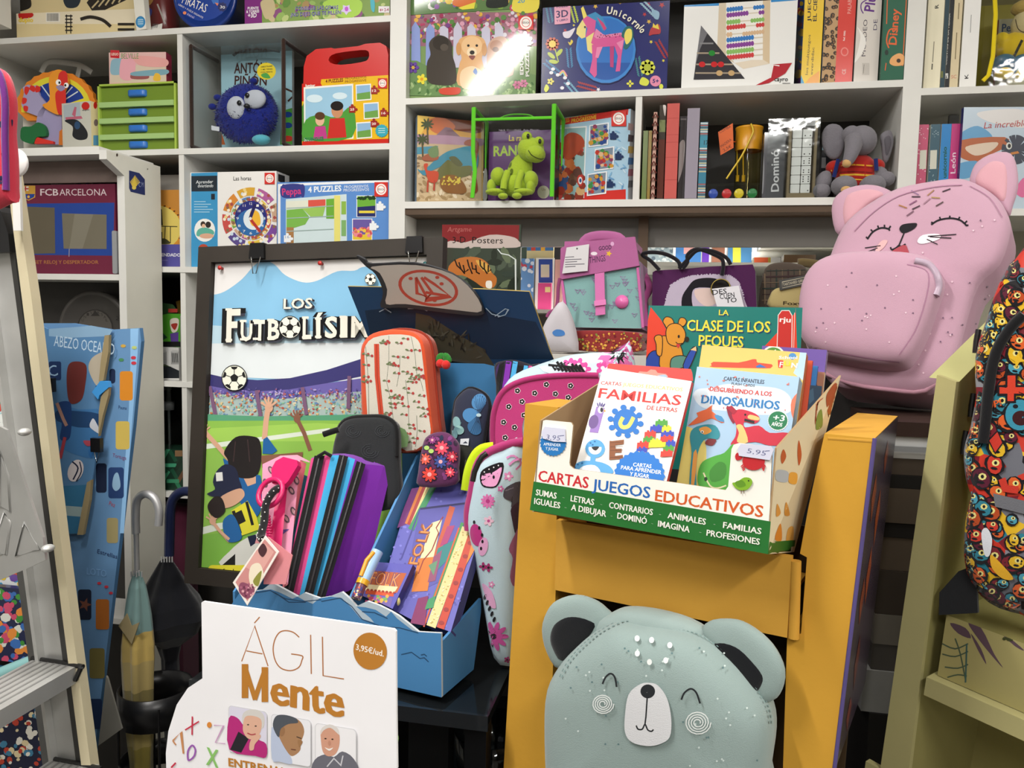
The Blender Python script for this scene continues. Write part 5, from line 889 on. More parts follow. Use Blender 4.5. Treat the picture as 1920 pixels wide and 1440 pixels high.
# ---------------------------------------------------------------- step ladder, gift wrap and torn display at the left
AL = m('#cfcfcc', 'M'); AD = m('#4c4b49', 'M'); CR = m('#cfc4a4', 'P')
fl = Fr((-.8, .93, .9)); Y0 = .93
def lt(pts, v='P'): return trace(fl, v, pts)
def floor_ext(a, b):                      # carry the line a-b of the rail plane down to the floor
    (x0, z0), (x1, z1) = lt([a, b]); k = (-.9 + .001 - z0) / (z1 - z0); return (x0 + (x1 - x0) * k, z0 + (z1 - z0) * k)
I = Item('step_ladder', 'aluminium step ladder with a cream edge strip at the left of the photo', 'ladder')
b = I.part('rail'); b.prism(fl, [*lt([(-24, 470), (32, 470)]), floor_ext((32, 385), (166, 1440)), floor_ext((-22, 385), (112, 1440))], 0, .004, AL); b.prism(fl, [*lt([(-24, 470), (-17, 470)]), floor_ext((-17, 385), (117, 1440)), floor_ext((-22, 385), (112, 1440))], -.012, -.0002, AL)
b.prism(fl, [*lt([(24, 470), (33, 470)]), floor_ext((33, 385), (166, 1440)), floor_ext((25, 385), (156, 1440))], -.006, -.0002, AD)
b = I.part('edge_strip', label='cream painted edge strip'); b.prism(fl, [*lt([(26, 300), (34, 300), (72, 560), (125, 1000)]), floor_ext((125, 1000), (183, 1440)), floor_ext((34, 385), (166.5, 1440)), *lt([(34, 400)])], -.012, .004, CR)
b = I.part('top_cap'); b.prism(fl, lt([(-30, 385), (4, 388), (18, 400), (31, 440), (34, 474), (-30, 476)]), -.014, .02, m('#1b1b1d', 'L'))
def tread(nm, p, zt, front):
    c = onY(*p, Y0); z = c.z; x1 = c.x; b = I.part('tread'); b.box(ID, x1 - .075, x1, .42, Y0 - .002, z - .004, z, AL); b.box(ID, x1 - .004, x1, .42, Y0 - .002, z - .024, z - .004, AL); b.box(ID, x1 - .06, x1 - .03, .42, Y0 - .002, z - .026, z - .004, AD)
    for k in range(6): b.box(ID, x1 - .07 + k * .011, x1 - .067 + k * .011, .42, Y0 - .004, z, z + .0008, m('#a5a5a3', 'M'))
    r = I.part('rubber_edge'); r.tube([V((x1 - .078, Y0 - .006, z + .001)), V((x1 - .03, Y0 - .008, z + .001)), V((x1 + .012, Y0 - .012, z + .001))], .0035, m('#1c1c1c', 'L'), 6)
    r.tube([V((x1 + .012, Y0 - .016, z + .002)), V((x1 + .002, Y0 - .016, z - .018))], .0035, m('#1c1c1c', 'L'), 6)
tread('a', (154, 1243), 0, 0); tread('b', (187, 1432), 0, 0)
fp = Fr((-.75, .84, .9)); b = I.part('hinge_plate'); o = trace(fp, 'P', [(-30, 790), (0, 800), (12, 806), (80, 1008), (85, 1050), (60, 1062), (-30, 1100)]); b.prism(fp, o, 0, .004, m('#bdbdba', 'M'))
for q in ([(0, 845), (16, 892), (20, 960), (0, 950)], [(-10, 1015), (8, 960), (20, 980), (12, 1040), (0, 1040)], [(46, 980), (74, 1030), (30, 1042)]):
    b.tube([fp(u, .0006, w) for u, w in trace(fp, 'P', q)], .0022, m('#bdbdba', 'M'), 6, closed=True)
for q in ((90, 1028), (46, 810)): r = I.part('rivet'); p = onY(*q, .835); r.ell(p, .007, .009, .005, AL)
fr_ = Fr((-.9, 1.02, .9)); b = I.part('rear_rail'); (x0, z0), (x1, z1), (x2, z2), (x3, z3) = trace(fr_, 'P', [(28, 1050), (60, 1050), (120, 1440), (80, 1440)]); k = (-.898 - z1) / (z2 - z1); b.prism(fr_, [(x0, z0), (x1, z1), (x1 + (x2 - x1) * k, -.898), (x0 + (x3 - x0) * k, -.898)], 0, .012, m('#6a6a68', 'M'))
# red bag resting on the ladder
fr = Fr((-.78, .80, 1.58)); I = Item('red_backpack', 'red bag with dark blue marks at the left edge of the photo', 'backpack'); b = I.part('body'); o = smooth(trace(fr, 'P', [(-60, 120), (0, 128), (18, 148), (26, 190), (24, 250), (28, 300), (29, 372), (22, 381), (-60, 388)]), 3); b.puff(fr, o, .018, .012, m('#d23a4e', 'F'), e=3); S = Sheet(b, bvh=b.bvh(), v='Z1', fin='F')
for q in ([(0, 910), (25, 925), (20, 950), (0, 955)], [(0, 1320), (35, 1335), (30, 1360), (0, 1380)], [(48, 755), (60, 765), (52, 785)], [(85, 900), (98, 905), (92, 950)], [(10, 1150), (22, 1155), (15, 1180)]): S.sm(q, '#20264a')
S.sm([(20, 640), (60, 700), (75, 860), (40, 860), (25, 760)], '#dd5060')
I.part('piping').tube([fr(x, -.012, zz) for x, zz in smooth(trace(fr, 'Z1', [(0, 512), (60, 580), (100, 760), (100, 1050), (108, 1440)]), 3, False)], .004, m('#6a2a7a', 'F'), 6)
fw = Fr((-.83, .905, 1.55)); I = Item('white_disc', 'round white plastic disc behind the red bag', 'disc'); (u, v), = trace(fw, 'P', [(27, 305)]); I.mb.lathe(fw.sub(u, 0, v, (-90, 0, 0)), [(0, 0), (.017, 0), (.019, .003), (.017, .006), (0, .006)], m('#e3e3e0', 'L'), 24); I.mb.box(fw, u - .006, u + .006, .001, .005, v - .09, v, m('#e3e3e0', 'L'))
# sheets of gift wrap
gw = 'gift wrap packs behind the ladder'
for n_, (lb, x1, y0, y1, Y, c, cols, rr) in enumerate((('dark gift wrap pack with small coloured stickers, topmost behind the ladder', 12, 545, 640, 1.16, '#3a3a55', ['#d8b03a', '#c94a4a', '#7a4aa0', '#e6e2da'], (8, 16)), ('plain red gift wrap pack', 30, 618, 712, 1.14, '#c2301f', [], (0, 0)), ('tan gift wrap pack printed with painted eggs', 36, 702, 790, 1.12, '#d8a85a', ['#3f6aa0', '#c94a3a', '#4a8a6a', '#e6dcc0', '#8a4a8a'], (6, 13)), ('pale turquoise gift wrap pack with purple flowers', 46, 776, 870, 1.10, '#a9cfd2', ['#6a4a8a', '#e6eae6', '#8fb8c0'], (6, 12)), ('orange and white gift wrap pack', 64, 850, 1000, 1.15, '#c9562a', ['#e8d9b0', '#e0b03a', '#8a2a1a'], (5, 12)), ('white gift wrap pack with bright cartoon shapes', 88, 1000, 1160, 1.13, '#dfe2e4', ['#d9562a', '#6a4a9a', '#3f9ac4', '#4a9a3a', '#e0c03a'], (6, 14)), ('navy gift wrap pack with green and pink creatures', 95, 1110, 1250, 1.11, '#1f2446', ['#3f8a3a', '#c94a6a', '#e08a3a', '#d9d9d0', '#3a6ab0'], (7, 16)), ('navy gift wrap pack with sailing boats, lowest behind the ladder', 80, 1330, 1500, 1.12, '#1c2038', ['#b5402f', '#d9c9a0', '#3f7a9a', '#e0dcd0'], (5, 11)), ('bright blue and pink gift wrap pack beside the rear ladder leg', 128, 1270, 1440, 1.16, '#3a8ab8', ['#c94a7a', '#e8e4dc', '#20306a'], (6, 12)))):
    fr = Fr((-.95, Y, .9)); a, (b1, z1), (b0, z0) = *trace(fr, 'P', [(-60, y1)]), *trace(fr, 'P', [(x1, y0), (x1, y1)]); I = Item('gift_wrap_pack', lb, 'gift wrap', gw); I.mb.box(fr, a[0], b1, 0, .012, z0, z1, m(c, 'G')); S = Sheet(I.mb, fr, 0, 'G', v='P'); S.clip = (a[0], z0, b1, z1)
    if cols: S.scat(-5, y0, x1 + 6, y1, 110, cols, rr[0] * .55, rr[1] * .6, asp=1.2)
I = Item('gift_wrap_roll', 'turquoise roll of gift wrap lying across behind the ladder tread', 'gift wrap'); I.mb.tube([onY(-40, 1282, 1.06), onY(98, 1228, 1.06)], .013, m('#7fb0b0', 'G'), 16)
I = Item('wrap_stand', 'dark stand carrying the gift wrap packs behind the ladder', 'stand'); I.mb.box(ID, -1.5, onY(60, 1000, 1.19).x, 1.19, 1.21, .0, 1.50, m('#2b2826', 'D')); 
# torn blue cardboard display
I = Item('cardboard_stand', 'torn light blue cardboard counter display leaning at the white cabinet', 'cardboard display'); fr = Fr((-1.05, 1.36, .9)); (xl, zl), (xr, zr) = trace(fr, 'P', [(175, 1440), (250, 640)])
b = I.part('back_sheet'); k = (-.898 - zr) / (zl - zr); base_x = xr + (xl - xr) * k
b.prism(fr, [(base_x - .18, -.898), (base_x, -.898), *trace(fr, 'P', [(170, 1440), (246, 800), (261, 640), (258, 615), (205, 618), (130, 606), (75, 606), (76, 640), (110, 1100), (120, 1440)])], .006, .016, m('#6690ba', 'P'), m('#4f7fae', 'P')); S = Sheet(b, fr, .006, 'P', v='A1')
S.poly([(800, 185), (850, 182), (845, 330), (800, 900), (760, 1440), (735, 1440), (790, 700), (800, 420)], '#8fbde6')
for x0, y0, x1, y1, c in ((735, 445, 815, 625, '#d98a2a'), (710, 752, 795, 925, '#cdb45a'), (665, 1035, 760, 1225, '#27406f'), (655, 1345, 725, 1500, '#a3976a'), (672, 430, 708, 520, '#1f2c4a'), (590, 1010, 655, 1190, '#1d2740')): S.poly(px('P', rrect(x0, y0, x1, y1, 16, 3)), c)
S.text('Pauna', (728, 676), (778, 682), 22, '#233a6a'); S.text('Tortuga', (690, 970), (775, 990), 24, '#7a3f6a'); S.text('Pez', (668, 1265), (704, 1280), 26, '#b04a5a'); S.sm([(700, 1085), (725, 1070), (740, 1150), (712, 1180), (690, 1150)], '#8fb4d0')
for q, c in (((757, 290), '#c9a34a'), ((745, 375), '#4a8a5a'), ((820, 362), '#c93a4a'), ((822, 395), '#c93a4a'), ((825, 300), '#b9c97a')): S.ell(*q, 16, 10, c)
S.vw('A2')
for x0, y0, x1, y1, c in ((540, 490, 615, 660, '#b56a2a'), (440, 435, 515, 605, '#1a2236'), (505, 765, 590, 935, '#7d7340'), (500, 1050, 575, 1220, '#1f3358')): S.poly(rrect(x0, y0, x1, y1, 14, 3), c)
S.star(480, 520, 40, 16, 5, '#7a4a3a'); S.text('Estrellas', (548, 230), (660, 262), 24, '#1f2f5a'); S.ells([(560, 400), (600, 420), (625, 455)], 12, 8, '#c93a4a'); S.text('LOTO', (490, 350), (600, 365), 40, '#7fa9d4')
b = I.part('front_sheet'); b.prism(fr, trace(fr, 'A1', [(245, 160), (300, 185), (490, 175), (560, 165), (690, 190), (668, 240), (640, 400), (590, 555), (645, 505), (640, 620), (625, 830), (600, 960), (575, 1110), (540, 1240), (500, 1440), (400, 1440), (300, 800)]), -.004, .0, m('#5581ab', 'P')); S = Sheet(b, fr, -.004, 'P', v='A1')
S.poly([(300, 185), (490, 172), (560, 165), (690, 192), (670, 230), (420, 240), (300, 230)], '#86a9c6'); S.text('ABEZO OCEANO', (330, 290), (700, 345), 70, '#b9cfe0', .0); S.sm([(560, 370), (620, 330), (645, 340), (635, 470), (600, 540), (545, 440)], '#b5ab98'); S.sm([(330, 650), (480, 680), (630, 690), (620, 850), (590, 980), (400, 930), (340, 850)], '#3f74a8', 3); S.sm([(345, 690), (480, 690), (620, 710), (600, 780), (480, 790), (350, 750)], '#22446e', 2)
S.poly([(380, 1150), (560, 1140), (500, 1440), (400, 1440)], '#38769c'); S.poly([(395, 1270), (530, 1280), (520, 1340), (400, 1330)], '#9fb4b4')
S.poly(rrect(300, 385, 376, 500, 12, 3), '#1f3560'); S.text('C', (304, 480), (358, 470), 70, '#9fc0dc', .0)
# a generic schoolchild seen from behind, a ball and shapes in place of the printed mascot
S.sm([(420, 410), (470, 385), (530, 410), (525, 520), (500, 620), (430, 640), (410, 520)], '#6a2f2c'); S.sm([(350, 650), (420, 630), (440, 680), (430, 850), (370, 860), (380, 760)], '#1f3f74'); S.line([(350, 640), (390, 740), (410, 780)], 20, '#b58a7a'); S.line([(400, 850), (370, 980)], 20, '#a83f4a')
S.ell(465, 1055, 46, 70, '#d9d0d0', 20); S.line([(445, 1000), (480, 1040), (450, 1110)], 9, '#1f2440', n=4); S.line([(490, 1000), (500, 1060), (470, 1120)], 7, '#1f2440', n=4); S.sm([(560, 750), (580, 740), (620, 830), (555, 790)], '#d0d4dc'); S.sm([(515, 870), (600, 880), (540, 905)], '#b04a5a'); S.sm([(545, 930), (585, 900), (560, 980)], '#2f6aa8')
TN = m('#9a8a66', 'C')
for q in ([(668, 225), (695, 222), (690, 330), (660, 500), (632, 505), (645, 380)], [(645, 600), (695, 530), (690, 590), (655, 720), (630, 840), (632, 690)], [(560, 1120), (585, 1105), (575, 1230), (535, 1440), (500, 1440), (535, 1250)]): t = I.part('torn_edge', label='bare brown torn cardboard edge'); t.prism(fr, trace(fr, 'A1', q), -.012, -.005, TN)
t = I.part('folded_flap'); t.prism(fr, trace(fr, 'A1', [(595, 570), (645, 502), (690, 505), (698, 540), (640, 590), (632, 615)]), -.014, -.0045, m('#3f92d4', 'P'))
c_ = I.part('corner_flap'); c_.prism(fr, trace(fr, 'A2', [(604, 918), (612, 930), (692, 1215), (560, 1310), (575, 1180)]), -.004, .0, m('#8f8d84', 'C'))
for q in ((345, 525), (632, 890)):
    c_ = I.part('binder_clip'); (u, v), = trace(fr, 'A1', [q]); c_.box(fr, u - .011, u + .011, -.022, -.0125, v - .014, v + .014, m('#141416', 'L')); w_ = I.part('wire_loop', c_); w_.tube([fr(u - .006, -.018, v - .012), fr(u, -.019, v - .036), fr(u + .006, -.018, v - .012)], .001, m('#b9b9b6', 'N'), 6)
# umbrellas in a stand
cs = onY(292, 1285, 1.44); cz = cs.z; r = .074; f = Fr((cs.x, 1.44, 0)); BKM = m('#151517', 'L')
I = Item('umbrella_stand', 'black open umbrella stand with two rings', 'umbrella stand'); ring = lambda z0, z1: [(r, z0), (r + .002, z0), (r + .002, z1), (r, z1), (r - .002, z1), (r - .002, z0), (r, z0)]
I.part('ring').lathe(f, ring(cz - .07, cz), BKM, 28); I.part('ring').lathe(f, ring(cz - .22, cz - .16), BKM, 28); I.part('base').lathe(f, [(0, .001), (r + .01, .001), (r + .01, .02), (0, .022)], BKM, 28)
for k in range(4): I.part('rod').tube([f(r * cos(k * pi / 2 + .7), r * sin(k * pi / 2 + .7), .02), f(r * cos(k * pi / 2 + .7), r * sin(k * pi / 2 + .7), cz - .02)], .003, BKM, 6)
YU = 1.44
I = Item('umbrella', 'folded yellow and turquoise umbrella with a silver crook handle', 'umbrella'); ST = m('#d4d4d4', 'M'); fu = Fr((cs.x, YU, 0)); up = lambda pts: [onY(a, b_, YU) for a, b_ in pts]
I.part('handle').tube(smooth(up([(297, 985), (298, 955), (289, 934), (272, 926), (257, 938), (254, 970), (255, 1000)]), 4, False), .0085, ST, 12); I.part('shaft').tube(up([(255, 1000), (257, 1078)]), .0058, ST, 10)
cn_ = I.part('canopy'); tp, bt = onY(257, 1072, YU), V((cs.x - .032, YU - .005, .03)); prof = [(0, .006), (.03, .014), (.1, .023), (.2, .030), (.42, .024), (.5, .020), (.75, .024), (.95, .02), (1, .004)]
def canopy(b, tp, bt, prof, mats, n=20, fold=.25, ph=0):
    rows = []; ax = (bt - tp)
    for i in range(28):
        t = i / 27; k = max(j for j in range(len(prof)) if prof[j][0] <= t); k = min(k, len(prof) - 2); (t0, r0), (t1, r1) = prof[k], prof[k + 1]; rr = r0 + (r1 - r0) * (t - t0) / (t1 - t0); c = tp + ax * t
        rows.append([c + V((cos(2 * pi * j / n), sin(2 * pi * j / n), 0)) * (rr * (1 + fold * sin(2 * pi * j / n * 5 + ph + t * 5))) for j in range(n)])
    for i in range(27):
        b.grid(rows[i:i + 2], mats[min(len(mats) - 1, int(i / 27 * len(mats)))])
YM = [m(c, 'F') for c in ('#7f9f9c', '#7f9f9c', '#c9ad62', '#b9a468', '#8a7d4c', '#a8975a', '#93853f', '#8d8a70', '#a0955c', '#b09a4c', '#b8a045', '#ad9540', '#a58f42', '#a58f42')]
canopy(cn_, tp, bt, prof, YM); fp_ = I.part('loose_flap'); fq = Fr((cs.x - .02, YU - .034, .9)); fp_.prism(fq, trace(fq, 'A2', [(668, 640), (715, 570), (740, 640), (785, 620), (742, 742)]), -.001, .001, m('#a5946a', 'F'))
rb = I.part('rib_tips')
for k in range(5): p = onY(246 + k * 5, 1082 - 2 * (k % 2), YU - .012); rb.tube([p, p + V((0, 0, .012))], .0016, ST, 6)
I = Item('umbrella', 'folded black umbrella with a navy crook handle below the framed poster', 'umbrella'); NV = m('#1d2547', 'L'); Y2 = 1.5; up2 = lambda pts: [onY(a, b_, Y2) for a, b_ in pts]
I.part('handle').tube(smooth(up2([(375, 955), (370, 930), (350, 921), (331, 928), (320, 950), (318, 1000), (317, 1042)]), 4, False), .0105, NV, 12)
cn_ = I.part('canopy'); canopy(cn_, onY(312, 1050, Y2 + .06), V((cs.x + .034, Y2 - .03, .03)), [(0, .012), (.08, .05), (.13, .08), (.175, .08), (.21, .03), (.25, .018), (.7, .018), (1, .006)], [m('#17181d', 'F')], 30, .13, 1.2)
rb = I.part('rib_tips')
for k in range(5): p = onY(303 + k * 5, 1054, Y2 - .02); rb.tube([p, p + V((0, 0, .012))], .0016, ST, 6)
fr, w = shelf(286, 345, .6, 2.1); I = Item('maroon_bag', 'dark maroon bag in the shade behind the umbrella handles', 'bag'); I.mb.puff(fr, rrect(-.09, .0, .09, onY(300, 945, 2.08).z - .6, .03), .05, .05, m('#5a2338', 'F')); I.mb.box(fr, -.07, .07, -.03, .05, -.5385, .02, m('#5a2338', 'F'))

# ---------------------------------------------------------------- framed football poster
FPo = Fr((-.648, 1.2948, .9365), (-6.6, -1.6, -5.1)); W, H = .5195, .66
I = Item('framed_poster', 'dark framed football poster leaning behind the blue pencil-case tray', 'poster'); FW = m('#352f29', 'D'); t = .031; b = I.part('frame')
b.prism(FPo, [(-W / 2, 0), (W / 2, 0), (W / 2, H), (-W / 2, H)], 0, .022, FW, hole=[(-W / 2 + t, t), (W / 2 - t, t), (W / 2 - t, H - t), (-W / 2 + t, H - t)]); b.box(FPo, -W / 2 + .004, W / 2 - .004, .02, .024, .004, H - .004, m('#4a3f35', 'D'))
po = I.part('poster'); po.box(FPo, -W / 2 + t + .001, W / 2 - t - .001, .012, .0195, t + .001, H - t - .001, m('#8fc0dc', 'G')); S = Sheet(po, FPo, .012, 'G', v='Z7'); S.clip = (-W / 2 + t + .001, t + .001, W / 2 - t - .001, H - t - .001)
S.rect(400, 760, 2300, 1400, '#86bcdd'); S.sm([(400, 1020), (430, 1010), (520, 985), (640, 900), (730, 800), (800, 770), (870, 800), (940, 870), (1060, 920), (1160, 910), (1300, 845), (1420, 840), (1520, 810), (1900, 830), (2300, 790), (2300, 700), (400, 700)], '#e4e2e0', 4)
S.vw('A3').poly([(150, 215), (160, 130), (1200, 190), (1200, 420), (150, 380)], '#bcd9e6'); S.poly([(150, 220), (1200, 215), (1200, 420), (150, 380)], '#dfe6e8')
S.poly([(100, 355), (230, 385), (400, 400), (560, 390), (740, 350), (920, 292), (1200, 210), (1200, 380), (920, 380), (740, 415), (560, 445), (400, 455), (230, 440), (100, 415)], '#3d3a72'); S.poly([(100, 415), (230, 440), (400, 455), (560, 445), (740, 415), (1200, 350), (1200, 480), (740, 465), (560, 490), (400, 495), (230, 470), (100, 445)], '#6c62a8'); S.poly([(100, 445), (230, 470), (400, 495), (560, 490), (740, 465), (1200, 440), (1200, 580), (740, 575), (420, 580), (100, 570)], '#a9bcb8')
S.scat(110, 462, 1000, 572, 420, ['#c9774a', '#d9c08a', '#7fb0b8', '#b5503f', '#8fc0a0', '#e0d4b0', '#6a8ab0'], 4, 9, .6); S.scat(110, 440, 1000, 490, 160, ['#8a7ac0', '#5a5090', '#b0a0d0', '#a0607a'], 4, 9, .5)
for x0, y0, x1, y1 in ((170, 430, 200, 575), (400, 450, 420, 580), (625, 435, 645, 570), (855, 380, 850, 540)): S.line([(x0, y0), (x1, y1)], 18, '#7a5a78')
S.poly([(100, 565), (420, 578), (740, 572), (1200, 560), (1200, 610), (740, 600), (100, 605)], '#5aa07a'); S.poly([(100, 600), (740, 598), (1200, 600), (1200, 1500), (90, 1500)], '#8fbf52'); S.poly([(100, 640), (700, 610), (1200, 640), (1200, 700), (100, 700)], '#a3cf5c'); S.poly([(140, 715), (760, 635), (760, 655), (140, 740)], '#dfe8d8'); S.poly([(120, 1125), (215, 1100), (300, 1090), (300, 1110), (215, 1135), (120, 1160)], '#dfe8d8'); S.poly([(120, 1160), (900, 1080), (900, 1500), (100, 1500)], '#7fb84a')
def ball(S, x, y, r):
    S.ell(x, y, r * 1.05, r * 1.08, '#1b1b1c'); S.ell(x, y, r * .98, r, '#eeeede'); q = lambda cx, cy, rr, a: [(cx + rr * cos(a + i * 2 * pi / 5), cy + rr * sin(a + i * 2 * pi / 5)) for i in range(5)]
    S.poly(q(x, y, r * .36, -pi / 2), '#1b1b1c'); ed = []
    for i in range(5):
        a = -pi / 2 + i * 2 * pi / 5; S.line([(x + r * .36 * cos(a), y + r * .36 * sin(a)), (x + r * .7 * cos(a), y + r * .7 * sin(a))], r * .06, '#1b1b1c'); S.poly([(x + rr * cos(a + d), y + rr * sin(a + d)) for rr, d in ((.97 * r, -.3), (.97 * r, .3), (.76 * r, .24), (.68 * r, 0), (.76 * r, -.24))], '#1b1b1c'); S.k -= 1.8
ball(S, 292, 390, 60)
# raised arms and team-mates seen from behind (plain figures, no printed characters)
SK, SD, BS = '#d9a98c', '#8a5c48', '#1f62a0'
def arm(p, w, c, hx, hy, s=1):
    S.line(p, w, c); S.ell(hx, hy, 20 * s, 24 * s, c)
    for i, a in enumerate((-150, -118, -92, -66, -35)): S.line([(hx, hy), (hx + 46 * s * cos(R(a)), hy + 52 * s * sin(R(a)))], 10 * s, c)
arm([(440, 690), (448, 600), (458, 540)], 26, SK, 462, 535); arm([(665, 745), (635, 660), (605, 600)], 20, SD, 600, 590, .8); arm([(270, 790), (200, 710), (145, 650)], 22, SK, 148, 650, .7); arm([(270, 1190), (215, 1130), (190, 1095)], 16, SK, 188, 1090, .8)
S.poly([(432, 760), (436, 690), (455, 678), (505, 745), (480, 762)], BS); S.poly([(425, 770), (630, 752), (625, 800), (430, 830)], SD)
S.sm([(240, 790), (270, 800), (400, 860), (425, 880), (430, 1000), (400, 1070), (330, 1010), (280, 900)], BS); S.poly([(330, 860), (400, 855), (400, 905), (360, 920)], SK)
S.sm([(245, 750), (300, 680), (380, 675), (420, 700), (425, 800), (400, 870), (330, 880), (275, 850), (262, 790)], '#1d1719', 4); S.line([(300, 700), (290, 800)], 6, '#3a2a2c'); S.line([(360, 690), (370, 800)], 6, '#3a2a2c')
S.sm([(190, 900), (205, 850), (250, 812), (300, 830), (320, 890), (330, 940), (270, 970), (215, 975), (160, 958), (200, 935)], '#1c2340', 3); S.text('1', (208, 895), (238, 892), 44, '#e8e8e4', .08)
S.sm([(225, 975), (320, 930), (345, 965), (300, 1010), (240, 1025)], SK); S.sm([(165, 1010), (200, 970), (235, 980), (250, 1040), (210, 1075), (175, 1050)], '#241a1a'); S.poly([(280, 1040), (360, 990), (405, 1070), (420, 1130), (320, 1165)], '#e0d83a'); S.line([(290, 1040), (325, 1150)], 16, '#1c1c1e'); S.line([(355, 995), (385, 1110)], 14, '#1c1c1e'); S.text('1', (310, 1110), (350, 1090), 60, '#1c1c1e', .06)
S.sm([(245, 1080), (290, 1060), (330, 1150), (320, 1185), (265, 1190), (240, 1130)], BS); S.line([(270, 1180), (215, 1130)], 14, SK)
S.sm([(230, 1310), (270, 1240), (360, 1170), (480, 1150), (480, 1320)], '#dcdcd4', 3); S.poly([(225, 1315), (300, 1250), (300, 1310)], '#161618'); S.poly([(360, 1165), (400, 1155), (410, 1190), (375, 1215)], '#1d2440')
S.poly(rrect(168, 1305, 480, 1380, 20, 4), '#e6dc3a'); S.text('losfutbolisimos.com', (186, 1346), (560, 1356), 26, '#2a2a1c')
S.vw('Z7')
for t_, p0, p1, h in (('LOS', (940, 1106), (1140, 1102), 72),):
    S.text(t_, (p0[0] + 8, p0[1] + 6), (p1[0] + 12, p1[1] + 8), h, '#30303a', .16); S.text(t_, p0, p1, h, '#131316', .14); S.text(t_, p0, p1, h, '#e6e2d4', .02)
for ch, x0, x1, h, yb in (('F', 545, 640, 225, 1330), ('U', 645, 725, 140, 1325), ('T', 735, 820, 140, 1322), ('B', 835, 915, 140, 1318), ('L', 1075, 1135, 150, 1312), ('Í', 1165, 1215, 140, 1308), ('S', 1228, 1315, 145, 1304), ('I', 1335, 1385, 145, 1302), ('M', 1410, 1530, 145, 1300), ('O', 1550, 1640, 145, 1300), ('S', 1660, 1740, 145, 1298)):
    y1 = yb - 2
    S.text(ch, (x0 + 10, yb + 20), (x1 + 22, y1 + 20), h * 1.04, '#3a3c48', .1); S.text(ch, (x0 - 9, yb + 10), (x1 + 11, y1 + 10), h * 1.1, '#131316', .24); S.text(ch, (x0, yb), (x1, y1), h, '#e8e4d6', .03)
    if ch in 'FUTBLÍI':
        for yy in ((yb - 8, yb - h + 6) if ch != 'L' else (yb - 8, yb - h + 6)): S.line([(x0 - 4, yy), (x0 + 42, yy)], 16, '#e8e4d6')
ball(S, 990, 1235, 74); ball(S, 1545, 905, 38)
for q, lb, px_ in (((755, 690), 'clip', 0), ((1840, 668), 'clip', 1)):
    c_ = I.part('binder_clip'); (u, v), = trace(FPo, 'Z7', [q]); c_.prism(FPo, [(u - .017, H - .028), (u + .017, H - .028), (u + .015, H + .002), (u - .015, H + .002)], -.006, .030, m('#111113', 'L')); w_ = I.part('wire_loop', c_); w_.tube([FPo(u - .010, -.008, H - .026), FPo(u - .003, -.010, H - .058), FPo(u + .004, -.010, H - .058), FPo(u + .011, -.008, H - .026)], .0011, m('#c9c9c6', 'N'), 6)
for q, c in (((480, 818), '#b8302a'), ((1175, 785), '#b8302a'), ((1905, 790), '#1f5a5a')):
    p = I.part('push_pin'); (u, v), = trace(FPo, 'Z7', [q]); f = FPo.sub(u, .012, v, (90, 0, 0)); p.lathe(f, [(0, .0005), (.003, .0005), (.0022, .006), (.0042, .008), (.0042, .010), (0, .0105)], m(c, 'L'), 12)
# ---------------------------------------------------------------- blue pencil-case tray on the glass table
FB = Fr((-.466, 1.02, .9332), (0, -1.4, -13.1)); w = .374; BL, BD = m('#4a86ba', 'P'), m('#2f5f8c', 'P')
I = Item('cardboard_tray', 'blue cardboard display tray with wave-cut front and a sloping ship header', 'cardboard display')
b = I.part('front_panel'); o = [(-w / 2, .001), (w / 2, .001)] + trace(FB, 'A5', [(1255, 1090), (1110, 1080), (1000, 990), (950, 960), (880, 925), (810, 900), (745, 930), (700, 880), (660, 845), (590, 872), (530, 882), (440, 850), (400, 872), (300, 818), (250, 790), (190, 835), (60, 850), (5, 920)]); o[2] = (w / 2, o[2][1]); o[-1] = (-w / 2, o[-1][1])
b.prism(FB, o, 0, .004, BL, m('#c9cfd2', 'P')); S = Sheet(b, FB, 0, 'P', v='A5')
for q in ([(190, 835), (250, 790), (300, 818), (400, 872), (370, 885), (300, 850), (245, 830)], [(400, 872), (440, 850), (530, 882), (490, 915), (440, 895)], [(590, 872), (660, 845), (700, 880), (745, 930), (830, 1000), (850, 1025), (770, 1000), (720, 940), (660, 880)], [(745, 930), (810, 900), (880, 925), (950, 960), (920, 990), (860, 950), (800, 935)], [(950, 960), (1000, 990), (1110, 1080), (1075, 1070), (985, 1000)]): S.poly(q, '#b5c6d2')
for q in ([(150, 850), (240, 835), (330, 885), (440, 900), (540, 890)], [(270, 850), (350, 905), (450, 905)], [(540, 900), (650, 880), (720, 930), (780, 1005), (900, 1050), (1000, 1055), (1110, 1085)], [(780, 960), (850, 965), (930, 1000)], [(1010, 1212), (1070, 1198), (1120, 1235), (1145, 1230), (1170, 1255)], [(1125, 1215), (1145, 1210), (1160, 1222)]): S.line(q, 5, '#27486b')
wall = lambda x, nm, f: I.part(nm).prism(Fr(FB(x, 0, 0), M=FB.M @ Euler((0, 0, R(90))).to_matrix()), f, -.002, .002, BL, BL)
wall(.032, 'divider', [(.005, .003), (.255, .003), (.255, .35), (.005, .112)])
wall(-w / 2 + .002, 'side_panel', [(.004, .001), (.1, .001), (.23, .12), (.235, .25), (.2, .235), (.17, .25), (.14, .2), (.1, .17), (.004, .094)]); wall(w / 2 - .002, 'side_panel', [(.004, .001), (.095, .001), (.12, .08), (.12, .1), (.004, .078)])
I.part('back_panel').box(FB, FB.uv(752, 700, .272)[0], w / 2, .272, .276, .15, .443, m('#3b78a8', 'P')); I.part('bottom_panel').box(FB, -w / 2 + .005, w / 2 - .005, .005, .1, .001, .004, BD)
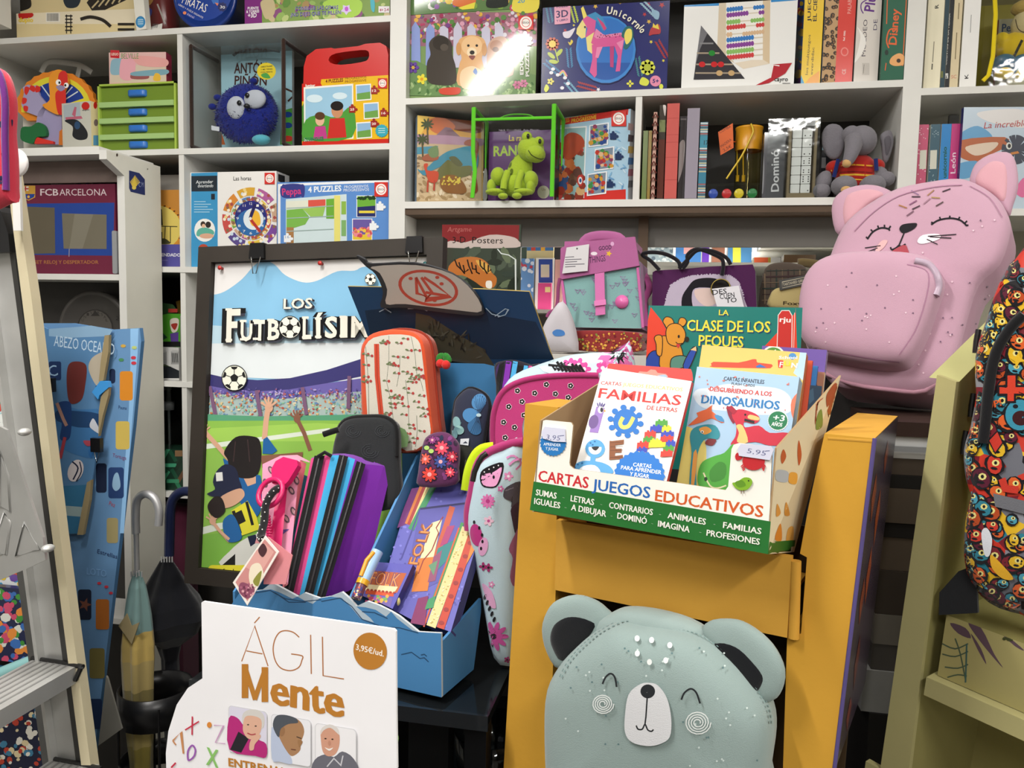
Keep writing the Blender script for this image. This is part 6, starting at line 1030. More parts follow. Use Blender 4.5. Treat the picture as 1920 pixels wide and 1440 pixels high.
FH = Fr((-.354, 1.281, 1.3738), (26.8, 1.2, -17.4)); hd = I.part('header', label='header printed with waves, rocks and a ship'); q = trace(FH, 'P', [(702, 662), (1043, 692), (992, 547), (900, 542), (652, 537)]); hd.prism(FH, q, 0, .003, m('#1d4066', 'P'), m('#a08a4a', 'C')); S = Sheet(hd, FH, 0, 'P', v='Z8')  # header inks darkened to hold the shade under its overhang
S.poly([(-270, 755), (40, 720), (330, 750), (540, 740), (640, 790), (870, 830), (990, 1080), (-200, 1080)], '#152c46'); S.poly([(70, 770), (160, 790), (330, 900), (520, 1010), (600, 1130), (60, 1060)], '#4a4638')
for k in range(40): x = rnd.uniform(150, 540); y = 850 + (x - 150) * .45 + rnd.uniform(-50, 90); a = rnd.uniform(0, 180); S.ell(x, y, rnd.uniform(10, 36), rnd.uniform(4, 10), rnd.choice(['#4a4a40', '#3a3832', '#5a584c', '#2a2824']), a, 7)
for q in ([(600, 790), (670, 740), (690, 745), (670, 780), (620, 795)], [(20, 740), (110, 735), (150, 755)], [(540, 735), (580, 775), (640, 790)], [(-170, 760), (-130, 740), (-90, 765)]): S.line(q, 6, '#9fb4c4')
sl = I.part('sail', hd, label='grey printed sail with a red ring emblem'); o = trace(FH, 'P', smooth([(672, 477), (688, 484), (700, 492), (780, 490), (850, 510), (893, 545), (908, 575), (905, 588), (860, 586), (760, 574), (718, 574), (722, 545), (708, 512), (690, 497)], 3)); sl.prism(FH, o, -.006, -.002, m('#2f3033', 'P')); S = Sheet(sl, FH, -.006, 'P', v='P')
S.poly(smooth([(697, 500), (780, 497), (848, 514), (888, 548), (903, 583), (860, 582), (760, 570), (724, 570), (726, 543), (712, 512)], 3), '#b9b2a8')
S.ell(803, 540, 57, 33, '#b54a3a', 12, 30); S.ell(803, 540, 51, 28, '#b9b2a8', 12, 30)
for q in ([(780, 520), (800, 557), (782, 550), (780, 520)], [(790, 520), (810, 548), (797, 562), (845, 556), (815, 533), (795, 520)], [(798, 548), (840, 555)]): S.line(q, 5, '#b54a3a')
S.ells([(770, 522), (828, 532), (815, 563), (820, 520)], 4, 3, '#b54a3a'); S.k += 1
# pencil cases in the left compartment
I = Item('pencil_case', 'orange pencil case with a cherry-sprig front standing at the back of the blue tray', 'pencil case'); fr = plane(745, 750, 1.272, (-2, 3, -16)); OR = m('#d2512c', 'F')
b = I.part('case'); o = smooth(trace(fr, 'K', [(372, 300), (400, 190), (480, 120), (640, 85), (800, 100), (900, 160), (945, 280), (975, 600), (1005, 900), (1012, 1060), (880, 1180), (600, 1180), (430, 1060), (385, 850), (375, 560)]), 3); soft_box(b, fr, o, .045, OR, OR, .006); S = Sheet(b, bvh=b.bvh(), v='K', fin='F')
pn = [(400, 320), (410, 230), (480, 160), (640, 130), (800, 138), (880, 180), (915, 280), (950, 600), (985, 900), (990, 1050), (860, 1170), (610, 1170), (440, 1060), (425, 850), (410, 560)]; S.sm(pn, '#d3cdbf', 2)
for x0, y0, x1, y1 in ((620, 140, 600, 560), (600, 560, 660, 900), (820, 150, 870, 480), (870, 480, 930, 640), (720, 320, 690, 600), (770, 540, 800, 980), (870, 860, 860, 1140), (410, 240, 440, 850)): S.line([(x0, y0), ((x0 + x1) / 2 + 10, (y0 + y1) / 2), (x1, y1)], 4, '#6f7868')
for k in range(95):
    x, y = rnd.uniform(405, 985), rnd.uniform(150, 1150)
    if not pin(x, y, pn) or 470 < x < 590 and y > 200 and x < 500 + (y - 200) * .12 + 50: continue
    S.ell(x, y, 13, 13, '#b03a38', 0, 8); S.line([(x - 9, y), (x - 38, y + rnd.uniform(-8, 8))], 4, '#7a6a5a'); S.ell(x - 42, y - 6, 16, 8, '#6a7a52', rnd.uniform(-50, 20), 8); S.k -= 2.9
S.line([(508, 215), (515, 500), (550, 850), (575, 1060)], 44, '#c9452a'); S.line([(508, 218), (515, 500), (550, 850), (575, 1060)], 8, '#a3341f')
zp = I.part('zip'); zp.tube([fr(x, .022, z) for x, z in [( (x - sum(q[0] for q in o) / len(o)) * 1.008 + sum(q[0] for q in o) / len(o), (z - sum(q[1] for q in o) / len(o)) * 1.008 + sum(q[1] for q in o) / len(o)) for x, z in o]], .003, m('#8f2f1c', 'F'), 6, closed=True)
ch = I.part('cherry_charm', label='felt cherry charm with green leaves'); fc = plane(830, 680, 1.262, (0, 0, -14)); GN = m('#2f7a2f', 'U')
ch.puff(fc, smooth(trace(fc, 'K', [(1045, 360), (1060, 310), (1105, 295), (1115, 350), (1065, 385)]), 2), .004, .002, GN); ch.puff(fc, smooth(trace(fc, 'K', [(1110, 350), (1110, 300), (1150, 300), (1185, 350), (1175, 385), (1130, 380)]), 2), .004, .002, GN)
for q in ((1095, 392), (1145, 402)): (u, v), = trace(fc, 'K', [q]); ch.ell(fc(u, -.004, v), .0075, .007, .0075, m('#c92f2c', 'U'))
I = Item('pencil_case', 'black pencil case with a faint rose pattern behind the striped one', 'pencil case'); fr = plane(690, 880, 1.254, (-8, 0, -14)); BK2 = m('#26282a', 'F'); b = I.part('case'); o = smooth(trace(fr, 'K', [(120, 1200), (160, 1020), (215, 920), (300, 880), (420, 870), (560, 870), (640, 900), (690, 960), (700, 1100), (700, 1300), (715, 1560), (640, 1700), (300, 1700), (120, 1400)]), 3); soft_box(b, fr, o, .012, BK2, m('#1a1b1c', 'F'), .008); S = Sheet(b, bvh=b.bvh(), v='K', fin='F')
for x, y, r in ((300, 1000, 70), (450, 1180, 80), (260, 1240, 60), (560, 1000, 65)):
    for k in range(3): S.line([(x + r * (1 - k * .3) * cos(a * .6), y + r * (1 - k * .3) * .8 * sin(a * .6)) for a in range(0, 9)], 7, '#34373a')
I.part('zip').tube([fr(x, -.002, z) for x, z in o[3:27]], .004, m('#101011', 'F'), 6); I.part('side_patch', label='green and pink printed side').prism(plane(755, 860, 1.248, (0, 0, 20)), trace(plane(755, 860, 1.248, (0, 0, 20)), 'K', [(720, 965), (765, 985), (800, 1050), (785, 1140), (725, 1150)]), 0, .002, m('#6a8a5a', 'F'))
I.part('pull_tab').tube([dep(*q, 1.24) for q in px('K', [(30, 1030), (90, 1010), (170, 985)])], .005, m('#121213', 'F'), 8)
I = Item('pencil_case', 'pink pencil case with a giant magenta zip and a hanging picture card', 'pencil case'); b = I.part('case'); PK1, PK2 = m('#dd92ae', 'F'), m('#cf6f78', 'F')
ribbon(b, 'A5', [((300, 60), (150, 560), 1.30, 1.24), ((195, 95), (185, 560), 1.26, 1.20), ((300, 45), (250, 640), 1.25, 1.178), ((415, 70), (345, 800), 1.243, 1.158), ((452, 92), (308, 830), 1.25, 1.168), ((453, 84), (310, 830), 1.28, 1.19)], [PK2, PK1, PK1, PK2, PK2]); b.add([dep(*px('A5', [q])[0], t) for q, t in (((195, 95), 1.26), ((300, 45), 1.25), ((415, 70), 1.243), ((470, 85), 1.25), ((472, 78), 1.28), ((400, 40), 1.3), ((300, 60), 1.3))], [(0, 1, 2, 3, 4, 5, 6)], PK1); S = Sheet(b, bvh=b.bvh(), v='A5', fin='F')
for x, y, a in ((245, 130, 60), (390, 135, 70), (365, 250, 60), (375, 370, 70), (335, 415, 60), (210, 205, 80), (395, 190, 75)): S.ell(x, y, 26, 15, '#5a4650', a); S.ell(x, y, 16, 8, '#b58a8f', a)
S.poly([(305, 480), (352, 475), (308, 512)], '#5a4a8a'); zb = I.part('giant_zip'); MG = m('#cf1f62', 'L'); zo = ribbon(zb, 'A5', [((305, 85), (230, 590), 1.238, 1.17), ((355, 80), (300, 640), 1.236, 1.162)], [MG]); fz = plane(512, 905, 1.212, (-30, 0, -14)); zb.prism(fz, trace(fz, 'A5', [(260, 130), (285, 85), (330, 60), (410, 80), (415, 110), (360, 200), (330, 230), (265, 215)]), -.006, .004, MG)
for k in range(11): (x, y), = px('A5', [(222 + k * 2, 400 + k * 16)]); p = dep(x, y, 1.178); zb.ell(p, .006, .003, .003, MG, None, 8, 5)
rg = I.part('zip_ring'); (cu, cv), = trace(fz, 'A5', [(265, 275)]); rg.tube([fz(cu + .022 * cos(a * pi / 10), -.010, cv + .022 * sin(a * pi / 10)) for a in range(20)], .0042, MG, 8, closed=True)
cd = I.part('cord', label='black dotted cord'); cp = smooth([dep(*q, t) for q, t in zip(px('A5', [(310, 230), (260, 255), (215, 330), (205, 430), (185, 520), (200, 540)]), (1.195, 1.18, 1.165, 1.15, 1.13, 1.12))], 4, False); cd.tube(cp, .006, m('#19181a', 'F'), 8)
for k, p in enumerate(cp[::1]): cd.ell(p + V((.003 * (-1) ** k, -.0055, .002)), .0012, .0012, .0012, m('#e0dcd8', 'F'), None, 6, 4)
for nm, pts, c, t_, art in (('back_card', [(225, 520), (370, 630), (330, 800), (200, 800)], '#d98a90', 1.125, 0), ('picture_card', [(20, 790), (105, 925), (290, 610), (210, 515)], '#ece4dc', 1.11, 1)):
    k = I.part(nm); f = plane(480, 1075, t_, (-10, 8, -20)); o = trace(f, 'A5', pts); k.prism(f, o, 0, .0012, m(c, 'P')); S = Sheet(k, f, 0, 'P', v='A5')
    if art: S.poly([(36, 788), (106, 900), (275, 612), (208, 535)], '#c98a86'); S.poly([(95, 700), (160, 600), (208, 560), (262, 610), (180, 740)], '#d9a29a'); S.sm([(60, 800), (90, 790), (150, 830), (110, 885), (60, 850)], '#8a4a62'); S.sm([(130, 690), (180, 680), (200, 760), (140, 820), (115, 760)], '#e8dcc4'); S.sm([(140, 780), (190, 720), (170, 810)], '#8a8a3a'); S.scat(70, 790, 150, 870, 20, ['#a8607a', '#d9a0a8', '#6a3048'], 5, 9); S.sm([(170, 600), (200, 560), (222, 600), (195, 640)], '#4a2a30')
I = Item('pencil_case', 'purple, blue and pink triple pencil case with three black zips at the front', 'pencil case'); b = I.part('case'); CP, CB, CK = m('#6f2496', 'F'), m('#3f9fcf', 'F'), m('#c9467f', 'F'); ZB = m('#151416', 'F')
F1 = lambda x, y, X, Y, k=0: ((x, y), (X, Y), 1.236 - k, 1.17 - k)
cols = [((487, 56), (324, 834), 1.26, 1.19), F1(480, 62, 318, 838), F1(555, 45, 372, 855, .004), F1(598, 42, 412, 862, .006), F1(640, 42, 434, 865, .008), F1(690, 50, 488, 868, .012), F1(738, 66, 518, 874, .014), F1(760, 82, 530, 880, .016), F1(800, 95, 548, 884, .018), ((905, 105), (700, 840), 1.23, 1.178), ((945, 150), (800, 780), 1.235, 1.19), ((850, 80), (640, 800), 1.24, 1.205)]
cm = [CK, CK, CK, CB, CB, CB, CP, CP, CP, CP, CP]; ribbon(b, 'A5', cols, cm)
tops = [dep(*px('A5', [c[0]])[0], c[2]) for c in cols]; b.grid([tops, [p + V((0, .0, -.001)).lerp(V((.004, .02, .0)), .9) for p in tops]], CP, False)
for (a, t_, bt) in ((0, ((500, 45), (560, 45)), ((318, 842), (374, 858))), (1, ((645, 40), (698, 50)), ((436, 868), (490, 872))), (2, ((748, 76), (800, 95)), ((512, 872), (560, 886)))):
    z_ = I.part('zip'); P = ribbon(z_, 'A5', [(t_[0], bt[0], 1.228 - .008 * a, 1.162 - .008 * a), (t_[1], bt[1], 1.226 - .008 * a, 1.16 - .008 * a)], [ZB], 14, .007); mid = [(p + q) / 2 for p, q in zip(*P)]; z_.tube(mid, .0022, m('#2c2b2e', 'L'), 6)
I.part('pull_tab').tube([dep(*q, 1.222) for q in px('A5', [(600, 48), (560, 25), (520, 50)])], .003, ZB, 6)
# right compartment: notebook set
_u, _v = FB.uv(738, 1143, .038); FN = FB.sub(_u, .038, _v, (-42, 0, 0)); FU_ = ['#5d5aa8', '#6e6cc0', '#4f4a96']
I = Item('notebook_set', 'patchwork purple and blue notebook box leaning in the blue tray', 'notebook'); o = trace(FN, 'A5', [(965, 955), (1300, 1080), (1438, 610), (1440, 500), (1412, 182), (1070, 240), (912, 760)]); b = I.part('box'); b.prism(FN, o, 0, .018, m('#6160ae', 'P'), m('#3f3f7a', 'P')); S = Sheet(b, FN, 0, 'P', v='A5'); S.clip = (min(p[0] for p in o), min(p[1] for p in o), max(p[0] for p in o), max(p[1] for p in o)); OL = [(955, 955), (1312, 1088), (1455, 610), (1460, 500), (1425, 180), (1062, 240), (900, 760)]
for k in range(150):
    x, y = rnd.uniform(900, 1450), rnd.uniform(185, 1080)
    if pin(x, y, OL) and pin(x - 10, y, OL) and pin(x + 10, y, OL): S.ell(x, y, 8, 7, rnd.choice(['#514d9c', '#7a78c8', '#4a4690']), 0, 7); S.k -= .98
def strip(p, w, c): S.line(p, w, c)
S.poly([(1062, 240), (1130, 228), (1060, 440), (985, 470)], '#6a2a6a'); strip([(1140, 225), (1050, 450)], 42, '#c9743a'); strip([(1172, 220), (1068, 440)], 30, '#d9c98a'); strip([(1205, 215), (1065, 480)], 34, '#3f8a5a'); strip([(1145, 228), (1052, 450)], 18, '#a03a3a')
S.poly([(1120, 355), (1415, 318), (1290, 760), (1010, 890)], '#57549f'); S.line([(1120, 358), (1415, 322)], 12, '#2c2a5c'); S.line([(1120, 358), (1010, 650)], 8, '#45428a')
strip([(1310, 345), (1215, 640)], 34, '#b8543a'); S.poly([(1190, 440), (1250, 420), (1200, 640), (1120, 650)], '#d9cfa4'); S.poly([(1280, 460), (1325, 455), (1280, 560), (1235, 580)], '#a03a6a'); S.poly([(1225, 590), (1320, 540), (1290, 650), (1180, 760)], '#2f7a7a'); S.poly([(1110, 650), (1200, 640), (1165, 840), (1070, 845)], '#c9742e')
S.poly([(1200, 640), (1250, 600), (1210, 780), (1165, 790)], '#8a4a6a'); S.poly([(1170, 690), (1225, 660), (1200, 750)], '#5f8a6a'); S.line([(1255, 405), (1215, 470), (1230, 500), (1190, 600), (1140, 660), (1110, 740)], 6, '#8a2f2f'); S.text('FOLK', (1110, 690), (1195, 440), 62, '#8a4a2a', .03, up=(-1, -.3)); S.text('FOLK', (1105, 685), (1190, 445), 50, '#d98a4a', .0, up=(-1, -.3))
strip([(1370, 440), (1200, 890)], 18, '#3f8a4a'); strip([(1395, 470), (1185, 1050)], 56, '#d3c48a'); strip([(1400, 480), (1200, 1050)], 0.1, '#a0342a'); strip([(1425, 520), (1240, 1060)], 46, '#b8402c'); strip([(1350, 470), (1140, 1060)], 9, '#c9552e'); S.poly([(1440, 500), (1460, 560), (1430, 620), (1390, 690)], '#c97a2e')
for k in range(7): S.ell(1415 - k * 28, 560 + k * 78, 16, 13, '#8f2a2a', 0, 8)
for k in range(60): t = rnd.random(); S.ell(1392 - t * 200 + rnd.uniform(-20, 20), 480 + t * 560, 5, 4, rnd.choice(['#b5a05a', '#e6dcb0']), 0, 6); S.k -= .97
S.poly([(1010, 890), (1120, 880), (1130, 1040), (960, 950)], '#5a58a6'); S.poly([(1110, 885), (1170, 870), (1150, 1045), (1065, 1030)], '#7a2a5a'); S.poly([(1170, 890), (1215, 870), (1200, 940), (1150, 950)], '#3f8a5a')
b = I.part('pages'); b.prism(FN, [(x * .97 + .0, z) for x, z in o], .0182, .026, m('#4a4f9a', 'P'))
I = Item('small_notebook', 'small patchwork notebook lying on the larger purple notebook', 'notebook'); o = trace(FN, 'A5', [(780, 860), (958, 945), (1078, 685), (870, 670)], -.018); I.mb.prism(FN, o, -.018, -.0065, m('#6462b0', 'G'), m('#3a3a7c', 'P')); S = Sheet(I.mb, FN, -.018, 'P', v='A5'); S.poly([(840, 720), (1040, 735), (985, 850), (800, 835)], '#b0582e'); S.text('FOLK', (820, 800), (985, 815), 80, '#3a2a6a', .08); S.text('FOLK', (820, 800), (985, 815), 78, '#d98a4a', .0); S.poly([(810, 800), (990, 815), (965, 855), (790, 835)], '#e0cfa0'); S.line([(800, 845), (965, 862)], 22, '#c9502e'); S.poly([(785, 865), (960, 880), (945, 935), (780, 868)], '#6a5a9a'); S.scat(800, 868, 945, 905, 26, ['#c04a6a', '#6aa05a', '#8a4a9a', '#d9a04a'], 7, 12)
for k in range(8): S.ell(815 + k * 22, 832 + k * 2.5, 9, 6, '#a03a2a', 0, 7)
I.part('clasp').ell(FN(*[(a, -.012, c) for a, c in trace(FN, 'A5', [(985, 900)], -.012)][0]), .005, .004, .007, m('#e0d48a', 'L'))
I = Item('pen', 'pale blue pen with a yellow clip beside the small notebook', 'pen'); P_ = lambda q, y=-.042: FN(*[(a, y, c) for a, c in trace(FN, 'A5', [q], y)][0]); b = I.part('barrel'); b.tube([P_((870, 606)), P_((786, 780))], .0088, m('#9fc0e6', 'L'), 14); g = I.part('grip', label='patterned lower barrel'); g.tube([P_((780, 798)), P_((744, 885))], .0075, m('#6a3a4a', 'L'), 14); S = Sheet(g, bvh=g.bvh(), v='A5'); S.scat(720, 820, 780, 905, 30, ['#c9502e', '#e0cfa0', '#3a3a7c'], 5, 9)
I.part('ring').tube([P_((789, 774)), P_((776, 804))], .0092, m('#d9a01f', 'L'), 14); I.part('clip').tube([P_((848, 612), -.05), P_((806, 660), -.053), P_((772, 752), -.051)], .0035, m('#e0991f', 'L'), 8)
# spectacle and pencil cases behind the notebooks
def fcase(lb, t, rot, pts, c, f=.012, d=.02, v='K', cat='pencil case', nm='pencil_case'):
    I = Item(nm, lb, cat); fr = plane(*px(v, [pts[0]])[0], t, rot); o = smooth(trace(fr, v, pts), 3); b = I.part('case'); b.puff(fr, o, f, d, m(c, 'F'), e=2.5); I.o2 = [fr(x, 0, z) for x, z in o]; return I, b, Sheet(b, bvh=b.bvh(), v=v, fin='F')
I, b, S = fcase('rounded pencil case covered in red and purple flowers', 1.235, (-20, 0, -14), [(920, 1180), (960, 1060), (1060, 1010), (1160, 1020), (1240, 1100), (1250, 1200), (1240, 1330), (1215, 1480), (900, 1500), (890, 1380)], '#5a2a52')
for k in range(40): S.ell(rnd.uniform(930, 1220), rnd.uniform(1050, 1440), 26, 18, rnd.choice(['#2a1c30', '#1f2a44', '#7a3a72', '#3a1a3a']), rnd.uniform(0, 180), 8); S.k -= .95
for x, y, r, c in ((1095, 1150, 62, '#d9485c'), (985, 1390, 66, '#d9443a'), (1085, 1275, 58, '#3a4a8a'), (945, 1250, 50, '#d95a4a'), (1190, 1230, 50, '#b8364a'), (1170, 1370, 44, '#d9485c'), (1010, 1080, 36, '#8a3a7a')): S.petal(x, y, r * 1.08, 9, '#17121a', None, .26); S.petal(x, y, r, 9, c, '#f0a0a0', .2)
S.ells([(1000, 1180), (960, 1150)], 24, 20, '#a8c96a')
I, b, S = fcase('dark rounded case between the flowered case and the lime strap', 1.24, (-15, 0, -14), [(1240, 1150), (1290, 1115), (1350, 1130), (1395, 1190), (1400, 1300), (1360, 1450), (1240, 1450)], '#23241f', .006, .012); S.line([(1290, 1400), (1310, 1260)], 6, '#6a6a5a')
I, b, S = fcase('navy case with blue pansy flowers standing in the right half of the tray', 1.262, (-14, 3, -14), [(1210, 800), (1240, 700), (1340, 615), (1440, 640), (1510, 700), (1525, 800), (1490, 1000), (1450, 1180), (1300, 1200), (1190, 1080)], '#2a2f42', .012, .03)
for x, y, rx, ry, a, c in ((1430, 735, 75, 62, -60, '#4a7fae'), (1360, 860, 78, 66, 20, '#4a82b4'), (1390, 970, 70, 56, 50, '#35648f'), (1230, 920, 52, 34, 80, '#7fa9ac'), (1250, 990, 46, 40, 20, '#8fb8b4'), (1205, 1030, 40, 26, 60, '#6f9aa0')):
    S.ell(x, y, rx, ry, c, a)
    for k in range(-4, 5): S.line([(1425, 855) if x > 1300 else (1215, 960), (x + rx * .85 * cos(R(a + k * 20)), y + rx * .8 * sin(R(a + k * 20)))], 4, '#2f4a6a' if x > 1300 else '#5a8088')
S.ell(1428, 856, 22, 16, '#a9c4cc'); S.poly([(1265, 1070), (1342, 1065), (1335, 1130), (1260, 1120)], '#d9dde2'); S.poly([(1285, 1110), (1310, 1090), (1330, 1110)], '#3a3f50'); I.part('edge').tube(I.o2, .003, m('#14151a', 'F'), 6, closed=True)
I, b, S = fcase('second purple, blue and black striped pencil case beside the navy pansy case', 1.252, (-10, 4, -14), [(1575, 420), (1640, 370), (1760, 360), (1900, 400), (1990, 410), (1900, 700), (1700, 1100), (1500, 1160), (1480, 1120), (1590, 700)], '#241f2c', .012, .02)
for x0, x1, w_, c in ((1600, 1500, 40, '#3f2a5a'), (1700, 1640, 50, '#7a2fa0'), (1760, 1690, 44, '#4a9fcf'), (1810, 1740, 44, '#141416'), (1860, 1800, 36, '#4a9fcf'), (1900, 1850, 30, '#d0468a'), (1640, 1560, 40, '#141416')): S.line([(x0, 372), (x1, 780)], w_, c)
I = Item('strap', 'neon lime curved strap beside the large pink bag', 'strap'); I.mb.tube(smooth([dep(*q, 1.2) for q in px('Q', [(150, 462), (105, 470), (75, 500), (52, 560), (40, 640)])], 4, False), .012, m('#c6e01f', 'F'), flat=((.2, -1, 0), .003))
# big pink bag
BG = Fr((-.08, 1.2, .93)); I = Item('large_bag', 'large pale blue and pink flowered bag squeezed between the blue tray and yellow display', 'bag'); b = I.part('body'); BB = m('#b9d0da', 'F'); PKK = m('#c4407f', 'F')
o = smooth(trace(BG, 'P', [(1188, 665), (1160, 660), (1080, 664), (1020, 680), (965, 702), (940, 735), (930, 790), (935, 850), (1000, 1200), (1150, 1200), (1225, 1000)]), 3); b.puff(BG, o, .035, .01, BB, e=3.2); S = Sheet(b, bvh=b.bvh(), v='P', fin='F')
S.sm([(1010, 688), (1100, 664), (1215, 662), (1215, 720), (1080, 712)], '#c9dbe6', 3); S.petal(1158, 664, 40, 7, '#d96aa8', '#1b1b1c', .3); S.star(1160, 664, 22, 10, 12, '#1b1b1c'); S.ell(1160, 664, 8, 6, '#e9e4e6')
for p in ((1095, 692), (1130, 690), (1085, 684), (1068, 684)): S.petal(*p, 13, 5, '#d0509a', '#f0dce6')
for k in range(9): S.line([(1030 + k * 7, 676 + k), (1042 + k * 7, 694 + k)], 5, '#1b1b1c')
S.line([(1028, 684), (1090, 690)], 4, '#1b1b1c')
pk_ = I.part('front_pocket', label='pink pocket with small black and white flowers'); fpk = BG.sub(0, -.03, 0); o = smooth(trace(fpk, 'Q', [(150, 300), (180, 230), (240, 190), (330, 165), (480, 150), (600, 150), (600, 300), (290, 290), (280, 440), (150, 450), (148, 380)]), 2); pk_.prism(fpk, o, -.006, .03, PKK, PKK, True); S = Sheet(pk_, fpk, -.006, 'F', v='Q')
for x, y in ((252, 212), (326, 222), (376, 185), (415, 225), (215, 280), (272, 258), (280, 316), (193, 346), (240, 368), (200, 412), (480, 190), (470, 240)): S.petal(x, y, 13, 5, '#f0e6ea', None, .5); S.petal(x, y, 11, 5, '#1b1418', '#f0e6ea', .42, .35)
I.part('piping').tube([fpk(x, -.004, z) for x, z in smooth(trace(fpk, 'Q', [(150, 450), (148, 380), (155, 300), (185, 225), (245, 180), (340, 155), (480, 145), (600, 146)]), 4, False)], .005, m('#a8306a', 'F'), 8)
FL = Fr((-.22, 1.115, .93)); lb = I.part('lower_pocket', label='pale blue lower pocket printed with flowers and a hat'); o = smooth(trace(FL, 'Q', [(285, 440), (200, 445), (120, 480), (85, 530), (62, 640), (48, 720), (50, 800), (78, 930), (112, 1100), (137, 1250), (160, 1350), (215, 1400), (240, 1390), (262, 1200), (275, 900)]), 2); o = [(x, max(z, .001)) for x, z in o]; lb.puff(FL, o, .034, .004, BB, e=3); S = Sheet(lb, bvh=lb.bvh(), v='Q', fin='F')
S.sm([(95, 560), (130, 535), (190, 520), (185, 580), (160, 625), (110, 625), (92, 600)], '#17131a', 3); S.sm([(100, 575), (150, 560), (185, 540), (170, 600), (150, 622), (105, 615)], '#e6a0cc', 3); S.ell(150, 582, 5, 8, '#17131a'); S.ells([(110, 560), (130, 548), (150, 540), (170, 532)], 3, 3, '#e6e6ea')
S.petal(125, 685, 30, 11, '#d470ac', '#b03a80', .2); S.petal(213, 578, 20, 5, '#d88ab8', '#e9e4ec'); S.petal(180, 632, 14, 5, '#cf6aa8', '#e9e4ec'); S.petal(128, 770, 22, 5, '#e6c0d4', '#b8488a'); S.petal(140, 1042, 14, 5, '#d88ab8', '#e9e4ec'); S.ell(75, 830, 26, 48, '#b0307a', -10); S.ell(105, 880, 20, 40, '#d9a0c8', 10); S.petal(105, 965, 18, 4, '#a02a6a', '#17131a'); S.petal(128, 970, 18, 4, '#a02a6a', '#17131a')
S.ells([(66, 775), (88, 800), (100, 830), (102, 858), (96, 888)], 5, 8, '#17131a'); S.sm([(100, 1040), (140, 1070), (160, 1140), (130, 1130)], '#dca6cc'); S.ells([(113, 1095), (122, 1120), (132, 1145), (142, 1168), (152, 1192)], 6, 12, '#17131a', 20); S.petal(150, 1265, 62, 10, '#c4509a', '#2a1626', .17, .2); S.petal(208, 1365, 14, 5, '#a02a6a', '#17131a')
S.sm([(192, 650), (205, 625), (262, 600), (275, 640), (270, 690), (225, 712), (230, 690), (195, 672)], '#4a444c', 3); S.line([(200, 640), (270, 615)], 5, '#6f6972'); S.sm([(225, 715), (265, 690), (262, 780), (245, 830), (228, 760)], '#3a2430', 3); S.sm([(240, 830), (262, 800), (258, 960), (240, 1050), (220, 1010), (232, 930), (215, 890)], '#9a5a78', 3)
S.line([(215, 530), (240, 510), (270, 505)], 9, '#d88ac0', n=3); S.line([(205, 500), (235, 490), (268, 520), (245, 550)], 8, '#d88ac0', n=3)
I.part('zip_piping').tube([FL(x, -.012, z) for x, z in smooth(trace(FL, 'Q', [(285, 425), (210, 440), (130, 475), (88, 530), (66, 640), (50, 720), (52, 800)]), 4, False)], .007, m('#b03a74', 'F'), 8)
zpul = I.part('zip_pull'); zpul.tube([dep(*q, 1.09) for q in px('Q', [(122, 480), (100, 495), (85, 520), (68, 560), (60, 600)])], .004, m('#1c1c1c', 'L'), 8)
# things on and under the glass table
fr = Fr((-.3, 1.16, .716)); o0 = trace(fr, 'P', [(815, 1330), (900, 1330)]); I = Item('storage_box', 'dark grey box on the shelf below the glass table top', 'box'); I.mb.box(fr, o0[0][0], o0[1][0], 0, .12, 0, .12, m('#2b3236', 'L'))
fr = Fr((onY(925, 1400, 1.12).x, 1.12, .716)); I = Item('glass_bowl', 'clear glass bowl in the shade beside the yellow display', 'bowl'); I.mb.lathe(fr, [(0, .001), (.03, .002), (.055, .04), (.062, .11), (.06, .11), (.053, .042), (.028, .006), (0, .005)], m('#c4ccd0', 'K'), 28)
fr = Fr((onY(804, 1310, 1.03).x, 1.03, .716)); I = Item('label_card', 'small cream label on a dark block under the blue tray', 'label'); I.mb.box(fr, -.03, .03, 0, .03, 0, .165, m('#161616', 'L')); I.part('label').box(fr, -.012, .012, -.001, -.0002, fr.uv(804, 1318)[1], fr.uv(804, 1303)[1], m('#8a8570', 'P'))

# ---------------------------------------------------------------- on the counter of the open bay
ZC = 1.386
def up_box(nm, lb, cat, pl, pr, pt, Y, d, c, fin='P', group=None): return carton(nm, lb, cat, pl, pr, pt, ZC, Y, Y, d, c, None, fin, group)
I, S = up_box('poster_pack', 'clear pack of tiger posters with a red header behind the ship header', 'poster pack', 826, 972, 421, 1.74, .012, '#3a4238', 'S'); S.vw('Z8').poly([(220, 180), (760, 185), (755, 290), (700, 335), (430, 320), (265, 335), (222, 285)], '#7c2a2c'); S.sm([(300, 290), (400, 300), (560, 250), (700, 260), (755, 290), (740, 335), (270, 335)], '#b9aaa4', 3)
S.text('Artgame', (280, 230), (440, 228), 34, '#a8605c', .0, .15); S.text('3-D', (315, 305), (402, 303), 44, '#1f1c1c', .0); S.text('Posters', (445, 305), (650, 308), 44, '#1f1c1c', .0); S.scat(270, 345, 740, 900, 70, ['#4a5446', '#2a3028', '#5f6a52', '#39423a'], 14, 34, 2.2); S.sm([(290, 460), (360, 405), (480, 400), (550, 440), (575, 500), (610, 540), (590, 600), (520, 600), (460, 560), (380, 520), (300, 520)], '#b06a34', 3); S.sm([(470, 420), (540, 440), (570, 500), (520, 490)], '#c99a4a'); S.sm([(540, 560), (575, 560), (575, 605), (540, 600)], '#d9d4c8')
for k in range(9): S.line([(330 + k * 28, 415 + (k % 3) * 18), (345 + k * 26, 455 + (k % 3) * 22), (372 + k * 25, 480 + (k % 2) * 30)], 9, '#241a14')
S.line([(615, 345), (640, 375), (690, 385), (735, 415), (738, 900)], 7, '#c9d0cc')
